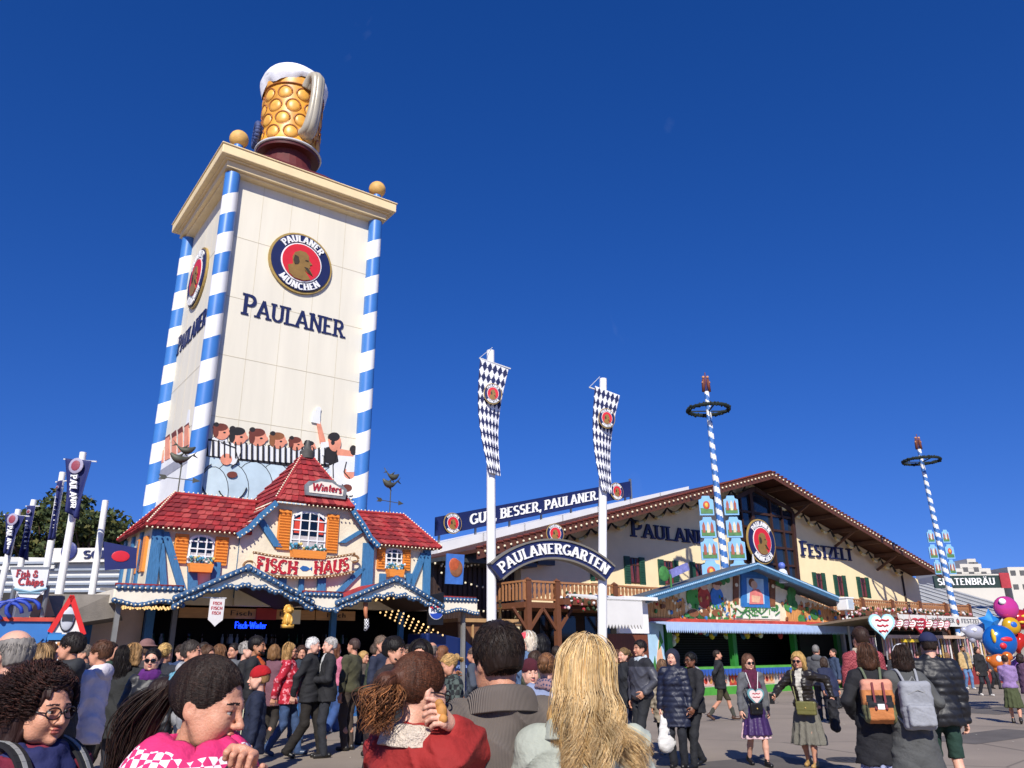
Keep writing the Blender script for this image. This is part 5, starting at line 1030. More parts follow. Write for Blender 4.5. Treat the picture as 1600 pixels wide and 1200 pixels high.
for i in range(7):
    xx = xa+1.1+i*(xb-xa-1.6)/7; m.box(xx, xx+1.3, -.215, -.2, .34, .7, i % 3)
    for j in range(4): m.ball((xx+.2+j*.3, -.2, .52), (.14, .035, .13), 8, (i+j+1) % 4)
m.build('painted_front', [PSK, M('front_pink', '#d8a8a0', .6, .2, 4), PRED, OCH], ctr)
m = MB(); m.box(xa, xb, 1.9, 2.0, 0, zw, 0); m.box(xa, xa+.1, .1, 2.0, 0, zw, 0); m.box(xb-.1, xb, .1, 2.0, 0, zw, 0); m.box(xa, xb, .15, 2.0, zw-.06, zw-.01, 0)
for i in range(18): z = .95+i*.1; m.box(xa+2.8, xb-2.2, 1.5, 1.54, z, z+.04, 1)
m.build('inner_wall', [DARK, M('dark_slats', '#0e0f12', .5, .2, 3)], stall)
pr = MB(); cols = [M('plush_'+n_, c_, .9, .2, 6) for n_, c_ in (('red', '#a8313a'), ('yellow', '#c9a93a'), ('pink', '#c9808c'), ('white', '#cfcac2'), ('brown', '#7a5236'), ('blue', '#4a6fa8'), ('green', '#4f8a46'))]
for i in range(64):
    xx = random.uniform(xa+.5, xb-.4); yy = random.uniform(.15, .7); zz = random.uniform(2.25, 2.65) if i % 3 else random.uniform(1.8, 2.4); c_ = i % 7
    if i % 3 == 0 and not (xx < xa+2.8 or xx > xb-2.6): continue
    pr.ball((xx, yy, zz), (.12, .11, .15), 8, c_); pr.ball((xx, yy-.05, zz+.2), .1, 8, c_); pr.ball((xx-.07, yy-.05, zz+.3), .035, 5, c_); pr.ball((xx+.07, yy-.05, zz+.3), .035, 5, c_); pr.ball((xx-.12, yy, zz+.02), (.05, .05, .09), 5, c_); pr.ball((xx+.12, yy, zz+.02), (.05, .05, .09), 5, c_)
pr.build('prizes', cols, stall, smooth=True)
# floodlight box on a pole at the stall's right corner
fl = thing('lamp_post', 'white post with square floodlight box at the right corner of the game stall', 'lamp post', SS.W(*[L(1326, 985, -1.0)[0], -1.0]), SS.th)
m = MB(); m.tube([(0, 0, 0), (0, 0, 3.4)], .06, 10); m.build('post', SILV, fl, smooth=40); m = MB(); m.box(-.3, .25, -.3, .25, 3.4, 3.95); m.box(-.34, .29, -.34, .29, 3.9, 3.98); m.build('lamp_housing', WHITE, fl, bevel=.03); m = MB(); m.box(-.22, .17, -.315, -.305, 3.48, 3.85); m.build('lamp_glass', M('lamp_glass', '#b9c4c8', .1, .1, 2), fl)
# ================================================================== GINGERBREAD HEART STALL
hp = at(1400, 1060, 37); GS = Site(hp); L = GS.L
gs = thing('sweet_stall', 'sweet stall hung with gingerbread hearts under a long white sign board', 'sweet stall', GS.W(0, 0), GS.th)
x0, x1 = L(1330, 985)[0], L(1550, 985)[0]; zt = L(1410, 962, -1)[1]; zb = L(1410, 978, -1)[1]
m = MB(); m.hexa([(x0, -1.4, zt-.1), (x1, -1.4, zt-.1), (x1, 3, zt-.5), (x0, 3, zt-.5)], [(x0, -1.4, zt), (x1, -1.4, zt), (x1, 3, zt-.4), (x0, 3, zt-.4)]); m.build('roof', M('sweet_roof', '#7c6a58', .7, .2, 3), gs)
m = MB(); sx0 = L(1405, 960, -1.5)[0]; m.box(sx0, x1, -1.5, -1.42, zb, zt+.02); sgn = m.build('sign_board', M('board_ivory', '#dedbd2', .6, .05, 2), gs)
t = MB(); u0 = L(1455, 965, -1.5)[0]; u1 = L(1534, 965, -1.5)[0]; h_ = (zt-zb)*.42; W_ = u1-u0; flat_text(t, 'PAULANER', u0, zb+.18, h_, W_*.42, thick=.16, thin=.1, y0=-1.52, y1=-1.499, serif=.04); flat_text(t, 'FESTZELT', u0+W_*.56, zb+.18, h_, W_*.44, thick=.16, thin=.1, y0=-1.52, y1=-1.499, serif=.04); t.build('lettering', M('grey_letter', '#6a6a6c', .6, .1, 3), sgn)
r_ = roundel(sgn, 'emblem', u0+W_*.49, (zt+zb)/2, h_*.8, -1.5, words=False)
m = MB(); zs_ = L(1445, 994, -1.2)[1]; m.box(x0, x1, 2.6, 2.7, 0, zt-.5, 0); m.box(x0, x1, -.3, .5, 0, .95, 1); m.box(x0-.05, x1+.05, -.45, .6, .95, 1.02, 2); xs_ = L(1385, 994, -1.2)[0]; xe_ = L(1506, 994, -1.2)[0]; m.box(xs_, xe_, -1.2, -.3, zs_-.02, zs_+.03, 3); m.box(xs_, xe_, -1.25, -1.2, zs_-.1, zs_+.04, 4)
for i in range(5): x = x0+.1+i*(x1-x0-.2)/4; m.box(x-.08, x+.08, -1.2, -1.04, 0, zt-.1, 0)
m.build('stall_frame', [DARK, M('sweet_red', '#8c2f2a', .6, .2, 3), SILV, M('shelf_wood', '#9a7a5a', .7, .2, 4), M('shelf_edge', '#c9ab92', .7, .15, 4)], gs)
pk = MB(); n = 150
for i in range(n): x = x0+.3+(x1-x0-.6)*i/n; z = random.uniform(1.25, 1.45); pk.box(x, x+.06, -1.0+.3*(i % 3), -.96+.3*(i % 3), zs_-.75-random.uniform(0, .25), zs_-.06, i % 4)
o_ = pk.build('sweet_packets', [WHITE, M('packet_pink', '#d99aa2', .5, .1, 4), M('packet_grey', '#9a9a9c', .4, .1, 4), M('packet_gold', '#c9a968', .5, .1, 4)], gs); o_['kind'] = 'stuff'
m = MB(); m.box(L(1366, 1000)[0], L(1400, 1000)[0], -1.3, -1.2, L(1366, 1001, -1.2)[1]-.06, L(1366, 1001, -1.2)[1]+.06); m.build('yellow_strip', M('strip_yellow', '#e3c02a', .5, .1, 3), gs)
def heart_pts(w_): return [(w_*.5*(16*math.sin(t)**3)/16, w_*.5*(13*math.cos(t)-5*math.cos(2*t)-2*math.cos(3*t)-math.cos(4*t))/15) for t in [6.2832*i/36 for i in range(36)]]
def heart(px_, py_, w_, mats, label, i):
    c = L(px_, py_, -1.75); o = thing('gingerbread_heart', label, 'gingerbread heart', GS.W(c[0], -1.75, c[1]), random.uniform(-.1, .25), 'gingerbread hearts hanging under the white sign board')
    m = MB(); m.prism(heart_pts(w_), -.05, .05); m.build('biscuit', mats[0], o)
    m = MB(); m.prism([(x*.82, z*.82) for x, z in heart_pts(w_)], -.065, -.049); m.build('icing', mats[1], o)
    m = MB()
    for k in range(3): m.tube([(w_*(-.26+.52*j/6)*(1-.18*k), -.07, w_*(.16-.2*k)+.03*w_*math.sin(j*2.4+k)) for j in range(7)], w_*.035, 5)
    m.build('icing_script', mats[2], o); m = MB(); m.tube([(-.05, 0, w_*.35), (0, 0, w_*.8), (.05, 0, w_*.35)], .012, 5); m.build('ribbon', mats[2], o)
BIS = M('biscuit_brown', '#5f3320', .8, .2, 6); ICW = M('icing_white', '#e6e2dc', .6, .05, 6); ICR = M('icing_red', '#b5283a', .6, .1, 6); ICB = M('icing_sky', '#9fd0dd', .6, .08, 6); ICP = M('icing_pink', '#c98f96', .6, .1, 6); ICM = M('icing_mauve', '#a06a78', .6, .2, 8)
heart(1378, 976, 1.05, (ICB, ICW, ICR), 'largest gingerbread heart, with a wide pale blue rim, leftmost in the hanging row', 0)
heart(1436, 976, .7, (ICR, M('icing_darkred', '#8c2030', .6, .1, 5), ICW), 'bright red gingerbread heart with white script in the middle of the hanging row', 1)
nth = ('first', 'second', 'third', 'fourth', 'fifth', 'sixth', 'seventh')
for i, px_ in enumerate((1393, 1403, 1413, 1423)): heart(px_, 974+i*.4, .5, (BIS, (ICM, ICW)[i % 2], (ICW, ICR)[i % 2]), ('small gingerbread heart, %s of four between the blue-rimmed and the red heart' % nth[i]), i)
for i, px_ in enumerate((1449, 1458, 1467, 1476)): heart(px_, 975+i*.4, .52, (BIS, (ICW, ICM, ICW, ICP)[i], (ICR, ICW)[i % 2]), ('small brown gingerbread heart, %s of the four hanging right of the red heart' % nth[i]), i)
m = MB(); bt = thing('price_sign', 'small white price sign hanging at the right end of the sweet stall', 'sign', GS.W(L(1505, 985, -1.3)[0], -1.3, L(1505, 992, -1.3)[1]), GS.th); m.box(-.25, .25, -.03, .03, 0, .8); m.build('board', WHITE, bt); m = MB(); m.ball((0, -.04, .45), (.12, .02, .18), 10); m.build('picture', M('price_print', '#47617a', .6, .3, 5), bt)
# ================================================================== BALLOONS (plain foil shapes)
bl = at(1566, 1000, 24)
FO = dict(spec=.8)
def foil(name, c): return M(name, c, .18, .08, 2, metal=.25)
def balloon(label, px_, py_, r, col, kind, Y, mark=None):
    c = at(px_, py_, Y); o = thing('foil_balloon', label, 'balloon', c, random.uniform(-.4, .4), 'foil balloons in the seller\'s bunch'); m = MB()
    if kind == 'round': m.ball((0, 0, 0), (r, r*.6, r*.95), 20)
    elif kind == 'heart':
        hp_ = heart_pts(2*r); n = len(hp_); v, f = [], []
        for (s_, y) in ((1, 0), (.88, -.25*r), (.6, -.42*r), (.2, -.5*r)):
            for x, z in hp_: v.append((x*s_, y, z*s_))
        for j in range(3):
            for i in range(n): f.append((j*n+i, j*n+(i+1) % n, (j+1)*n+(i+1) % n, (j+1)*n+i))
        f.append(tuple(range(3*n, 4*n))); k = len(v); v += [(x, -y, z) for x, y, z in v]; f += [tuple(q_+k for q_ in reversed(q)) for q in f]; m.add(v, f)
    elif kind == 'star':
        pts = [(r*(1.15 if i % 2 == 0 else .62)*math.sin(6.2832*i/10), r*(1.15 if i % 2 == 0 else .62)*math.cos(6.2832*i/10)) for i in range(10)]; v = [(x, 0, z) for x, z in pts]+[(0, -.4*r, 0), (0, .4*r, 0)]; f = []
        for i in range(10): f += [(i, (i+1) % 10, 10), ((i+1) % 10, i, 11)]
        m.add(v, f)
    else:
        m.ball((0, 0, 0), (r, r*.6, r*.7), 18); m.ball((r*.8, 0, r*.45), (r*.5, r*.4, r*.45), 14); m.ball((-r*.9, 0, r*.2), (r*.4, r*.2, r*.3), 10); m.ball((-r*.4, 0, -r*.6), (r*.3, r*.3, r*.35), 10); m.ball((r*.45, 0, -r*.6), (r*.3, r*.3, r*.35), 10)
    m.build('foil', col, o, smooth=60 if kind == 'star' else True)
    if mark:
        m = MB()
        for (dx, dz, a, b_, mi) in mark: m.ball((dx*r, -.5*r, dz*r), (a*r, .15*r, b_*r), 12, mi)
        m.build('printed_pattern', [RED, M('print_yellow', '#e0b830', .4, .05, 4), WHITE, M('print_blue', '#1f5fb5', .4, .05, 4)], o, smooth=True)
    m = MB(); s0 = Vector((0, 0, -r*.9)); e_ = Vector(((bl[0]+.05)-c[0], bl[1]-c[1], 1.25-c[2])); m.tube([s0, s0.lerp(e_, .5)+Vector((.03, 0, -.03)), e_], .004, 4); m.build('string', WHITE, o); o.rotation_euler = (0, 0, 0)
balloon('pink and white foil balloon at the top of the bunch', 1572, 950, .36, foil('foil_pink', '#c83d8c'), 'round', 24, ((-.5, .5, .3, .25, 2),))
balloon('red foil balloon shaped like a fish with yellow print at the right frame edge', 1594, 968, .42, foil('foil_red', '#b3202a'), 'fish', 24.3, ((.1, .2, .35, .12, 1), (-.2, -.2, .25, .1, 1)))
balloon('large blue foil balloon with red print in the middle of the bunch', 1562, 1002, .48, foil('foil_blue', '#1763b8'), 'round', 23.6, ((.1, .1, .4, .16, 0), (-.15, -.25, .22, .2, 0), (-.6, .3, .12, .4, 1)))
balloon('blue star foil balloon above the large blue balloon', 1548, 972, .34, foil('foil_azure', '#2a82cf'), 'star', 24.1)
balloon('pale grey foil balloon shaped like an animal left of the bunch', 1524, 988, .33, foil('foil_grey', '#b9b9c4'), 'fish', 24.4, ((-.3, .2, .2, .2, 2),))
balloon('red heart foil balloon right of the large blue balloon', 1588, 1003, .32, foil('foil_scarlet', '#c02a20'), 'heart', 24.0)
balloon('yellow foil balloon with blue spot between pink and red balloons', 1580, 978, .26, foil('foil_yellow', '#d8a520'), 'round', 23.8, ((0, .1, .4, .35, 3),))
balloon('orange foil balloon with white eye spots in front of the seller', 1562, 1034, .3, foil('foil_orange', '#d2702a'), 'fish', 23.2, ((-.3, .25, .28, .3, 2), (.25, .0, .25, .26, 2)))
balloon('lilac foil balloon hidden low at the right of the bunch', 1594, 1040, .3, foil('foil_lilac', '#8a5aa0'), 'round', 24.6)
# ================================================================== FAR RIGHT: grey hall, tiered white building
gp = at(1470, 1000, 95); gh = thing('grey_hall', 'far grey-roofed hall with a dark green name board on its ridge', 'hall', gp*[1, 1, 0], 0)
def fz(px_, py_): q_ = at(px_, py_, 95); return q_[0]-gp[0], q_[2]
m = MB(); a, b_, c, d = fz(1455, 965), fz(1640, 965), fz(1640, 912), fz(1470, 912)
m.hexa([(a[0], 0, a[1]), (b_[0], 0, b_[1]), (b_[0], .4, b_[1]-.3), (a[0], .4, a[1]-.3)], [(d[0], 26, d[1]+2), (c[0], 26, c[1]+2), (c[0], 26.4, c[1]+1.7), (d[0], 26.4, d[1]+1.7)]); m.build('roof', M('roof_pale_grey', '#a3a3a0', .7, .1, .4), gh)
m = MB()
for i in range(9): x = a[0]+(b_[0]-a[0])*(i+.4)/9; m.hexa([(x, -.05, a[1]+.02), (x+.25, -.05, a[1]+.02), (x+.25, .0, a[1]+.06), (x, .0, a[1]+.06)], [(x+.6, 26, d[1]+2.02), (x+.85, 26, d[1]+2.02), (x+.85, 26, d[1]+2.1), (x+.6, 26, d[1]+2.1)])
m.build('roof_seams', M('seam_light', '#bdbdb8', .7, .1, 1), gh)
m = MB(); m.box(a[0], b_[0], .2, 26, 0, a[1]-.2); m.build('wall', M('far_wall', '#8d887e', .8, .15, .6), gh)
p, q_ = fz(1482, 916), fz(1600, 895); m = MB(); m.box(p[0], q_[0], 3, 3.3, p[1], q_[1]); sb = m.build('name_board', M('board_green', '#1f3430', .6, .1, 1), gh)
t = MB(); a1, b1 = fz(1486, 911), fz(1576, 900); flat_text(t, 'SPATENBRÄU', a1[0], a1[1], (b1[1]-a1[1])*1.05, b1[0]-a1[0], thick=.2, thin=.12, y0=2.9, y1=3.01, serif=.05); t.build('lettering', WHITE, sb)
r_ = MB(); c = fz(1592, 905); r_.prism([(c[0]-.5, c[1]-.8), (c[0]+.7, c[1]-.8), (c[0]+.7, c[1]+1.0), (c[0]-.5, c[1]+1.0)], 2.8, 2.95, 0); r_.build('emblem', M('emblem_red', '#a8323a', .6, .3, 1), sb)
tb = thing('tiered_building', 'far white terraced high-rise building behind the grey hall', 'building', at(1520, 1000, 190)*[1, 1, 0], 0)
T0 = at(1520, 1000, 190)
def tz(px_, py_): q_ = at(px_, py_, 190); return q_[0]-T0[0], q_[2]
m = MB(); FW2 = M('far_white', '#c9c4b8', .8, .06, .2); gl = MB()
for (x0_, y0_, x1_, y1_) in ((1478, 897, 1562, 930), (1490, 888, 1546, 897), (1500, 881, 1532, 888), (1512, 873, 1524, 881), (1582, 886, 1602, 930)):
    a, b_ = tz(x0_, y1_), tz(x1_, y0_); m.box(a[0], b_[0], (y0_-873)*-.02, 18, 0 if y1_ > 925 else a[1], b_[1])
    n = max(2, int((b_[0]-a[0])/2.2))
    for r in range(max(1, int((b_[1]-a[1])/3.2))):
        for i in range(n): x = a[0]+(b_[0]-a[0])*(i+.2)/n; z = b_[1]-1.9-r*3.2; gl.box(x, x+1.2, (y0_-873)*-.02-.15, 0, z, z+1.1)
m.build('wall', FW2, tb); gl.build('window_strip', M('far_window', '#5b5a58', .5, .2, .5), tb)
lt = thing('lean_to', 'dark sloping lean-to roof at the right end of the festival hall', 'lean-to', HS.W(XW, 1), HS.th)
m = MB(); m.hexa([(0, 0, 5.2), (9, 0, 2.6), (9, 8, 2.6), (0, 8, 5.2)], [(0, 0, 5.6), (9, 0, 3.0), (9, 8, 3.0), (0, 8, 5.6)]); m.build('roof', M('lean_dark', '#3f352e', .7, .2, 2), lt); m = MB(); m.box(.1, 8.8, .4, 7.5, 0, 2.75); m.prism([(.1, 2.7), (8.5, 2.7), (.1, 5.2)], .4, 7.5); m.build('wall', DBROWN, lt)
# ================================================================== LEFT: far hall, trees, flag poles, small stalls
sp = at(90, 930, 55); sh = thing('white_hall', 'long low white hall with black lettering on a raised board, behind the flag poles', 'hall', sp*[1, 1, 0], 0)
def wz(px_, py_, Y=55): q_ = at(px_, py_, Y); return q_[0]-sp[0], q_[2]
m = MB(); a, b_ = wz(-60, 965), wz(260, 878); m.box(a[0], b_[0], 0, 20, 0, b_[1], 0)
for z in np.linspace(wz(0, 925)[1], b_[1], 5): m.box(a[0], b_[0], -.25, 0, z-.07, z+.07, 1)
c, d = wz(-60, 935), wz(260, 926); m.box(a[0], b_[0], -1.2, 0, d[1]-.6, d[1], 2); m.build('wall', [M('hall_white', '#cfcdc6', .7, .05, .6), M('hall_grey_line', '#8f97a2', .6, .1, 1), M('hall_dark', '#2d2a28', .8, .2, 1)], sh)
m = MB(); a, b_ = wz(88, 880), wz(235, 857); m.box(a[0], b_[0], -.6, -.2, a[1], b_[1]); nb = m.build('name_board', M('board_white', '#d9d6ce', .6, .04, 1), sh)
t = MB(); a1 = wz(137, 874); flat_text(t, 'SCHOTTENHAMEL', a1[0], a1[1], wz(137, 862)[1]-a1[1], (wz(182, 870)[0]-a1[0])*4.4, thick=.22, thin=.11, y0=-.7, y1=-.59); t.build('lettering', NAVY, nb)
m = MB(); c = wz(116, 864); m.ball((c[0], -.7, c[1]+.05), (.55, .1, .62), 16); m.build('emblem', M('emblem_blue', '#28306a', .5, .3, 3), nb)
m = MB(); a, b_ = wz(-60, 893), wz(90, 880); m.hexa([(a[0], -.4, a[1]), (b_[0], -.4, a[1]+.1), (b_[0], 6, a[1]+.1), (a[0], 6, a[1])], [(a[0], .4, a[1]+1.1), (b_[0], .4, b_[1]+.4), (b_[0], 6, b_[1]+.5), (a[0], 6, a[1]+1.2)]); m.build('roof_slope', M('hall_roof', '#bdbcb6', .6, .08, .8), sh)
# trees
LEAF = [M('leaf_a', '#2c3a18', .8, .3, 3), M('leaf_b', '#3f4a20', .8, .3, 3), M('leaf_c', '#55531f', .8, .3, 3)]; BARK = M('bark', '#3c2d22', .9, .3, 6, .5)
def tree(label, px_, py_top, Y, wdt, n=5200):
    T = at(px_, py_top, Y); o = thing('broadleaf_tree', label, 'tree', (T[0], Y, 0), 0, 'trees beyond the white hall'); H = T[2]; rnd = random.Random(int(px_*7))
    tr = MB(); tr.tube([(0, 0, 0), (.1, 0, H*.25), (-.05, .1, H*.5), (.1, 0, H*.8)], [.45, .36, .26, .08], 10); cl = []
    for i in range(34):
        a = rnd.random()*6.283; z = H*(.3+.66*rnd.random()**.8); r = wdt*math.sqrt(max(.05, 1-((z/H-.55)/.47)**2))*rnd.uniform(.35, 1.0); c = Vector((r*math.cos(a), r*math.sin(a), z)); s_ = rnd.uniform(.75, 1.5)*wdt/4
        cl.append((c, s_)); tr.tube([(0, 0, z*.55), (c.x*.5, c.y*.5, z*.82), c], [.14, .09, .03], 5)
    tr.build('trunk', BARK, o); v, f, ms = [], [], []
    for i in range(n):
        c, s_ = rnd.choice(cl); d = Vector((rnd.gauss(0, 1), rnd.gauss(0, 1), rnd.gauss(0, 1))).normalized()*s_*rnd.uniform(.55, 1.1); d.z *= .75; p = c+d; e = rnd.uniform(.16, .34)
        u = Vector((rnd.gauss(0, 1), rnd.gauss(0, 1), rnd.gauss(0, 1))).normalized()*e; w_ = u.cross(Vector((rnd.gauss(0, 1), rnd.gauss(0, 1), rnd.gauss(0, 1)))).normalized()*e*.6; k = len(v)
        v += [p-u, p+w_, p+u, p-w_]; f.append((k, k+1, k+2, k+3)); ms.append(rnd.choice((0, 0, 1, 1, 2)))
    m = MB(); m.add(v, f, ms); m.build('crown', LEAF, o)
tree('broad dark green tree behind the two blue banners', 88, 770, 72, 4.6); tree('bushy tree standing left of the fish stall', 150, 795, 70, 4.4); tree('lower green tree at the left frame edge behind the flag poles', 20, 832, 74, 4.4); tree('olive green tree between the left flag poles', 60, 805, 78, 4.0); tree('small tree partly hidden behind the left end of the fish stall', 192, 830, 76, 3.2)
# left flag poles with navy banners
FN = M('banner_navy', '#18215a', .75, .15, 3, .2, 20)
def left_pole(label, foot, top, Y, bn=None):
    T = at(*top, Y); Bf = at(*foot, Y); d = (T-Bf)/(T[2]-Bf[2]); G_ = Bf-d*Bf[2]; o = thing('banner_pole', label, 'flag pole', G_, 0, 'white flag poles on the left'); lean = lambda z: np.array((d[0]*z, d[1]*z, z))
    m = MB(); m.tube([lean(0), lean(T[2])], [.12, .09], 12); m.lathe([(.13, 0), (.13, .3), (.28, .31), (.28, 0)], 12); m.build('mast', WHITE, o, smooth=40)
    if bn:
        (xl_, yt), (xr_, yt2), (xbl, yb1), (xbr, yb2) = bn; yo = -.28; Q = [at(a_, b__, Y+yo)-G_ for a_, b__ in bn]; n, k = 12, 24; v, f = [], []
        for j in range(k+1):
            t = j/k
            for i in range(n+1):
                u = i/n; p = (Q[0]*(1-u)+Q[1]*u)*(1-t)+(Q[2]*(1-u)+Q[3]*u)*t; v.append((p[0], p[1]+.09*math.sin(u*9+t*4)*(.2+t), p[2]))
        for j in range(k):
            for i in range(n): f.append((j*(n+1)+i, j*(n+1)+i+1, (j+1)*(n+1)+i+1, (j+1)*(n+1)+i))
        m = MB(); m.add(v, f); fl_ = m.build('banner', FN, o, smooth=True); q_ = fl_.modifiers.new('t', 'SOLIDIFY'); q_.thickness = .008
        m = MB(); m.bar(Q[0]+np.array([-.1, .1, 0]), Q[1]+np.array([.1, .1, 0]), .035); m.build('crossbar', SILV, o)
        w_ = np.linalg.norm(Q[1]-Q[0]); c = v[int(k*.16)*(n+1)+n//2]; m = MB(); m.ball((c[0], c[1]-.06, c[2]), (w_*.27, .03, w_*.3), 16, 0); m.ball((c[0], c[1]-.08, c[2]), (w_*.17, .03, w_*.2), 12, 1); m.build('emblem', [M('emblem_pale', '#9a93a8', .6, .2, 6), M('emblem_dim_red', '#8c3a4a', .6, .2, 6)], fl_)
        t = MB()
        for j, ch in enumerate('PAULANER'):
            q0 = v[int(k*(.3+.075*j))*(n+1)+n//2]; letters(t, ch, lambda u, v_: (q0[0]-w_*.13+v_*1.1, q0[2]-u), w_*.22, thick=.22, thin=.12, y0=q0[1]-.1, y1=q0[1]-.03)
        t.build('lettering', WHITE, fl_)
left_pole('tallest left flag pole with wide navy banner', (97, 900), (130, 707), 22, ((102, 716), (143, 720), (104, 800), (122, 812)))
left_pole('flag pole with narrow folded navy banner left of the tallest banner', (70, 905), (98, 738), 24, ((89, 752), (98, 750), (77, 845), (86, 842)))
left_pole('short flag pole with curled navy banner above the fish and chips sign', (28, 905), (53, 781), 27, ((42, 790), (55, 790), (31, 870), (43, 876)))
left_pole('flag pole with navy banner closest to the left frame edge', (2, 915), (29, 796), 26, ((8, 803), (39, 806), (8, 865), (14, 868)))
left_pole('bare white flag pole next to the fish stall', (145, 918), (165, 782), 24)
# fish and chips stall
cp = at(60, 980, 17.5); CS = Site(cp, R_(25)); L = CS.L
cs = thing('chip_stall', 'dark stall with pale grey gabled roof and wavy blue front at the left edge', 'food stall', CS.W(0, 0), CS.th)
m = MB(); p = [L(*q_) for q_ in ((48, 985), (72, 928), (125, 928), (140, 955))]; m.hexa([(p[1][0], 0, p[1][1]), (p[2][0]+.6, 0, p[2][1]), (p[2][0]+.9, .1, p[3][1]-.1), (p[0][0], -.1, p[0][1])], [(p[1][0], 2.5, p[1][1]), (p[2][0]+.6, 2.5, p[2][1]), (p[2][0]+.9, 2.5, p[3][1]-.1), (p[0][0], 2.5, p[0][1])]); m.build('roof', M('felt_grey', '#7b746a', .8, .2, 3, .3, 30), cs)
m = MB(); a, b_ = L(48, 978), L(68, 930); m.bar((a[0], -.1, a[1]), (b_[0], -.1, b_[1]), .12, .16); c = L(80, 965); m.bar((c[0], -.1, c[1]), (b_[0], -.1, b_[1]), .12, .16); m.build('gable_board', M('board_tan', '#b39a74', .7, .15, 4), cs)
m = MB(); x0, zt = L(-60, 970); x1, zb = L(80, 972); m.box(x0, x1, .3, 2.5, 0, zt-.3, 0); m.build('wall', DARK, cs)
m = MB(); n = 30; pts = [(x0, zt), (x1+.05, zt+.02)]; pts += [(x1-(x1-x0)*i/n, zt-.42+.06*math.sin(i*1.7)-(0 if i > 14 else 0)) for i in range(n+1)]; m.prism(pts, -.5, -.42, 0); m.box(x0, x1+.1, -.55, -.35, zt-.02, zt+.06, 1)
for (qa, qb) in ((L(2, 975), L(14, 1060)), (L(62, 985), L(80, 1100))): m.box(qa[0], qb[0], -.46, -.38, 0, qa[1], 0)
m.build('wavy_front', [M('wave_blue', '#2f6db0', .5, .1, 3), PRED], cs)
m = MB()
for i in range(3): c = L(8+i*14, 958-i*3, -.6); m.tube([(c[0]+.3*math.cos(a*.5), -.6, c[1]+.22*math.sin(a*.5)) for a in range(9)], .04, 7)
m.build('wave_ornament', M('wave_royal', '#2c49b0', .5, .3, 5), cs, smooth=True)
fc = thing('chips_sign', 'white tapered sign with red lettering hanging above the chip stall', 'sign', CS.W(*[L(48, 935, -.6)[0], -.6, L(48, 935, -.6)[1]]), CS.th)
o0 = L(48, 935, -.6); Pq = lambda a_, b__: (L(a_, b__, -.6)[0]-o0[0], L(a_, b__, -.6)[1]-o0[1])
m = MB(); m.prism([Pq(17, 889), Pq(77, 889), Pq(71, 922), Pq(57, 935), Pq(31, 933), Pq(24, 921)], -.05, .05, 0); m.build('board', M('chips_white', '#d4d6d8', .6, .08, 4), fc)
m = MB(); m.bar((*Pq(16, 888)[:1], -.03, Pq(16, 888)[1]), (Pq(78, 888)[0], -.03, Pq(78, 888)[1]), .05, .05); m.build('top_rail', GREY, fc)
t = MB(); a, b_ = Pq(25, 901), Pq(62, 891); flat_text(t, 'Fish &', a[0], a[1], (b_[1]-a[1])*.95, b_[0]-a[0], thick=.2, thin=.13, y0=-.075, y1=-.049, serif=.05); a, b_ = Pq(28, 914), Pq(70, 903); flat_text(t, 'Chips', a[0], a[1], (b_[1]-a[1])*.95, b_[0]-a[0], thick=.22, thin=.14, y0=-.075, y1=-.049, serif=.05); t.build('lettering', M('chips_red', '#9c2430', .6, .1, 5), fc)
m = MB(); c = Pq(48, 921); m.tube([(c[0]-.3, -.06, c[1]), (c[0], -.06, c[1]-.06), (c[0]+.3, -.06, c[1]+.02)], .025, 5); c = Pq(46, 927); m.tube([(c[0]-.2, -.06, c[1]), (c[0]+.2, -.06, c[1])], .018, 5); m.build('wave_mark', M('chips_teal', '#7fa5b5', .6, .1, 4), fc)
for s_ in (22, 74):
    q_ = Pq(s_, 915); m = MB(); m.tube([(q_[0], .1, q_[1]), (q_[0], .3, -o0[1])], .05, 8); m.build('support', GREY, fc)
ts = thing('triangle_sign', 'white triangular sign board edged with red beams and a dark oval emblem', 'sign', CS.W(L(104, 990, -.8)[0], -.8), CS.th)
o0 = (L(104, 990, -.8)[0], 0); Pq = lambda a_, b__: (L(a_, b__, -.8)[0]-o0[0], L(a_, b__, -.8)[1])
m = MB(); m.prism([Pq(80, 988), Pq(113, 934), Pq(129, 990)], -.03, .03, 0); m.build('board', M('tri_white', '#d8d6d0', .6, .1, 5), ts)
for (a_, b__) in ((Pq(78, 988), Pq(114, 931)), (Pq(112, 931), Pq(131, 992))): m = MB(); m.bar((a_[0], -.05, a_[1]), (b__[0], -.05, b__[1]), .06, .1); m.build('red_beam', M('beam_red', '#d0211c', .45, .06, 3), ts)
m = MB(); c = Pq(106, 967); m.ball((c[0], -.05, c[1]), (.145, .03, .27), 18, 0); m.ball((c[0], -.065, c[1]), (.125, .03, .24), 18, 1); m.box(c[0]-.1, c[0]+.1, -.105, -.09, c[1]-.05, c[1]+.09, 0); m.build('oval_emblem', [M('oval_dark', '#2a2d33', .5, .2, 6), M('oval_grey', '#b9bcc2', .5, .1, 6)], ts, smooth=40)
m = MB(); a, b_ = Pq(76, 1000), Pq(128, 991); m.box(a[0], b_[0], -.02, .25, 0, a[1], 1); m.box(a[0]-.03, b_[0]+.03, -.06, .1, a[1], b_[1], 0); c, d = Pq(80, 1046), Pq(97, 1003); m.box(c[0], d[0], -.05, -.019, c[1], d[1], 2)
for i in range(4): m.box(c[0]+.03, c[0]+.1, -.06, -.049, c[1]+.1+i*.12, c[1]+.17+i*.12, 3)
m.build('base_cabinet', [M('cab_blue', '#2f7ab8', .5, .1, 3), DBROWN, WHITE, OCH], ts)

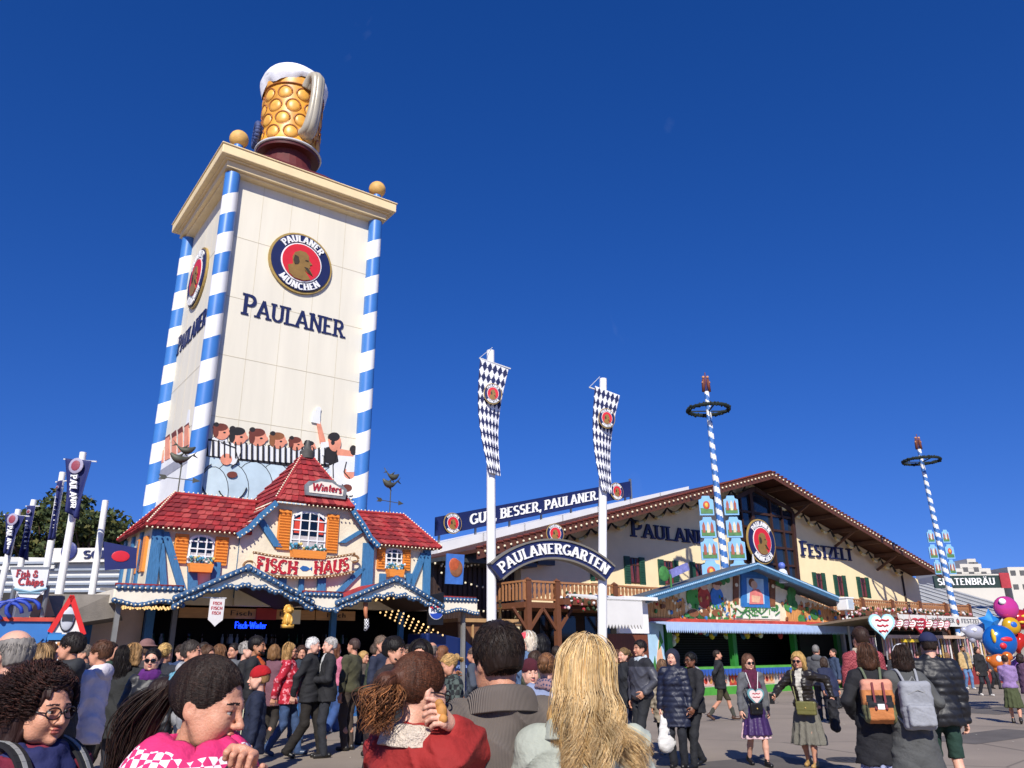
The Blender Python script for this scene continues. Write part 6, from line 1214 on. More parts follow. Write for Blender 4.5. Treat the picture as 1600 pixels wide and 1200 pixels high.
# ================================================================== PEOPLE: smooth-blended distance fields meshed with surface nets
class Fld:
    def __init__(s, lo, hi, h):
        s.lo = np.array(lo, float)-2*h; s.h = h; s.n = np.ceil((np.array(hi)+2*h-s.lo)/h).astype(int)+1
        s.ax = [s.lo[i]+h*np.arange(s.n[i]) for i in range(3)]; s.F = np.full(s.n, .5, np.float32)
    def _sl(s, lo, hi):
        a = np.clip(np.floor((np.array(lo)-s.lo)/s.h).astype(int), 0, s.n-1); b = np.clip(np.ceil((np.array(hi)-s.lo)/s.h).astype(int)+1, 1, s.n)
        sl = tuple(slice(a[i], max(a[i]+1, b[i])) for i in range(3))
        return sl, s.ax[0][sl[0]][:, None, None], s.ax[1][sl[1]][None, :, None], s.ax[2][sl[2]][None, None, :]
    def _put(s, sl, d, k):
        F = s.F[sl]
        if k <= 0: s.F[sl] = np.minimum(F, d); return
        h = np.clip(.5+.5*(F-d)/k, 0, 1); s.F[sl] = F+(d-F)*h-k*h*(1-h)
    def cap(s, a, b, ra, rb=None, k=.02, sy=1., sx=1.):
        rb = ra if rb is None else rb; a, b = np.array(a, float), np.array(b, float); m = max(ra, rb)*max(1, sy, sx)+k+3*s.h
        sl, X, Y, Z = s._sl(np.minimum(a, b)-m, np.maximum(a, b)+m); d = b-a; dd = d@d or 1e-9
        px_, py_, pz = X-a[0], Y-a[1], Z-a[2]; t = np.clip((px_*d[0]+py_*d[1]+pz*d[2])/dd, 0, 1)
        q = np.sqrt(((px_-t*d[0])/sx)**2+((py_-t*d[1])/sy)**2+(pz-t*d[2])**2)-(ra+(rb-ra)*t)
        s._put(sl, q*min(1, sy, sx) if (sy < 1 or sx < 1) else q, k); return s
    def ell(s, c, r, k=.02, sub=False, R=None):
        c, r = np.array(c, float), np.array(r, float); m = r.max()+k+3*s.h; sl, X, Y, Z = s._sl(c-m, c+m); X, Y, Z = X-c[0], Y-c[1], Z-c[2]
        if R is not None: X, Y, Z = [R[0][i]*X+R[1][i]*Y+R[2][i]*Z for i in range(3)]
        k0 = np.sqrt((X/r[0])**2+(Y/r[1])**2+(Z/r[2])**2); k1 = np.sqrt((X/r[0]**2)**2+(Y/r[1]**2)**2+(Z/r[2]**2)**2)+1e-9; d = k0*(k0-1)/k1
        if sub:
            F = s.F[sl]; d = -d; h = np.clip(.5-.5*(F-d)/max(k, 1e-4), 0, 1); s.F[sl] = F+(d-F)*h+k*h*(1-h)
        else: s._put(sl, d, k)
        return s
    def rbox(s, c, hf, r=.02, k=.0):
        c, hf = np.array(c, float), np.array(hf, float); sl, X, Y, Z = s._sl(c-hf-k-3*s.h, c+hf+k+3*s.h); q = [np.abs(A-c[i])-(hf[i]-r) for i, A in enumerate((X, Y, Z))]
        d = np.sqrt(np.maximum(q[0], 0)**2+np.maximum(q[1], 0)**2+np.maximum(q[2], 0)**2)+np.minimum(np.maximum(np.maximum(q[0], q[1]), q[2]), 0)-r; s._put(sl, d, k); return s
    def cut(s, nrm, off):
        """keep where nrm . p < off"""
        s.F = np.maximum(s.F, (nrm[0]*s.ax[0][:, None, None]+nrm[1]*s.ax[1][None, :, None]+nrm[2]*s.ax[2][None, None, :]-off).astype(np.float32)); return s
    def add(s, fn): s.F = s.F+fn(s.ax[0][:, None, None], s.ax[1][None, :, None], s.ax[2][None, None, :]).astype(np.float32); return s
    def mesh(s):
        F = s.F; S_ = F < 0
        c = [S_[i:S_.shape[0]-1+i, j:S_.shape[1]-1+j, k:S_.shape[2]-1+k] for i in (0, 1) for j in (0, 1) for k in (0, 1)]
        any_ = np.logical_or.reduce(c); all_ = np.logical_and.reduce(c); act = any_ & ~all_; I = np.argwhere(act)
        if len(I) == 0: return np.zeros((0, 3)), []
        idx = np.full(act.shape, -1, np.int64); idx[act] = np.arange(len(I))
        C = [(i, j, k) for i in (0, 1) for j in (0, 1) for k in (0, 1)]; V = np.stack([F[I[:, 0]+a, I[:, 1]+b, I[:, 2]+d] for a, b, d in C], 1)
        P = np.zeros((len(I), 3)); N = np.zeros(len(I))
        for p in range(8):
            for ax in range(3):
                if C[p][ax] == 0:
                    q = p+(4, 2, 1)[ax]; cr = (V[:, p] < 0) != (V[:, q] < 0); t = np.where(cr, V[:, p]/(V[:, p]-V[:, q]+1e-12), 0); e = np.tile(np.array(C[p], float), (len(I), 1)); e[:, ax] += t; P += e*cr[:, None]; N += cr
        P = (I+P/N[:, None])*s.h+s.lo; Q = []
        for ax in range(3):
            b, d = (ax+1) % 3, (ax+2) % 3; s0 = [slice(None)]*3; s1 = [slice(None)]*3; s0[ax] = slice(0, -1); s1[ax] = slice(1, None)
            a0, a1 = S_[tuple(s0)], S_[tuple(s1)]; E = np.argwhere(a0 != a1); E = E[(E[:, b] > 0) & (E[:, d] > 0) & (E[:, b] < F.shape[b]-1) & (E[:, d] < F.shape[d]-1)]
            def cell(ob, od): G_ = E.copy(); G_[:, b] += ob; G_[:, d] += od; return idx[G_[:, 0], G_[:, 1], G_[:, 2]]
            q = np.stack([cell(-1, -1), cell(0, -1), cell(0, 0), cell(-1, 0)], 1); fl = ~a0[E[:, 0], E[:, 1], E[:, 2]]; q[fl] = q[fl][:, ::-1]; Q.append(q)
        return P, np.concatenate(Q)
def np_mesh(name, V, Q, mats, parent, mi=None, smooth=True):
    me = bpy.data.meshes.new(name); nv, nf = len(V), len(Q); me.vertices.add(nv); me.vertices.foreach_set('co', np.asarray(V, np.float32).ravel())
    me.loops.add(nf*4); me.loops.foreach_set('vertex_index', np.asarray(Q, np.int32).ravel()); me.polygons.add(nf); me.polygons.foreach_set('loop_start', np.arange(0, nf*4, 4, dtype=np.int32)); me.polygons.foreach_set('loop_total', np.full(nf, 4, np.int32))
    mats = mats if isinstance(mats, (list, tuple)) else [mats]
    for m in mats: me.materials.append(m)
    if mi is not None: me.polygons.foreach_set('material_index', np.asarray(mi, np.int32))
    me.polygons.foreach_set('use_smooth', np.full(nf, smooth)); me.update(); me.validate()
    o = bpy.data.objects.new(name, me); COL.objects.link(o)
    if parent: o.parent = parent
    return o
# ---- head (origin at the neck's root, 1.465 m up on a 1.75 m adult; face looks along -Y)
def head_field(sex, h):
    f = Fld((-.1, -.14, -.08), (.1, .13, .31), h); m = sex == 'm'
    f.cap((0, .03, -.08), (0, .012, .11), .058 if m else .048, .052 if m else .043, 0)
    f.ell((0, .014, .195), (.077, .098, .09), .02); f.ell((0, -.03, .145), (.064, .062, .088), .03)
    j = .036 if m else .03; f.cap((-j, -.04, .088), (j, -.04, .088), .03, .03, .03); f.ell((0, -.076, .066), (.022 if m else .018, .022, .019), .025)
    for s_ in (-1, 1): f.ell((s_*.04, -.062, .128), (.024, .026, .028), .03); f.cap((s_*.062, -.0, .13), (s_*.05, -.03, .085), .018, .018, .03)
    f.cap((-.04, -.078, .181), (0, -.088, .180), .011, .012, .015); f.cap((.04, -.078, .181), (0, -.088, .180), .011, .012, .015)
    for s_ in (-1, 1): f.ell((s_*.031, -.1, .161), (.019, .014, .012), .012, sub=True)
    for s_ in (-1, 1): f.ell((s_*.031, -.0835, .1695), (.018, .011, .006), .004); f.ell((s_*.031, -.083, .1525), (.017, .01, .005), .005)
    f.cap((0, -.093, .170), (0, -.115, .129), .0072, .0105, .012); f.ell((0, -.111, .126), (.0095, .011, .0085), .008)
    for s_ in (-1, 1): f.ell((s_*.0125, -.102, .124), (.008, .01, .008), .008)
    f.ell((0, -.0955, .1035), (.024, .0105, .0062), .005); f.ell((0, -.094, .0925), (.02, .0105, .0075), .005); f.ell((0, -.108, .0985), (.024, .01, .0014), .003, sub=True); f.ell((0, -.096, .08), (.016, .008, .006), .008, sub=True)
    for s_ in (-1, 1):
        f.ell((s_*.077, .014, .152), (.010, .018, .029), .01); f.ell((s_*.089, .008, .157), (.007, .0095, .015), .005, sub=True)
    return f.mesh()
HEADS = {}
def get_head(sex, h):
    if (sex, h) not in HEADS:
        V, Q = head_field(sex, h); c = V[Q].mean(1); mi = np.zeros(len(Q), int)
        lip = (((c[:, 0]/.024)**2+((c[:, 2]-.0975)/.0125)**2) < 1) & (c[:, 1] < -.088); br = (np.abs(np.abs(c[:, 0])-.032) < .02) & (np.abs(c[:, 2]-.184-.10*(.03-np.abs(np.abs(c[:, 0])-.028))*1.0) < (.003 if sex != 'm' else .005)) & (c[:, 1] < -.06)
        mi[lip] = 1; mi[br] = 2; HEADS[(sex, h)] = (V, Q, mi)
    return HEADS[(sex, h)]
def hand_mesh(mode, h):
    key = ('hand', mode, h)
    if key not in HEADS:
        f = Fld((-.05, -.1, -.21), (.1, .07, .03), h); f.cap((0, 0, .03), (0, 0, -.02), .027, .026, 0, sx=.8); f.ell((0, .0, -.055), (.017, .042, .05), .015); f.cap((0, -.03, -.08), (0, .032, -.078), .013, .012, .012)
        cu = {'relax': (.35, .6, .5), 'grip': (1.15, 1.35, .9), 'hold': (.7, .9, .6)}[mode]
        for i, (y, L_) in enumerate(((-.033, .072), (-.011, .08), (.011, .075), (.031, .058))):
            p = np.array([0, y, -.088]); a = 0; r = .0092
            for j, fr in enumerate((.45, .32, .23)):
                a += cu[j]*(1+.08*i); q = p+np.array([math.sin(a)*L_*fr, (y*.1)*fr, -math.cos(a)*L_*fr]); f.cap(p, q, r, r*.9, .004); p = q; r *= .9
        p = np.array([.004, -.032, -.03]); 
        for d, L_, r in (((.25, -.75, -.6), .04, .0125), ((.45, -.35, -.85), .03, .0108), ((.6, -.05, -.8), .025, .009)):
            d = np.array(d)/np.linalg.norm(d); q = p+d*L_; f.cap(p, q, r, r*.9, .006); p = q
        HEADS[key] = f.mesh()
    return HEADS[key]
def shade(c, k):
    c = c.lstrip('#'); return '#'+''.join('%02x' % min(255, int(int(c[i:i+2], 16)*k)) for i in (0, 2, 4))
def strand_mesh(name, P, T, r, mats, parent, rs):
    """P: (strands, points, 3) in head space; every strand is a thin three-sided tapering tube"""
    N, K = P.shape[:2]; P = T(P.reshape(-1, 3)).reshape(N, K, 3); t = np.gradient(P, axis=1); t /= np.linalg.norm(t, axis=2, keepdims=True)+1e-9
    up = rs.normal(size=(N, 1, 3)); x = np.cross(t, up); x /= np.linalg.norm(x, axis=2, keepdims=True)+1e-9; y = np.cross(t, x); tp = r*(1-.75*np.linspace(0, 1, K)**3)[None, :, None]
    V = np.stack([P+tp*(x*math.cos(a)+y*math.sin(a)) for a in (0, 2.094, 4.189)], 2).reshape(-1, 3)
    b = (np.arange(N)[:, None]*K+np.arange(K-1)[None, :])*3; Q = np.stack([np.stack([b+j, b+(j+1) % 3, b+3+(j+1) % 3, b+3+j], 2) for j in range(3)], 2).reshape(-1, 4)
    return np_mesh(name, V, Q, mats, parent, np.repeat(rs.choice(len(mats), N, p=[.5, .25, .25] if len(mats) == 3 else None), (K-1)*3))
EC = np.array([0, .018, .2]); ER3 = np.array([.077, .098, .09])
def on_scalp(p, t): d = (p-EC)/(ER3+t); return EC+d/np.linalg.norm(d, axis=-1, keepdims=True)*(ER3+t)
def scalp_roots(N, rs, t, low=.11, face=1.):
    d = rs.normal(size=(N*5, 3)); d /= np.linalg.norm(d, axis=1, keepdims=True); p = EC+d*(ER3+t); ok = (p[:, 2] > low) & ((((p-np.array([0, -.098, .128]))/np.array([.078, .078, .108]))**2).sum(1) > face) & ~((np.abs(p[:, 0]) > .05) & (p[:, 2] < .165) & (p[:, 1] < .03)); return p[ok][:N]
def strands_for(st, N, rs, Lh=0., fine=0):
    if st in ('short', 'crop', 'bald'):
        p = scalp_roots(N, rs, .006, .118)
        if st == 'bald': p = p[(p[:, 2] < .225) & (p[:, 1] > -.02)]
        L_ = {'short': .045, 'crop': .022, 'bald': .018}[st]; out = [p]; crown = np.array([.01, .06, .30]); w = rs.normal(size=p.shape)*.35
        for k in range(6): d = p-crown; d = d/(np.linalg.norm(d, axis=1, keepdims=True)+1e-6)+np.array([0, 0, -.35])+w; d /= np.linalg.norm(d, axis=1, keepdims=True); p = on_scalp(p+d*L_/6, .009+.0022*k*(1 if st == 'short' else .5)); out.append(p)
        return np.stack(out, 1)
    if st in ('long', 'bob', 'wavy'):
        a = rs.uniform(-2.1, 2.1, N); x0 = np.sin(a); y0 = np.cos(a); K = 18; out = []; Ls = {'long': .26+Lh, 'bob': .1, 'wavy': .2+Lh}[st]; j = rs.normal(size=(N, 3))*.006; ph = rs.uniform(0, 6, N); e0 = rs.uniform(.05, .6, N)
        for k in range(K):
            t = k/(K-1)
            if t < .4: e = e0+(1.75-e0)*t/.4; p = EC+np.stack([x0*np.sin(e)*(ER3[0]+.02), .0+y0*np.sin(e)*(ER3[1]+.016), np.cos(e)*(ER3[2]+.018)], 1); last = p
            else: u = (t-.4)/.6; wv = (.02 if st == 'wavy' else .007)*u; p = last+np.stack([x0*.012*u+wv*np.sin(u*11+ph), (.0-.0*y0)*u+wv*np.cos(u*11+ph), -Ls*u+0*ph], 1)
            out.append(p+j)
        return np.stack(out, 1)
    if st in ('pony', 'bun'):
        p = scalp_roots(N, rs, .008, .12); tie = np.array([0, .122, .2]); out = [p]; q = p
        for k in range(8): q = on_scalp(q+(tie-q)*(k+1)/8, .010) if k < 7 else np.repeat(tie[None], len(p), 0); out.append(q)
        L_ = (.22+Lh) if st == 'pony' else .05; j = rs.normal(size=p.shape)*np.array([.014, .012, .006])
        for k in range(8): u = (k+1)/8; out.append(tie+np.array([0, .055*math.sin(min(1.57, u*3)), -L_*u**1.3])+j*(.5+u)*(1.4-u))
        return np.stack(out, 1)
    if st in ('curly', 'afro'):
        p = scalp_roots(N, rs, .012, .06, 1.25); p = p[(p[:, 1] > -.05) | (p[:, 2] > .262)]; n = (p-EC)/np.linalg.norm(p-EC, axis=1, keepdims=True); K = 20; out = []; L_ = rs.uniform(.06, .115, N)[:len(p)]*np.where(p[:, 1] < -.01, .45, 1) if st == 'curly' else rs.uniform(.03, .05, N)[:len(p)]; ph = rs.uniform(0, 6, len(p)); fr = rs.uniform(14, 22, len(p))
        dn = n*.6+np.array([0, .4 if st == 'curly' else .1, -.6 if st == 'curly' else 0]); dn /= np.linalg.norm(dn, axis=1, keepdims=True); a = np.cross(dn, np.array([.3, .2, .9])); a /= np.linalg.norm(a, axis=1, keepdims=True); b = np.cross(dn, a)
        for k in range(K): u = k/(K-1); d2 = n*(1-u)+dn*u; out.append(p+d2*(L_*u)[:, None]+(a*np.cos(fr*u+ph)[:, None]+b*np.sin(fr*u+ph)[:, None])*.011*min(1, u*4))
        return np.stack(out, 1)
    return None
def rotz(a): c, s_ = math.cos(a), math.sin(a); return np.array([[c, -s_, 0], [s_, c, 0], [0, 0, 1]])
def rotx(a): c, s_ = math.cos(a), math.sin(a); return np.array([[1, 0, 0], [0, c, -s_], [0, s_, c]])
def roty(a): c, s_ = math.cos(a), math.sin(a); return np.array([[c, 0, s_], [0, 1, 0], [-s_, 0, c]])
def ik(a, b, l1, l2, pole):
    a, b, pole = np.array(a, float), np.array(b, float), np.array(pole, float); d = b-a; L_ = np.linalg.norm(d); L2 = min(L_, (l1+l2)*.998); d = d/L_; b = a+d*L2
    x = (l1*l1-l2*l2+L2*L2)/(2*L2); hh = math.sqrt(max(0, l1*l1-x*x)); n = pole-d*(pole@d); n = n/(np.linalg.norm(n)+1e-9); return a+d*x+n*hh, b
SKIN = {k: M('skin_'+k, c, .52, .11, 16, .18, 140, sub=.12) for k, c in (('pale', '#d3a088'), ('fair', '#c48c70'), ('tan', '#a97453'), ('brown', '#6f452f'), ('dark', '#4a2d20'))}
LIPM = {k: M('lip_'+k, c, .4, .08, 20) for k, c in (('pale', '#b56a62'), ('fair', '#a85c52'), ('tan', '#8f5044'), ('brown', '#5f3530'), ('dark', '#452622'))}
EYEW = M('eye_white', '#a8a19a', .2, .03, 20); IRIS = M('iris', '#2c1d14', .15, .1, 40)
def hairmat(c): return M('hair_'+c.strip('#'), c, .55, .35, 22, .5, 60, stretch=(1, 1, .18), spec=.3)
def cloth(c, k='plain'):
    n = 'cloth_%s_%s' % (k, c.strip('#'))
    return {'plain': lambda: M(n, c, .85, .14, 5, .35, 34), 'knit': lambda: M(n, c, .95, .18, 14, .5, 26, kind='ribz'), 'denim': lambda: M(n, c, .85, .25, 9, .3, 90), 'leather': lambda: M(n, c, .38, .12, 6, .25, 30), 'puffer': lambda: M(n, c, .5, .12, 5, .2, 24)}[k]()
ARM = {'down': (.245, -.03, .86), 'fwd': (.22, -.2, .92), 'back': (.24, .17, .91), 'belly': (.07, -.24, 1.13), 'chest': (.06, -.23, 1.28), 'mouth': (.04, -.25, 1.43), 'pocket': (.21, -.1, .98), 'out': (.46, -.15, 1.02), 'phone': (.1, -.36, 1.25), 'back_hold': (.1, .16, .98), 'face': (.1, -.2, 1.5), 'strap': (.13, -.17, 1.3)}
def wr(X, Y, Z, a=.006, ph=0.): return -1.5*a*(1-np.abs(np.sin(17*Z+9*np.abs(X)+2.2*np.sin(11*X+7*Y+ph)+ph)))**3+1.1*a*(1-np.abs(np.sin(11*X-13*Z+5*Y+2*np.sin(8*Z+ph))))**4+.8*a*(np.sin(19*Z+7*X+ph)*np.sin(13*X-9*Y+5*Z+2*ph)+.6*np.sin(37*Z-21*X+15*Y+ph*3))
def person(label, px_, top, Y=None, rz=0, feet=None, sex='m', skin='fair', hair=('short', '#2a1b13'), coat=None, bottom=None, shoes='#22201e', legs=0., arms=('down', 'down'), hands=('relax', 'relax'), head=(0, 0, 0), lean=0., fine=0, fat=1., glasses=None, scarf=None, beard=None, H=None, hat=None, socks=None, lift=0., group=None, name='person'):
    """one figure: body mesh (skin) with hair, garments and shoes as its parts; coat = dict(col, hem, kind, ...), bottom = dict(kind, col, hem)"""
    if feet is not None: g_ = ground(px_, feet); Y = g_[1]
    T = at(px_, top, Y); H = H or T[2]; H = min(max(H, .95 if sex == 'c' else 1.5), 1.93); s = H/1.75
    o = thing(name, label, 'person', (T[0], Y, lift), R_(rz), group, s); rnd = random.Random(int(px_*13+top)); ph = rnd.random()*6
    coat = dict(dict(col='#26262a', hem=.86, kind='plain', infl=.016), **(coat or {})); bottom = dict(dict(kind='trousers', col='#23252b', hem=.1, tex='plain'), **(bottom or {}))
    hs_ = 1.0; hb = .0095 if fine else (.014 if Y < 16 else .02); hh = .004 if fine else (.0075 if Y < 16 else .01); f_ = sex != 'm'
    sw, cw_, ww, hw = (.185, .185, .165, .175) if not f_ else (.16, .16, .138, .178)
    sw, cw_, ww, hw = [x*(fat if i else (fat+1)/2) for i, x in enumerate((sw, cw_, ww, hw))]
    ln = R_(lean); piv = np.array([0, 0, .95])
    up = lambda p: piv+rotx(ln)@(np.array(p, float)-piv)
    # legs
    hipz = .93-.02*abs(legs); A_ = []
    for i, sx in enumerate((-1, 1)):
        st = legs*(1 if i else -1); an = (sx*.085, -.3*st if st > 0 else -.34*st, .085+(.07*abs(st) if st < 0 else 0)); kn, an = ik((sx*.09, 0, hipz), an, .43, .425, (sx*.1, -1, 0)); A_.append((np.array([sx*.09, 0, hipz]), kn, an, st))
    # arms: index 0 = the person's right (-x), 1 = left
    B_ = []
    for i, sx in enumerate((-1, 1)):
        w_ = arms[i]; w_ = ARM[w_] if isinstance(w_, str) else w_
        if len(w_) == 4: q_ = (rotz(-R_(rz))@(at(w_[1], w_[2], w_[3])-np.array([T[0], Y, lift])))/s; w_ = (q_[0]*sx, q_[1], q_[2]); 
        sh = up((sx*(sw+.005), .0, 1.405)); wt = up((sx*w_[0], w_[1], w_[2])) if isinstance(arms[i], str) else np.array((sx*w_[0], w_[1], w_[2])); el, wt = ik(sh, wt, .285, .255, (sx*.75, .75, -.35) if wt[2] < 1.15 else (sx*.08, -.05, -1)); B_.append((sh, el, wt))
    def torso(f, e, full=True):
        f.ell(up((0, .005, 1.27)), (cw_+e, .118*fat+e, .2+e), 0); f.cap(up((-sw+.03, .01, 1.412)), up((sw-.03, .01, 1.412)), .05+e, .05+e, .05); f.ell(up((0, .0, 1.1)), (ww+e, .108*fat+e, .17), .06); f.ell((0, .01, .945), (hw+e, .128*fat+e, .12), .06)
        f.cap(up((0, .02, 1.4)), up((0, .02, 1.47)), .066+e*.6, .058+e*.4, .05)
        if f_ and sex != 'c':
            for sx in (-1, 1): f.ell(up((sx*.07, -.085, 1.275)), (.062+e*.5, .055+e*.5, .062+e*.5), .04)
    lo = np.min([b for q in B_ for b in q]+[a for q in A_ for a in q[:3]]+[np.array([-.27, -.2, 0])], 0)-.12; hi = np.max([b for q in B_ for b in q]+[a for q in A_ for a in q[:3]]+[np.array([.27, .2, 1.5])], 0)+.12; lo[2] = max(lo[2], -.02)
    # ---- body
    f = Fld(lo, hi, hb); torso(f, -.012)
    for k in range(2):
        sh, el, wt = B_[k]; f.cap(sh, el, .045, .037, .03); f.cap(el, wt, .038, .026, .012)
        hp_, kn, an, st = A_[k]; f.cap(hp_, kn, .075, .052, .03); f.cap(kn, (kn+an)/2+np.array([0, .015, 0]), .05, .052, .02); f.cap((kn+an)/2+np.array([0, .015, 0]), an, .05, .034, .02)
    V, Q = f.mesh(); VV, QQ, MI = [V], [Q], [np.zeros(len(Q), int)]; nv = len(V)
    hV, hQ, hM = get_head('m' if sex == 'm' else 'f', hh); ks = 1.0 if sex != 'c' else 1.22*(1.12 if H < 1.2 else 1)
    RH = rotz(R_(head[0]))@rotx(R_(head[1]))@roty(R_(head[2] if len(head) > 2 else 0)); nk = up((0, .012, 1.465)); HT = lambda P: nk+(RH@(np.asarray(P)*ks).T).T
    VV.append(HT(hV)); QQ.append(hQ+nv); MI.append(hM); nv += len(hV)
    WR = []
    for k, sx in enumerate((-1, 1)):
        sh, el, wt = B_[k]; d = (wt-el)/np.linalg.norm(wt-el); z = -d; tdir = np.array([-sx*.25, -1, .35]) if abs(d[1]) < .8 else np.array([-sx*.4, 0, 1]); y = -(tdir-z*(tdir@z)); y /= np.linalg.norm(y); x = np.cross(y, z)
        hv, hq = hand_mesh(hands[k], .0045 if fine else .006); v = hv.copy(); mir = (x@np.array([-sx, 0, 0])) < 0
        if mir: v[:, 0] *= -1
        Rm = np.stack([x, y, z], 1); v = wt+(Rm@v.T).T*1.0; q = hq[:, ::-1] if mir else hq; VV.append(v); QQ.append(q+nv); MI.append(np.zeros(len(q), int)); nv += len(v); WR.append((wt, d))
    hc = hair[1]; np_mesh('body', np.concatenate(VV), np.concatenate(QQ), [SKIN[skin], LIPM[skin], hairmat(hc)], o, np.concatenate(MI))
    for sx in (-1, 1):
        m = MB(); m.ball((0, 0, 0), .0125*ks, 12 if fine else 8, 0); ir = MB(); e_ = m.build('eye', [EYEW, IRIS], o, smooth=True); c = HT([[sx*.031, -.0805, .161]])[0]; e_.location = c.tolist()
        me = e_.data; fw = RH@np.array([0, -1, 0])
        for p in me.polygons:
            if np.array(p.center)@fw > .0125*ks*.78: p.material_index = 1
    # ---- garment below
    if bottom['kind'] != 'none':
        k_ = bottom['kind']; f = Fld(lo-.03, np.array([hi[0], hi[1], 1.12]), hb); e = .014; wid = bottom.get('wide', 0)
        if k_ in ('trousers', 'shorts'):
            f.ell((0, .008, .955), (hw+.006, .13*fat, .11), 0)
            for hp_, kn, an, st in A_:
                f.cap(hp_, kn, .085*fat+e*.3, .058+e+wid*.5, .045); a2 = an+np.array([0, 0, -.02]); f.cap(kn, a2, .058+e+wid*.5, .044+e+wid, .02)
            if k_ == 'shorts': f.cut((0, 0, -1), -bottom['hem'])
            f.cut((0, 0, 1), 1.05)
        else:
            hem = bottom['hem']; fl = bottom.get('flare', .2); f.cap((0, .01, 1.0), (0, .0, hem), .155*fat, fl, 0, sy=.78); mv = (A_[0][2][1]+A_[1][2][1])/2; f.cap((0, 0, .85), (0, mv*.7, hem), .14, fl*.9, .05, sy=.9)
            f.add(lambda X, Y_, Z: -.016*np.cos(np.arctan2(Y_, X)*11+ph)*np.clip((1.0-Z)/.5, 0, 1.3)); f.cut((0, 0, -1), -hem)
        f.add(lambda X, Y_, Z: wr(X, Y_, Z, .0045, ph)); V, Q = f.mesh(); np_mesh({'trousers': 'trousers', 'shorts': 'shorts'}.get(k_, 'skirt'), V, Q, bottom.get('mat') or cloth(bottom['col'], bottom['tex']), o)
        if bottom.get('apron'):
            f = Fld(lo-.03, np.array([hi[0], hi[1], 1.1]), hb); f.cap((0, -.03, 1.0), (0, -.03, bottom['hem']+.06), .15, bottom.get('flare', .2)+.012, 0, sy=.8); f.add(lambda X, Y_, Z: -.012*np.cos(np.arctan2(Y_, X)*13)*np.clip((1.0-Z)/.5, 0, 1.3)); f.cut((0, 0, -1), -bottom['hem']-.06); f.cut((0, 1, 0), -.05); f.cut((0, 0, 1), 1.0); V, Q = f.mesh(); np_mesh('apron', V, Q, cloth(bottom['apron'], 'leather'), o)
    # ---- shoes
    for i, (hp_, kn, an, st) in enumerate(A_):
        f = Fld(an-np.array([.09, .2, .13]), an+np.array([.09, .12, .16]), .009 if fine else .012); tp = R_(32)*abs(st) if st < 0 else 0; rr = rotx(tp); a = lambda p: an+rr@np.array(p)
        f.cap(a((0, .035, -.045)), a((0, -.13, -.052)), .042, .036, 0, sx=1.); f.cap(a((0, .02, -.03)), a((0, .01, .02 if not bottom.get('boots') else .14)), .044, .043, .02); f.cut(tuple(rr@np.array([0, 0, -1.])), float((rr@np.array([0, 0, -1.]))@(an+rr@np.array([0, 0, -.083])))); V, Q = f.mesh(); np_mesh('shoe', V, Q, cloth(shoes, 'leather'), o)
        if socks:
            f = Fld(an-np.array([.08, .1, .04]), an+np.array([.08, .1, .3]), .012); f.cap(an, an+(kn-an)*.45, .045, .062, 0); V, Q = f.mesh(); np_mesh('sock', V, Q, cloth(socks, 'knit'), o)
    # ---- upper garment
    e = coat['infl']; hem = coat['hem']; f = Fld(np.array([lo[0], lo[1], min(hem-.05, lo[2] if hem < .5 else hem-.05)])-np.array([.04, .04, 0]), hi+.05, hb); torso(f, e)
    if hem < .84: f.cap((0, .01, .98), (0, .0, hem-.06), hw+e-.005, hw+e+coat.get('flare', .03), .05, sy=.74)
    sl_ = coat.get('sleeve', 1.)
    for sh, el, wt in B_:
        f.cap(sh, el, .05+e, .042+e, .04)
        if sl_ >= 1: w2 = wt-(wt-el)/np.linalg.norm(wt-el)*.015; f.cap(el, w2, .043+e, .03+e*.9, .015)
    if coat.get('collar', 1):
        for i in range(10):
            a0, a1 = [R_(-150+i*30+q_*30) if False else R_(120-360*(i+q_)/10*1.0) for q_ in (0, 1)]; f.cap(up((.066*math.sin(a0), .018-.062*math.cos(a0), 1.462)), up((.066*math.sin(a1), .018-.062*math.cos(a1), 1.462)), .017+e*.3, None, .012)
    if coat.get('hood'): f.ell(up((0, .085, 1.445)), (.12, .062, .08), .03)
    f.cut((0, 0, -1), -hem)
    pf = coat.get('puff', 0)
    if pf: f.add(lambda X, Y_, Z: -.009*np.abs(np.sin(Z*math.pi/pf))+.004)
    f.add(lambda X, Y_, Z: wr(X, Y_, Z, coat.get('wrinkle', .006)*(1.7 if fine else 1.15), ph)); V, Q = f.mesh()
    nm = coat.get('name', 'jacket'); cm = coat.get('mat') or cloth(coat['col'], coat['kind']); mats = [cm]; mi = None
    if coat.get('front'):    # an open front showing the shirt underneath
        c = V[Q].mean(1); mats.append(cloth(coat['front'])); wv = coat.get('front_w', .045); mi = ((np.abs(c[:, 0]) < wv*(.5+.8*np.clip((c[:, 2]-.9)/.5, 0, 1))) & (c[:, 1] < -.02) & (c[:, 2] > coat.get('front_z', .8))).astype(int)
    if coat.get('col2'):     # contrasting yoke and sleeves' top
        c = V[Q].mean(1); mats.append(cloth(coat['col2'])); mi = (c[:, 2] > coat.get('yoke', 1.33)).astype(int)
    np_mesh(nm, V, Q, mats, o, mi)
    if coat.get('hood') and coat.get('hood') != 1:
        f = Fld((-.2, -.1, 1.3), (.2, .25, 1.6), .014); f.ell(up((0, .1, 1.45)), (.12, .06, .085), 0); f.cap(up((-.09, -.03, 1.43)), up((-.1, .06, 1.46)), .03, None, .03); f.cap(up((.09, -.03, 1.43)), up((.1, .06, 1.46)), .03, None, .03); V, Q = f.mesh(); np_mesh('hood', V, Q, cloth(coat['hood']), o)
    # ---- hair, hat, beard (head space)
    hd = .0048 if fine else .011; st, hc = hair[0], hair[1]; Lh = hair[2] if len(hair) > 2 else .0
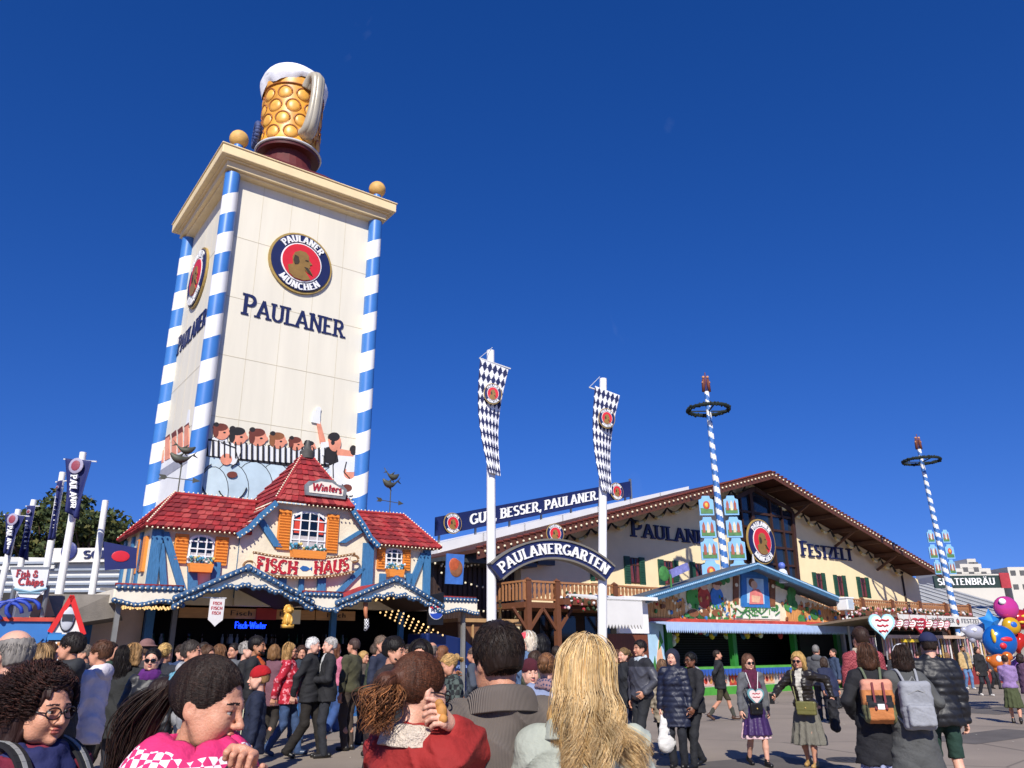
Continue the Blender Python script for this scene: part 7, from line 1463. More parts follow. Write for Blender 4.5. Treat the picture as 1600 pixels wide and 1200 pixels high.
    def headmesh(name, f, mat): V, Q = f.mesh(); return np_mesh(name, HT(V), Q, mat, o)
    if st != 'none':
        f = Fld((-.19, -.16, -.45 if st in ('long', 'pony') else -.12), (.19, .26, .36), hd); th = {'short': .014, 'bald': .006, 'crop': .007, 'bob': .018, 'long': .016, 'pony': .009, 'bun': .01, 'curly': .03 if not fine else .014, 'wavy': .024, 'afro': .05}[st]
        f.ell((0, .018, .2), (.077+th, .098+th, .09+th), 0)
        if st in ('short', 'crop', 'bald'): f.ell((0, .045, .155), (.068+th*.6, .07+th*.5, .078), .02)
        if st == 'bald': f.ell((0, -.01, .30), (.085, .125, .115), .01, sub=True)
        f.ell((0, -.098, .128), (.078, .078, .108 if st not in ('bald', 'crop') else .125), .012, sub=True)
        if st in ('short', 'crop', 'bald', 'pony', 'bun'):
            for sx in (-1, 1): f.ell((sx*.095, -.01, .135), (.035, .05, .052), .01, sub=True)
            f.cut((0, .25, -1), -.1)
        if st in ('bob', 'curly', 'wavy', 'afro'):
            for sx in (-1, 1): f.cap((sx*.07, .02, .19), (sx*.082, .02, .07 if st != 'curly' else .03), .04+th*.4, .035+th*.4, .03)
            f.ell((0, .07, .11), (.08+th*.5, .05+th, .1), .03); f.ell((0, -.11, .12 if st != 'curly' else .135), (.06, .07, .1 if st != 'curly' else .118), .012, sub=True)
        if st == 'long':
            for sx in (-1, 1): f.cap((sx*.066, .01, .2), (sx*.088, .03, .03), .032, .03, .03); f.cap((sx*.088, .03, .03), (sx*.08, .05, -.1-Lh), .032, .022, .03)
            f.cap((0, .075, .15), (0, .085, -.12-Lh), .06, .045, .03, sx=1.5); f.ell((0, -.11, .12), (.062, .07, .1), .012, sub=True)
        if st == 'pony': f.cap((0, .11, .2), (0, .16, .17), .025, .03, .02); f.cap((0, .16, .17), (0, .17, .02-Lh), .032, .015, .02)
        if st == 'bun': f.ell((0, .13, .22), (.045, .04, .045), .01)
        am = {'curly': .011 if not fine else .004, 'wavy': .008, 'afro': .006, 'long': .005, 'bob': .005, 'pony': .0012, 'bun': .0015, 'short': .003 if not fine else .0012}.get(st, .003)
        f.add(lambda X, Y_, Z: am*np.sin(np.arctan2(X, Y_+.001)*24+8*Z)*np.sin(31*Z+ph)+am*.7*np.sin(70*X+ph)*np.sin(60*Y_)*np.sin(55*Z)); headmesh('hair', f, hairmat(hc))
    # loose strands over the moulded mass
    if st not in ('none',) and not (hat and hat[0] in ('hood', 'beanie')) and (fine or Y < 15):
        N = {1: 900}.get(fine, 520 if Y < 11 else 320); rs = np.random.RandomState(int(px_*3+top)); P = strands_for(st, N, rs, Lh, fine)
        if P is not None: strand_mesh('hair_strands', P, HT, .0012 if fine else .0026, [hairmat(hc), hairmat(shade(hc, 1.35)), hairmat(shade(hc, .7))], o, rs)
    if beard: f = Fld((-.1, -.14, .0), (.1, .05, .2), hd); f.cap((-.05, -.045, .1), (0, -.082, .07), .026, .026, 0); f.cap((.05, -.045, .1), (0, -.082, .07), .026, .026, .01); f.cap((-.02, -.104, .112), (.02, -.104, .112), .006, .006, .005); f.ell((0, -.11, .098), (.022, .02, .009), .004, sub=True); headmesh('beard', f, hairmat(beard))
    if hat:
        k_, c1 = hat[0], hat[1]; f = Fld((-.2, -.25, .05), (.2, .2, .4), hd)
        if k_ == 'cap': f.ell((0, .015, .21), (.094, .115, .095), 0); f.cut((0, 0, -1), -.2); f.cap((0, -.1, .208), (0, -.17, .2), .008, .006, .0, sx=8); 
        elif k_ == 'beanie': f.ell((0, .016, .205), (.096, .118, .105), 0); f.cut((0, .25, -1), -.183); f.add(lambda X, Y_, Z: .002*np.sin(np.arctan2(X, Y_)*40))
        elif k_ == 'hood': f.ell((0, .03, .19), (.115, .125, .125), 0); f.cap((0, .04, .15), (0, .05, -.02), .11, .11, .03); f.ell((0, -.11, .14), (.075, .09, .1), .01, sub=True)
        elif k_ == 'hat': f.ell((0, .015, .23), (.09, .11, .085), 0); f.cut((0, 0, -1), -.215); f.cap((0, .01, .218), (0, .012, .218), .012, .012, .005, sx=11, sy=13)
        headmesh({'cap': 'cap', 'beanie': 'beanie', 'hood': 'hood', 'hat': 'hat'}[k_], f, cloth(c1, 'knit' if k_ == 'beanie' else 'plain'))
    if glasses:
        m = MB(); dk = glasses == 'sun'
        for sx in (-1, 1):
            c = (sx*.033, -.108, .158); pts = [(c[0]+.027*math.cos(6.283*i/16)*(1.0), c[1]+.01*abs(math.cos(6.283*i/16))*0+.35*max(0, abs(c[0]+.027*math.cos(6.283*i/16))-.03), c[2]+.02*math.sin(6.283*i/16)) for i in range(16)]; m.tube([tuple(p) for p in HT(pts+[pts[0]])], .0028, 6, 0)
            if dk: cv = HT(pts+[(c[0], c[1]-.003, c[2])]); m.add([tuple(p) for p in cv], [(i, (i+1) % 16, 16) for i in range(16)], 1)
            m.tube([tuple(p) for p in HT([(sx*.06, -.096, .16), (sx*.078, -.04, .162), (sx*.083, .015, .158)])], .0028, 6, 0)
        m.tube([tuple(p) for p in HT([(-.008, -.11, .16), (0, -.114, .163), (.008, -.11, .16)])], .0028, 6, 0); m.build('sunglasses' if dk else 'glasses', [M('spectacle_frame', '#1b1213', .3, .1, 6), M('dark_lens', '#0c0d10', .08, .1, 4)], o, smooth=True)
    if scarf:
        f = Fld((-.3, -.3, 1.0), (.3, .3, 1.66), .012 if fine else .016); rr = scarf.get('r', .04)
        for lay, (z, R) in enumerate(((1.455, .095), (1.49, .085))):
            for i in range(14): a0, a1 = 6.2832*i/14, 6.2832*(i+1)/14; f.cap(up((R*math.sin(a0), .015-R*.95*math.cos(a0), z-.018*math.cos(a0)+.006*math.sin(3*a0))), up((R*math.sin(a1), .015-R*.95*math.cos(a1), z-.018*math.cos(a1)+.006*math.sin(3*a1))), rr*(.9+.15*math.sin(2*a0+lay)), None, .012)
        tl = scarf.get('tail', .3)
        if tl:
            for sx in (-1, 1): f.cap(up((sx*.045, -.1, 1.43)), up((sx*.07, -.165, 1.43-tl*(1 if sx > 0 else .8))), rr*.85, rr*1.1, .02, sx=1.3, sy=.7)
        f.add(lambda X, Y_, Z: .004*np.sin(np.arctan2(X, Y_)*9+40*Z)+.003*np.sin(60*X+30*Z)); V, Q = f.mesh(); np_mesh('scarf', V, Q, scarf['mat'], o)
    Rz = rotz(R_(rz)); P0 = np.array([T[0], Y, lift])
    def to_world(p): return P0+Rz@(np.array(p, float)*s)
    return dict(o=o, W=to_world, up=up, HT=HT, wr=WR, arms=B_, legs=A_, s=s, rz=R_(rz), Rz=Rz, P0=P0, RH=RH, nk=nk)

# ================================================================== THE CROWD
J = lambda col, hem=.84, kind='plain', **k: dict(col=col, hem=hem, kind=kind, **k)
T_ = lambda col='#20222a', tex='plain', **k: dict(kind='trousers', col=col, tex=tex, **k)
JEAN = T_('#33486b', 'denim')
# ---- nearest figures, cut by the lower frame edge
p_bald = person('balding grey-haired man in a dark navy jacket at the left frame edge', 22, 985, Y=4.3, rz=-110, fine=1, skin='pale', hair=('bald', '#77726c'), glasses='clear', coat=J('#161a2b', .8), bottom=T_(), fat=1.15)
p_curl = person('woman with dark curly hair, brown glasses and burgundy jacket walking right', 70, 1052, Y=2.85, rz=72, fine=1, sex='f', skin='fair', hair=('curly', '#2e1a15'), glasses='clear', coat=J('#6e1830', .8, infl=.02), bottom=T_('#1d1d24'), scarf=dict(mat=cloth('#1a2050', 'plain'), r=.034, tail=.16), head=(-4, 5, 0), lean=2, fat=1.15)
p_pony = person('woman with a long dark ponytail and pink houndstooth scarf looking down, in profile', 318, 1030, Y=2.3, rz=80, fine=1, sex='f', skin='fair', hair=('pony', '#241812', .12), coat=J('#14151f', .7, infl=.02), bottom=T_(), arms=('down', ('px', 375, 1215, 2.12)), hands=('relax', 'grip'), head=(3, 12, 0), lean=1)
p_red = person('woman in a rust red shirt jacket with cream collar lifting food to her mouth', 652, 1024, Y=2.9, rz=140, fine=1, sex='f', skin='pale', hair=('pony', '#4a2b1c', -.1), glasses='clear', coat=J('#8e1f1c', .75, infl=.022), bottom=T_('#22243a'), arms=(('px', 706, 1132, 2.85), 'belly'), hands=('hold', 'relax'), head=(-6, 10, 0))
p_card = person('man with short dark hair in a ribbed grey-brown cardigan, seen from behind', 782, 977, Y=3.1, rz=197, fine=1, skin='fair', hair=('short', '#20150f'), coat=J('#6b625b', .7, infl=.024, mat=M('rib_cardigan', '#6b625b', .95, .12, 9, .55, 62, kind='rib')), bottom=T_(), head=(8, 4, 4), fat=.88)
p_blond = person('woman with very long wavy blonde hair over a pale sage coat, seen from behind', 906, 1008, Y=2.95, rz=172, fine=1, sex='f', skin='pale', hair=('long', '#b9935f', .0), coat=J('#9fa497', .45, infl=.026), bottom=T_(), head=(-4, 2, -6), fat=1.05)
# long blonde mane: locks that curl towards the tips
rs = np.random.RandomState(5); locks = []
for k in range(40):
    a = rs.uniform(-1.95, 1.95); e0 = rs.uniform(.1, .45); Ls = rs.uniform(.21, .335); ph = 2+a*.8+rs.normal()*.8; amp = rs.uniform(.03, .046); fr = rs.uniform(8.5, 10.5)
    for q in range(104):
        jx = rs.normal(size=3)*.0095; K = 40; pts = []; aa = a+rs.normal()*.07; lj = Ls+rs.normal()*.02; pj = ph+rs.normal()*.1
        for i in range(K):
            t = i/(K-1)
            if t < .3: e = e0+(1.7-e0)*t/.3; p = EC+np.array([math.sin(aa)*math.sin(e)*(ER3[0]+.013), math.cos(aa)*math.sin(e)*(ER3[1]+.015), math.cos(e)*(ER3[2]+.016)]); last = p
            else: u = (t-.3)/.7; w_ = amp*max(0, (u-.3)/.7)**.9; sp = (1-.35*math.sin(min(1, u*2)*1.57)); p = np.array([last[0]*(1+.3*u)-.09*u*u+w_*math.sin(u*fr+pj), last[1]*(1-.25*u)+.065*u+w_*math.cos(u*fr+pj), last[2]-lj*u])
            pts.append(p+jx*(1-.3*t))
        locks.append(pts)
strand_mesh('hair_locks', np.array(locks), p_blond['HT'], .00125, [hairmat('#d4b583'), hairmat('#e0c698'), hairmat('#bd9862')], p_blond['o'], rs)
# curly low ponytail and swept hair of the woman in red; heavier ponytail; dense curls
def extra_tail(p, start, L_, n, col, amp, back=.06, r=.0018, wid=.016):
    rs = np.random.RandomState(n); out = []
    for q in range(n):
        j = rs.normal(size=3)*np.array([wid, wid, .01]); ph = rs.uniform(0, 6.28); l = L_*rs.uniform(.6, 1.05); fr = rs.uniform(9, 16)
        out.append([np.array(start)+np.array([j[0]*(.3+1.2*math.sin(min(1, u*1.3)*2.6)), back*math.sin(min(1.57, u*2.6))+j[1]*(.3+1.2*math.sin(min(1, u*1.3)*2.6)), -l*u**1.15])+amp*u*np.array([math.sin(fr*u+ph), math.cos(fr*u+ph), 0]) for u in [i/21 for i in range(22)]])
    strand_mesh('ponytail', np.array(out), p['HT'], r, [hairmat(col), hairmat(shade(col, 1.5)), hairmat(shade(col, .7))], p['o'], rs)
extra_tail(p_pony, (0, .12, .205), .40, 700, '#241812', .006, .09, .0016, .017)
extra_tail(p_red, (0, .12, .17), .17, 420, '#7a4f30', .02, .05, .002, .024)
rs = np.random.RandomState(9); strand_mesh('hair_strands', strands_for('curly', 2200, rs), p_curl['HT'], .0017, [hairmat('#2e1a15'), hairmat('#4a2a20'), hairmat('#1d110e')], p_curl['o'], rs)
rs = np.random.RandomState(11); strand_mesh('hair_strands', strands_for('short', 2600, rs), lambda P: p_card['HT'](P), .0012, [hairmat('#20150f'), hairmat('#35251a'), hairmat('#130c09')], p_card['o'], rs)
rs = np.random.RandomState(12)
for p_, c in ((p_pony, '#241812'), (p_red, '#4a2b1c')): strand_mesh('hair_strands', strands_for('pony', 6000, rs)[:, :9], p_['HT'], .0011, [hairmat(c), hairmat(shade(c, 1.4)), hairmat(shade(c, .7))], p_['o'], rs)
m = MB(); c = p_pony['HT']([[0, .122, .203]])[0]; m.tube([tuple(c+.022*np.array([math.cos(6.283*i/12), 0, math.sin(6.283*i/12)])) for i in range(13)], .008, 6)
for i in range(9): m.ball(tuple(c+np.array([random.uniform(-.02, .02), random.uniform(-.01, .02), random.uniform(-.02, .02)])), .008, 6)
m.build('hair_tie', M('hair_tie_teal', '#5f93a5', .5, .3, 30), p_pony['o'])
# pink houndstooth shawl
HT_ = mat_two('houndstooth', '#e8dfe2', '#c92b68', 'checker', 46); PK = M('shawl_pink', '#cf2a68', .85, .1, 20, .3, 60)
def shawl(p, name, mats, R0=.1, z0=1.47, drop=.17, band=None, thick=.02, flare=1.0, wave=1.):
    n, k = 64, 26; v, f, mi = [], [], []
    for j in range(k+1):
        t = j/k
        for i in range(n+1):
            a = 6.2832*i/n; r = R0+.16*t**.8*flare+.012*math.sin(5*a+4*t)*t*wave; z = z0+.03*math.sin(t*3.0)*(1-t)-drop*t**1.25+.015*math.sin(3*a+1)*wave-.028*math.cos(a)*(1-wave)
            v.append(tuple(p['up']((r*1.15*math.sin(a), .01-r*.92*math.cos(a), z+.006*math.sin(9*a+7*t)*wave))))
    for j in range(k):
        for i in range(n): f.append((j*(n+1)+i, j*(n+1)+i+1, (j+1)*(n+1)+i+1, (j+1)*(n+1)+i)); mi.append(band(j/k) if band else 0)
    m = MB(); m.add(v, f, mi); o = m.build(name, mats, p['o'], smooth=True); q = o.modifiers.new('t', 'SOLIDIFY'); q.thickness = thick; return o
shawl(p_pony, 'scarf', [PK, HT_],   .094, 1.51, .27, lambda t: 1 if .16 < t < .38 or .52 < t < .84 else 0, .03, .92)
shawl(p_red, 'collar', [M('sherpa', '#cfc0ae', .95, .2, 60, 1., 90)], .07, 1.475, .05, None, .02, .22, .2)
shawl(p_card, 'collar', [MATS['rib_cardigan']], .082, 1.492, .065, None, .022, .16, .05)
shawl(p_blond, 'collar', [cloth('#9fa497')], .075, 1.48, .07, None, .02, .3, .1)
shawl(p_bald, 'collar', [cloth('#161a2b')], .072, 1.5, .08, None, .018, .3)
# food, straps, small things at hand
def morsel(p, k, name, label, cat, mb_fn, mats, off=(0, 0, -.09)):
    wt, d = p['wr'][k]; c = p['W'](wt+d*.085); o = thing(name, label, cat, c, p['rz']); m = MB(); mb_fn(m); m.build('piece', mats, o, smooth=True); return o
morsel(p_red, 0, 'snack', 'small golden snack held up to the mouth of the woman in the rust red jacket', 'food', lambda m: (m.ball((0, 0, .01), (.022, .018, .03), 10), m.ball((.01, .0, .035), .016, 8), m.ball((-.012, .004, -.01), .017, 8)), M('snack_gold', '#b9803f', .7, .3, 40))
SG = M('strap_grey', '#8b8b88', .7, .1, 20); SK = M('strap_dark', '#17171a', .8, .15, 20)
def backpack(p, label, col, w_=.30, h_=.44, d_=.15, z=1.18, style=0):
    o = thing('backpack', label, 'backpack', p['P0'], p['rz'], None, p['s']); yb = .16
    f = Fld((-.25, .05, .7), (.25, .45, 1.6), .009); f.rbox((0, yb+d_/2, z), (w_/2, d_/2, h_/2), .055, .0); f.rbox((0, yb+d_+.015, z-h_*.2), (w_*.42, .04, h_*.22), .03, .015); f.add(lambda X, Y, Z: wr(X, Y, Z, .004, 1)); V, Q = f.mesh()
    c = V[Q].mean(1); mi = np.zeros(len(Q), int)
    if style: mi[(c[:, 2] < z-.03) & (np.abs(c[:, 0]) > w_*.36)] = 1; mi[(c[:, 2] < z-.06) & (np.abs(c[:, 0]) <= w_*.36)] = 2; mi[(c[:, 2] > z-.06) & (c[:, 2] < z+.07) & (np.abs(c[:, 0]) < w_*.4) & (c[:, 1] > yb+d_*.8)] = 3; mi[(c[:, 2] > z+.12)] = 4
    cols = [cloth(x) for x in (col if isinstance(col, tuple) else (col,)*5)]; np_mesh('bag', V, Q, cols, o, mi)
    for sx in (-1, 1):
        m = MB(); m.tube(smooth_path([(sx*.07, yb+.02, z+h_*.42), (sx*.1, .07, 1.50), (sx*.125, -.06, 1.47), (sx*.13, -.155, 1.33), (sx*.15, -.12, 1.12), (sx*.17, .08, 1.02), (sx*.13, yb+.02, z-h_*.4)], 4), .016, 6); m.build('strap', cloth('#5d6650') if style else cols[0], o, smooth=True)
        if style:
            m = MB(); m.bar((sx*.055, yb+d_+.012, z+h_*.44), (sx*.055, yb+d_+.058, z-.08), .022, .008); m.ball((sx*.055, yb+d_+.062, z-.07), .016, 6); m.build('buckle_strap', M('strap_maroon', '#6e2027', .7, .15, 20), o)
    if style: m = MB(); m.box(-.035, .035, yb+d_+.055, yb+d_+.062, z-.075, z-.02); m.build('patch', WHITE, o)
    else:
        m = MB(); m.tube([(-.03, yb+.05, z+h_*.5), (0, yb+.06, z+h_*.5+.045), (.03, yb+.05, z+h_*.5)], .008, 6); m.tube([(-w_*.42, yb+d_*.9, z+h_*.2), (0, yb+d_+.012, z+h_*.32), (w_*.42, yb+d_*.9, z+h_*.2)], .005, 5); m.build('handle', SG, o)
    return o
bp = thing('backpack', 'grey strapped dark backpack on the back of the woman in the burgundy jacket', 'backpack', p_curl['P0'], p_curl['rz'], None, p_curl['s'])
f = Fld((-.2, .1, .9), (.2, .4, 1.5), .012); f.rbox((0, .25, 1.16), (.15, .08, .22), .05); V, Q = f.mesh(); np_mesh('bag', V, Q, cloth('#1c1c22'), bp)
for sx in (-1, 1):
    P_ = [Vector(tuple(p_curl['up'](q))) for q in ((sx*.1, .16, 1.40), (sx*.115, .06, 1.515), (sx*.125, -.07, 1.485), (sx*.135, -.16, 1.35), (sx*.15, -.17, 1.2), (sx*.18, -.06, 1.05), (sx*.16, .15, 1.0))]; m = MB()
    for a, b_ in zip(smooth_path(P_, 5)[:-1], smooth_path(P_, 5)[1:]): m.bar(a, b_, .055, .012, 0); m.bar(a, b_, .016, .018, 1)
    m.build('strap', [SK, SG], bp)
# ---- middle distance, left
person('dark-haired man in a charcoal hooded jacket facing left above the curly-haired woman', 112, 990, Y=8.2, rz=-82, hair=('short', '#1d1714'), coat=J('#26282b', .82, hood='#2c2e31'))
person('boy in a white and blue-grey hooded top facing left beside the charcoal jacket', 158, 1002, Y=8.8, rz=-95, sex='m', skin='fair', hair=('short', '#4a2f1f'), coat=J('#d5cdd3', .78, hood='#cfc8ce', infl=.016), bottom=T_('#15161a'), arms=('belly', 'down'), fat=.85)
person('smiling woman in black with sunglasses, purple neck scarf and white jeans', 240, 1014, Y=9.4, rz=12, sex='f', skin='pale', hair=('bun', '#15110f'), glasses='sun', coat=J('#1d1e22', .78, 'puffer'), bottom=T_('#b9c3cf', 'denim'), scarf=dict(mat=cloth('#5a1f6e', 'knit'), r=.04, tail=0), arms=('belly', 'down'), hands=('hold', 'relax'), shoes='#d0ccc4')
person('fair-haired woman in black with a raised arm behind the woman in sunglasses', 214, 1008, Y=10.6, rz=150, sex='f', skin='pale', hair=('bob', '#8f6f48'), coat=J('#1c1f20', .8), arms=('face', 'down'))
person('person in a mauve brown felt hat behind the woman in sunglasses', 233, 1001, Y=11.6, rz=160, hair=('crop', '#5b4638'), hat=('hat', '#7d5a55'), coat=J('#3a3436', .8))
person('woman with a light blonde ponytail seen from behind near the fish counter', 261, 1006, Y=11.2, rz=172, sex='f', hair=('pony', '#b3905a'), coat=J('#23262f', .8))
person('short-haired man in a grey hooded sweatshirt facing right near the fish counter', 303, 1002, Y=9.6, rz=98, hair=('crop', '#3b342f'), coat=J('#85868a', .85, hood='#a3a4a6'), bottom=T_('#27314a', 'denim'))
person('woman in a dark brown jacket behind the grey hooded sweatshirt', 327, 1010, Y=12.6, rz=70, sex='f', hair=('bob', '#4d3524'), coat=J('#3a2b24', .8))
person('woman in a dusty rose coat queuing at the fish counter', 346, 1009, Y=14.5, rz=160, sex='f', hair=('wavy', '#6b4a30'), coat=J('#8f5a5c', .7))
person('grey-haired man in a black jacket facing right behind the child in the red beanie', 388, 1003, Y=13, rz=92, skin='pale', hair=('crop', '#8d8780'), coat=J('#1d1c1e', .82))
person('dark-bearded man in a black jacket over an orange shirt facing right', 405, 995, Y=12, rz=88, skin='tan', hair=('short', '#15100d'), beard='#15100d', coat=J('#1b1b1d', .82, front='#c2541e', front_w=.06))
kid = person('child in a bright red beanie and navy jacket with pale stripes facing left', 404, 1050, Y=9.6, rz=-72, sex='c', skin='pale', hair=('crop', '#8a6844'), hat=('beanie', '#b3121c'), coat=J('#141d33', .72, infl=.024), bottom=T_('#3c5478', 'denim'))
m = MB()
for x in (.05, .09): m.bar(tuple(kid['up']((x, -.15, 1.3))), tuple(kid['up']((x, -.16, .86))), .014, .01)
m.build('stripe', M('pale_stripe', '#c9c6a8', .8, .05, 20), kid['o'])
person('blonde woman in a red floral hooded top and blue jeans walking right', 456, 1006, feet=1181, rz=92, sex='f', skin='fair', hair=('long', '#9c7a4c', -.05), glasses='sun', coat=J('#b51d35', .8, infl=.022, mat=mat_two('red_floral', '#a8152c', '#d9868f', 'noise', 17, .85, .56, .6), hood=1), bottom=JEAN, legs=.75, arms=('back', 'fwd'), shoes='#33425a')
p_suit = person('tall white-haired man in a black suit walking right in front of the fish stall', 490, 992, feet=1185, rz=85, skin='pale', hair=('crop', '#c9c5bf'), coat=J('#1b1b1e', .80), bottom=T_('#1d1813', wide=.012), legs=.75, arms=('back', 'pocket'), head=(12, 6), shoes='#0f0f10')
person('silver-haired man in a dark suit and white shirt facing the white-haired man', 515, 993, Y=14.5, rz=-62, skin='pale', hair=('crop', '#a7a29b'), coat=J('#1d1d20', .8, front='#c9c9c9', front_w=.03, front_z=1.15), arms=('down', 'belly'))
person('woman in a pink sweater and wide blue jeans with long auburn hair', 527, 1006, feet=1144, rz=150, sex='f', skin='pale', hair=('long', '#5a3520', -.02), coat=J('#c9748a', .9, 'knit'), bottom=T_('#2f4a7a', 'denim', wide=.035), legs=.7, arms=('fwd', 'down'), shoes='#d6d0c6')
person('man in an olive sweater facing left behind the woman in the pink sweater', 552, 998, Y=15.5, rz=-112, skin='fair', hair=('crop', '#40302a'), coat=J('#4c4a35', .9, 'knit'), bottom=T_('#3f342c'))
person('blonde girl behind the man in the dark brown coat', 570, 1018, Y=16.5, rz=60, sex='f', hair=('long', '#a9854f'), coat=J('#4a4038', .8))
person('bearded dark-haired man in a long dark brown coat behind the red jacket', 606, 996, Y=8.0, rz=72, skin='fair', hair=('short', '#15100d'), beard='#1a130f', coat=J('#2a1f1d', .55, infl=.022, front='#a8a4a0', front_w=.03, front_z=1.1), bottom=T_('#2f4466', 'denim'), arms=('down', 'belly'), lean=8, head=(0, 6))
person('short-haired man in a dark blue jacket behind the bearded man', 598, 994, Y=13.5, rz=60, hair=('crop', '#6b5a4c'), coat=J('#1f2538', .8))
person('smiling dark-haired woman in a black coat with leopard print scarf', 657, 1004, Y=7.4, rz=-12, sex='f', skin='fair', hair=('long', '#17100d', .05), coat=J('#17181b', .5, front='#cfcac2', front_w=.07), bottom=T_('#25262b'), scarf=dict(mat=mat_two('leopard', '#2c2019', '#a89878', 'voronoi', 34, .85, .28, .4), r=.032, tail=.5), head=(8, 0))
person('bald man in dark clothing seen from behind near the blue cabinet', 676, 1004, Y=13, rz=170, hair=('bald', '#6e625a'), coat=J('#222226', .8))
person('blonde woman in a black and green checked jacket looking down', 706, 1022, Y=9.4, rz=-62, sex='f', skin='fair', hair=('bun', '#a58352'), coat=J('#2a3030', .78, mat=mat_two('black_check', '#15191a', '#47524c', 'checker', 17)), bottom=T_('#4c4133'), arms=('belly', 'belly'), hands=('hold', 'hold'), head=(0, 18))
person('man in a tan jacket behind the cardigan man, left of the red cap', 803, 1008, Y=12.4, rz=-70, skin='tan', hair=('short', '#2a1c14'), coat=J('#8a5a30', .8))
person('child in a red cap and pale hood riding high above the crowd', 821, 988, Y=12, rz=-70, sex='f', skin='pale', hair=('bob', '#c7b9a4'), hat=('cap', '#c23a48'), coat=J('#5d7696', .8, 'denim', hood='#cfc6b8'))
person('person with a big round black hairdo seen from behind by the first flag pole', 846, 996, Y=13.5, rz=178, skin='dark', hair=('afro', '#0f0c0b'), coat=J('#2b2c33', .8))
person('child in a maroon beanie and an orange and navy jacket', 829, 1040, Y=9.0, rz=15, sex='c', skin='pale', hair=('crop', '#6a4a30'), hat=('beanie', '#4d1622'), coat=J('#c87d1f', .7, col2='#1c2c4c', yoke=1.25))
person('woman in a lavender blue jacket with patterned scarf left of the blonde mane', 855, 1022, Y=7.2, rz=165, sex='f', skin='pale', hair=('bun', '#6b4a30'), coat=J('#7f8aa6', .75, infl=.024), scarf=dict(mat=mat_two('scarf_pattern', '#2f3858', '#8d6f70', 'voronoi', 40, .9, .3, .5), r=.036, tail=0))
person('person in an olive green parka between the cardigan and the blonde mane', 838, 1018, Y=10.8, rz=140, hair=('short', '#3a2a1f'), coat=J('#4b4f3a', .72))
# ---- middle distance, right
person('young woman with brown hair and camel scarf beside the second flag pole', 961, 1016, Y=15, rz=-60, sex='f', skin='pale', hair=('bob', '#4f3524'), coat=J('#6d5f42', .78), scarf=dict(mat=cloth('#6b5c3c', 'knit'), r=.04, tail=0))
person('woman with a hair band in a black jacket right of the camel scarf', 973, 1013, Y=14.4, rz=-55, sex='f', skin='pale', hair=('bun', '#6d5638'), coat=J('#1a1c22', .78), bottom=T_('#20263c'))
p_gj = person('dark-haired man in a grey jacket with black yoke and white scarf facing left', 998, 1001, feet=1188, rz=-62, skin='fair', hair=('short', '#1c1512'), coat=J('#44454e', .84, 'puffer', col2='#212228', yoke=1.36, infl=.026), bottom=T_('#1f2126'), scarf=dict(mat=cloth('#b9c2c6'), r=.026, tail=0), legs=.4, arms=('down', 'pocket'), fat=1.1)
person('person in a beige puffer coat half hidden behind the grey jacket', 1034, 1036, Y=14.5, rz=175, sex='f', hair=('bob', '#6d5440'), coat=J('#8f8576', .6, 'puffer', puff=.09, infl=.03), bottom=T_('#1a1a1c'), shoes='#d2cec6')
p_hood = person('person in a navy quilted coat with raised hood behind the man in the black jacket', 1049, 1016, Y=12.9, rz=-25, sex='f', skin='pale', hair=('none', '#2a1d15'), hat=('hood', '#191d30'), coat=J('#1a1f33', .6, 'puffer', puff=.08, infl=.028), bottom=T_('#191b22'), arms=('down', 'down'))
p_bj = person('man with dark skin, glasses and black jacket over a grey hood, pointing down', 1077, 1020, feet=1199, rz=-58, skin='brown', hair=('short', '#0d0b0a'), glasses='clear', coat=J('#1c1c20', .82, hood='#8d9096', infl=.026), bottom=T_('#191a1e'), legs=.55, arms=('down', 'fwd'), hands=('relax', 'relax'), shoes='#17171a')
person('man in a black jacket and olive shorts striding right past the game stall', 1121, 1016, feet=1126, rz=82, skin='fair', hair=('crop', '#2a2018'), coat=J('#1c1e22', .78), bottom=dict(kind='shorts', col='#38331f', hem=.5), legs=1.0, arms=('back_hold', 'pocket'), shoes='#4a3325', socks='#4a4a42')
w1 = person('smiling woman in sunglasses with burgundy scarf, grey cardigan and purple apron dress', 1169, 1024, feet=1197, rz=8, sex='f', skin='pale', hair=('long', '#5d4030', -.1), glasses='sun', coat=J('#66676b', .74, 'knit', flare=.05, front='#3a2a34', front_w=.03), bottom=dict(kind='skirt', col='#d6b5b8', hem=.42, flare=.24, apron='#3b2452'), scarf=dict(mat=cloth('#571a38', 'knit'), r=.042, tail=.3), legs=.5, arms=('down', 'down'), shoes='#141416')
w2 = person('laughing woman in a dark quilted jacket with wavy blonde hair and sunglasses, hurrying left', 1248, 1020, feet=1199, rz=-38, sex='f', skin='fair', hair=('wavy', '#a98850', .04), glasses='sun', coat=J('#241f1b', .84, 'leather', puff=.055, infl=.022, front='#b9b5a8', front_w=.04), bottom=dict(kind='skirt', col='#6d6a60', hem=.34, flare=.275, mat=mat_two('grey_print', '#8a8678', '#35332d', 'wave', 40, .85)), legs=.28, arms=((.38, -.34, 1.08), (.42, .1, 1.08)), hands=('grip', 'relax'), shoes='#a5834a', lean=10)
person('grey-bearded man in a grey hooded jacket at the game stall counter', 1274, 1008, Y=21, rz=150, hair=('crop', '#77736e'), coat=J('#4c4d50', .8, hood='#545558'))
person('person in a navy coat bending over the game stall counter', 1292, 1030, Y=20, rz=195, sex='f', hair=('bob', '#3a2c22'), coat=J('#1d2440', .7), lean=22)
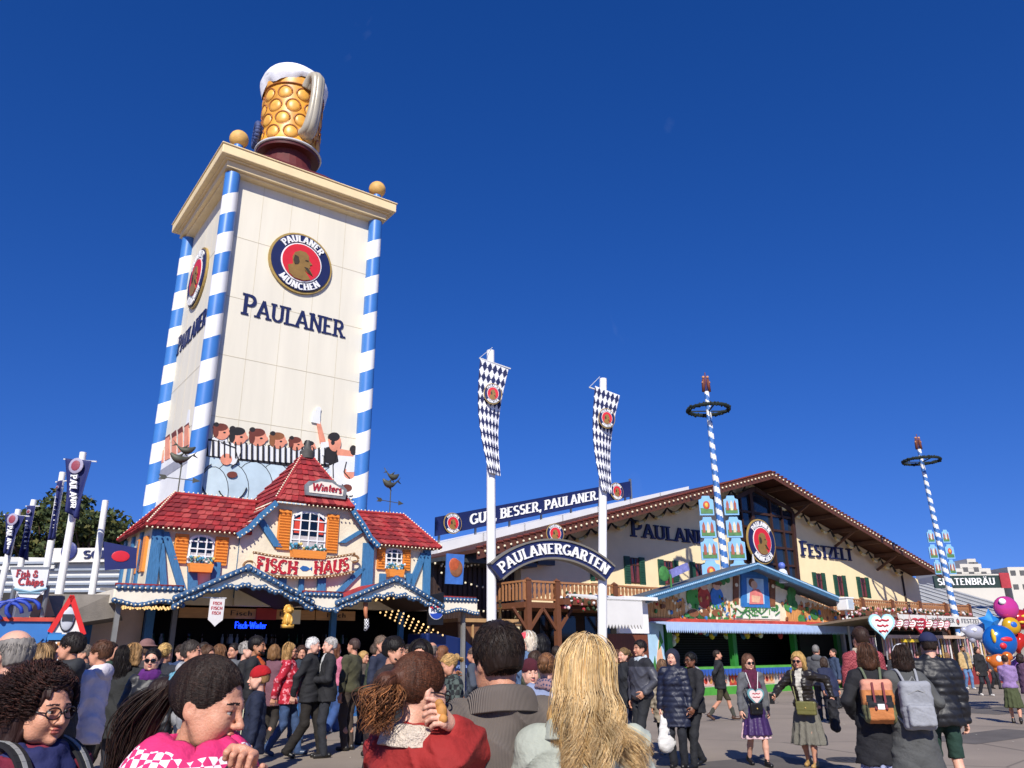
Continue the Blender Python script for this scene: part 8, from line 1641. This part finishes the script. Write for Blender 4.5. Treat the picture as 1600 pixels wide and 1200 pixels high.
person('tall person in a red checked shirt with cream collar behind the orange backpack', 1341, 981, Y=11, rz=185, hair=('short', '#33221a'), coat=J('#8c2530', .85, mat=mat_two('red_plaid', '#6d1a26', '#a04a4e', 'checker', 58)), scarf=dict(mat=cloth('#cfc0a4'), r=.035, tail=0))
p_or = person('brown-haired woman in a long black coat and blue skirt carrying the orange backpack', 1352, 1009, Y=9.3, rz=168, sex='f', hair=('bob', '#4a3022'), coat=J('#15151a', .5, infl=.03, flare=.08), bottom=dict(kind='skirt', col='#4a5578', hem=.16, flare=.26, mat=mat_two('blue_print', '#2a3153', '#8d93b0', 'voronoi', 40, .85, .25, .45)), legs=.4, arms=('pocket', 'pocket'))
p_gy = person('woman with white headphones in a grey coat and white lace hem carrying the grey backpack', 1405, 1011, Y=9.1, rz=176, sex='f', hair=('bob', '#2a1c15'), coat=J('#4a4b4a', .42, infl=.03, flare=.1), bottom=dict(kind='skirt', col='#d2d0ce', hem=.33, flare=.22), legs=.3, arms=('pocket', 'strap'), shoes='#17171a')
m = MB(); a_ = p_gy['HT']([(.1*math.cos(R_(a)), .02, .2+.118*math.sin(R_(a))) for a in range(-10, 191, 20)]); m.tube([tuple(q) for q in a_], .008, 6)
for sx in (-1, 1): m.ball(tuple(p_gy['HT']([[sx*.098, .012, .155]])[0]), (.02, .03, .035), 8)
m.build('headphones', M('headphone_white', '#c9cbd0', .4, .05, 10), p_gy['o'], smooth=True)
person('man in a navy cap, black quilted jacket and dark green shorts, seen from behind', 1447, 990, Y=9.4, rz=166, skin='pale', hair=('crop', '#2b2019'), hat=('cap', '#1a2145'), coat=J('#16171c', .82, 'puffer', puff=.075, infl=.034), bottom=dict(kind='shorts', col='#1e3a30', hem=.5), legs=.45, arms=('down', 'belly'), shoes='#c9c6c0', socks='#cfcfcb', fat=1.0)
backpack(p_or, 'orange and black backpack with maroon straps worn by the woman in the long black coat', ('#c07a45', '#6b6a48', '#b5713f', '#17171d', '#c98a72'), .34, .46, .15, 1.16, 1)
backpack(p_gy, 'plain light grey backpack worn by the woman with white headphones', '#8f9196', .34, .5, .15, 1.14, 0)
person('bearded man in a beige jacket and blue jeans facing the camera near the sweet stall', 1503, 1009, feet=1077, rz=8, skin='tan', hair=('short', '#1c1410'), beard='#1c1410', coat=J('#b79b6a', .82, front='#4a4a48', front_w=.07), bottom=T_('#5878a0', 'denim'), legs=.3, shoes='#d8d4cc')
person('person in black walking beside the bearded man in the beige jacket', 1526, 1011, Y=31, rz=15, sex='f', hair=('bob', '#231a15'), coat=J('#19191b', .7), legs=.5, shoes='#d0ccc4')
p_sell = person('balloon seller in a lilac sweater and olive skirt beneath the foil balloons', 1570, 1030, feet=1131, rz=150, sex='f', hair=('bun', '#4a3526'), coat=J('#9a7fb0', .9, 'knit'), bottom=dict(kind='skirt', col='#434a2c', hem=.4, flare=.22), legs=.5, arms=('chest', 'chest'), hands=('grip', 'grip'), shoes='#2a251f')
person('person in a plum coat at the right frame edge behind the balloons', 1594, 1022, Y=22, rz=100, sex='f', hair=('bob', '#2a1d18'), coat=J('#5a4058', .6))
for i, (px_, tp, Y, rz, c, h_, lb) in enumerate(((1392, 1022, 31, 10, '#2a2b30', '#5b3c28', 'distant woman in dark clothing in front of the hanging sweets'), (1432, 1018, 33, 170, '#7a3038', '#2a1d15', 'distant person in a dull red top at the sweet stall counter'), (1478, 1020, 32, 200, '#c9bfae', '#7a5a3a', 'distant person in a cream top at the right end of the sweet stall'), (1300, 1014, 25, -80, '#33425a', '#3a2a20', 'distant person in a slate blue jacket in front of the game stall corner'), (1545, 1014, 36, 20, '#3a3c44', '#4a3526', 'small distant walker in grey beyond the balloons'))):
    person(lb, px_, tp, Y=Y, rz=rz, sex='f' if i % 2 == 0 else 'm', hair=('bob' if i % 2 == 0 else 'crop', h_), coat=J(c, .8), legs=.4)
fill = [(62, 1010, 7.4, -60, 'f', 'bob', '#8b6f4c', '#3a3a40', 'woman with dark blond hair and grey collar behind the balding man'), (40, 1004, 10, 60, 'm', 'short', '#2a2019', '#2d3440', 'man in a slate jacket deep in the crowd at the far left'), (82, 1006, 11.5, 120, 'f', 'long', '#4a3020', '#5a2a35', 'woman in a wine red coat deep in the crowd behind the blond collar'), (134, 1008, 12.5, -60, 'm', 'crop', '#6b5f55', '#33363c', 'man in a graphite jacket near the triangular sign'), (178, 1004, 12, 80, 'f', 'bun', '#241812', '#1d3328', 'woman in a bottle green jacket behind the boy in the white top'), (196, 1012, 10.5, 175, 'f', 'long', '#1a1310', '#20211f', 'woman with long black hair and black backpack straps seen from behind'), (286, 1008, 14, 40, 'm', 'short', '#33251b', '#2a3c5c', 'man in a royal blue jacket behind the grey sweatshirt'), (318, 1004, 15.5, 150, 'm', 'crop', '#2a211b', '#4b3a2c', 'man in a tobacco brown jacket at the fish counter'), (366, 1006, 15, -20, 'm', 'short', '#1d1612', '#5c5f64', 'man in a mid grey pullover facing the camera under the hanging banner'), (430, 1008, 16, 170, 'f', 'bob', '#7a5836', '#6a4650', 'woman in a mauve jacket seen from behind under the neon letters'), (472, 1010, 17, 20, 'f', 'wavy', '#3a2418', '#24303a', 'wavy-haired woman in a petrol blue jacket behind the walking couple'), (586, 1006, 14.5, 120, 'm', 'crop', '#4a3c32', '#3c4430', 'man in a moss green jacket behind the dark brown coat'), (636, 1008, 12, -40, 'm', 'short', '#241a14', '#2b2b2f', 'man in an anthracite jacket left of the leopard scarf'), (690, 1010, 15, 90, 'f', 'long', '#6a4228', '#7b5b3d', 'woman with chestnut hair and camel jacket near the blue cabinet'), (742, 1012, 14, -100, 'm', 'crop', '#5a4a40', '#3d4450', 'man in a steel blue jacket left of the cardigan man'), (785, 1014, 15.5, 30, 'f', 'bob', '#2a1a14', '#8a2f36', 'woman in a crimson jacket right of the cardigan man'), (870, 1010, 16, 160, 'm', 'short', '#2a1f18', '#56584a', 'man in a khaki grey jacket left of the blonde mane'), (940, 1012, 17, -30, 'm', 'crop', '#3a2d24', '#23314a', 'man in an ink blue jacket right of the blonde mane')]
for px_, tp, Y, rz, sx, hs_, hc, cc, lb in fill: person(lb, px_, tp, Y=Y, rz=rz, sex=sx, skin=random.choice(('pale', 'fair', 'fair', 'tan')), hair=(hs_, hc), coat=J(cc, random.choice((.8, .84, .7))), bottom=T_(random.choice(('#20222a', '#33486b', '#2b2622'))), legs=random.choice((0, .3, .5)), arms=random.choice((('down', 'down'), ('belly', 'down'), ('pocket', 'pocket'), ('down', 'chest'), ('phone', 'belly'), ('belly', 'belly'))), head=(random.uniform(-20, 20), random.uniform(-3, 10)), fat=random.uniform(.92, 1.18), lean=random.uniform(-2, 5))
# ---- things carried
hw_ = thing('gingerbread_heart', 'gingerbread heart hung round the neck of the woman in the purple apron', 'gingerbread heart', w1['W']((-.03, -.205, 1.1)), w1['rz'])
m = MB(); m.prism(heart_pts(.27), -.012, .012); m.build('biscuit', M('heart_teal', '#5f8f96', .7, .1, 20), hw_); m = MB(); m.prism([(x*.8, z*.8) for x, z in heart_pts(.27)], -.02, -.011); m.build('icing', M('heart_icing', '#d8c4c0', .6, .1, 20), hw_); m = MB()
for k in range(2): m.tube([(-.06+.12*j/6, -.024, .035-.05*k+.008*math.sin(j*2.4)) for j in range(7)], .006, 5)
m.build('icing_script', ICR, hw_); m = MB(); m.tube([(-.05, .02, .1), (-.1, .06, .34)], .005, 5); m.tube([(.05, .02, .1), (.1, .06, .34)], .005, 5); m.build('ribbon', WHITE, hw_)
def handbag(label, W, rz, dims, col, strap=None, s=1.):
    o = thing('handbag', label, 'handbag', W, rz); a, b_, c = dims; f = Fld((-a, -b_, -c), (a, b_, c), .008); f.rbox((0, 0, 0), (a*.95, b_*.9, c*.95), .02); f.rbox((0, -b_*.75, c*.3), (a*.96, b_*.25, c*.62), .012, .0); V, Q = f.mesh(); np_mesh('bag', V, Q, cloth(col, 'leather'), o)
    if strap:
        m = MB(); q = [Vector(p) for p in strap]; m.tube(smooth_path(q, 4), .009, 6); m.build('strap', cloth(col, 'leather'), o, smooth=True)
    m = MB(); m.ball((0, -b_-.002, c*.05), .012, 8); m.build('clasp', GOLD, o); return o
handbag('olive green handbag on the hip of the woman in the quilted jacket', w2['W']((.1, -.24, .90)), w2['rz'], (.15, .05, .1), '#6d6a3c', [(-.14, 0, .08), (-.2, .06, .4), (-.2, .1, .55)])
handbag('small black handbag in front of the purple apron', w1['W']((-.05, -.22, .90)), w1['rz'], (.1, .04, .09), '#121214', [(-.09, 0, .08), (-.13, .06, .3)])
ph_ = thing('phone', 'dark phone in the outstretched hand of the woman in the quilted jacket', 'phone', w2['W'](w2['wr'][0][0]+w2['wr'][0][1]*.1), w2['rz']+.6); m = MB(); m.box(-.037, .037, -.005, .005, -.07, .08); m.build('case', BLACK, ph_, bevel=.006); m = MB(); m.box(-.033, .033, -.0065, -.0045, -.062, .074); m.build('screen', GLASS, ph_)
jk = thing('folded_jacket', 'black jacket draped over the arm of the woman with the olive handbag', 'jacket', w2['W']((.42, .08, .86)), w2['rz']); f = Fld((-.12, -.12, -.32), (.12, .12, .22), .013); f.cap((0, -.03, .12), (0, .05, .1), .05, .05, 0); f.cap((0, -.04, .1), (.02, -.06, -.22), .05, .07, .03); f.cap((0, .05, .1), (-.01, .06, -.12), .05, .06, .03); f.add(lambda X, Y, Z: wr(X*2, Y*2, Z*1.5, .01, 2)); V, Q = f.mesh(); np_mesh('cloth', V, Q, cloth('#15151a'), jk)
wb = thing('carrier_bag', 'white plastic carrier bag hanging between the navy coat and the black trousers', 'bag', p_hood['W'](p_hood['wr'][0][0])-np.array([-.05, .1, .1]), .3)
f = Fld((-.2, -.12, -.5), (.2, .12, .05), .011); f.cap((0, 0, -.14), (0, 0, -.38), .1, .15, 0, sy=.55); f.cap((-.06, 0, 0), (-.04, 0, -.16), .016, .04, .03); f.cap((.06, 0, 0), (.04, 0, -.16), .016, .04, .03); f.add(lambda X, Y, Z: wr(X*1.5, Y*1.5, Z*1.3, .003, 1)); V, Q = f.mesh(); np_mesh('bag', V, Q, M('plastic_white', '#cfcdc8', .35, .06, 8, .3, 30), wb)
m = MB(); m.ball((0, -.09, -.24), (.02, .006, .02), 8); m.build('print', M('bag_print', '#8a8a90', .5, .1, 20), wb)
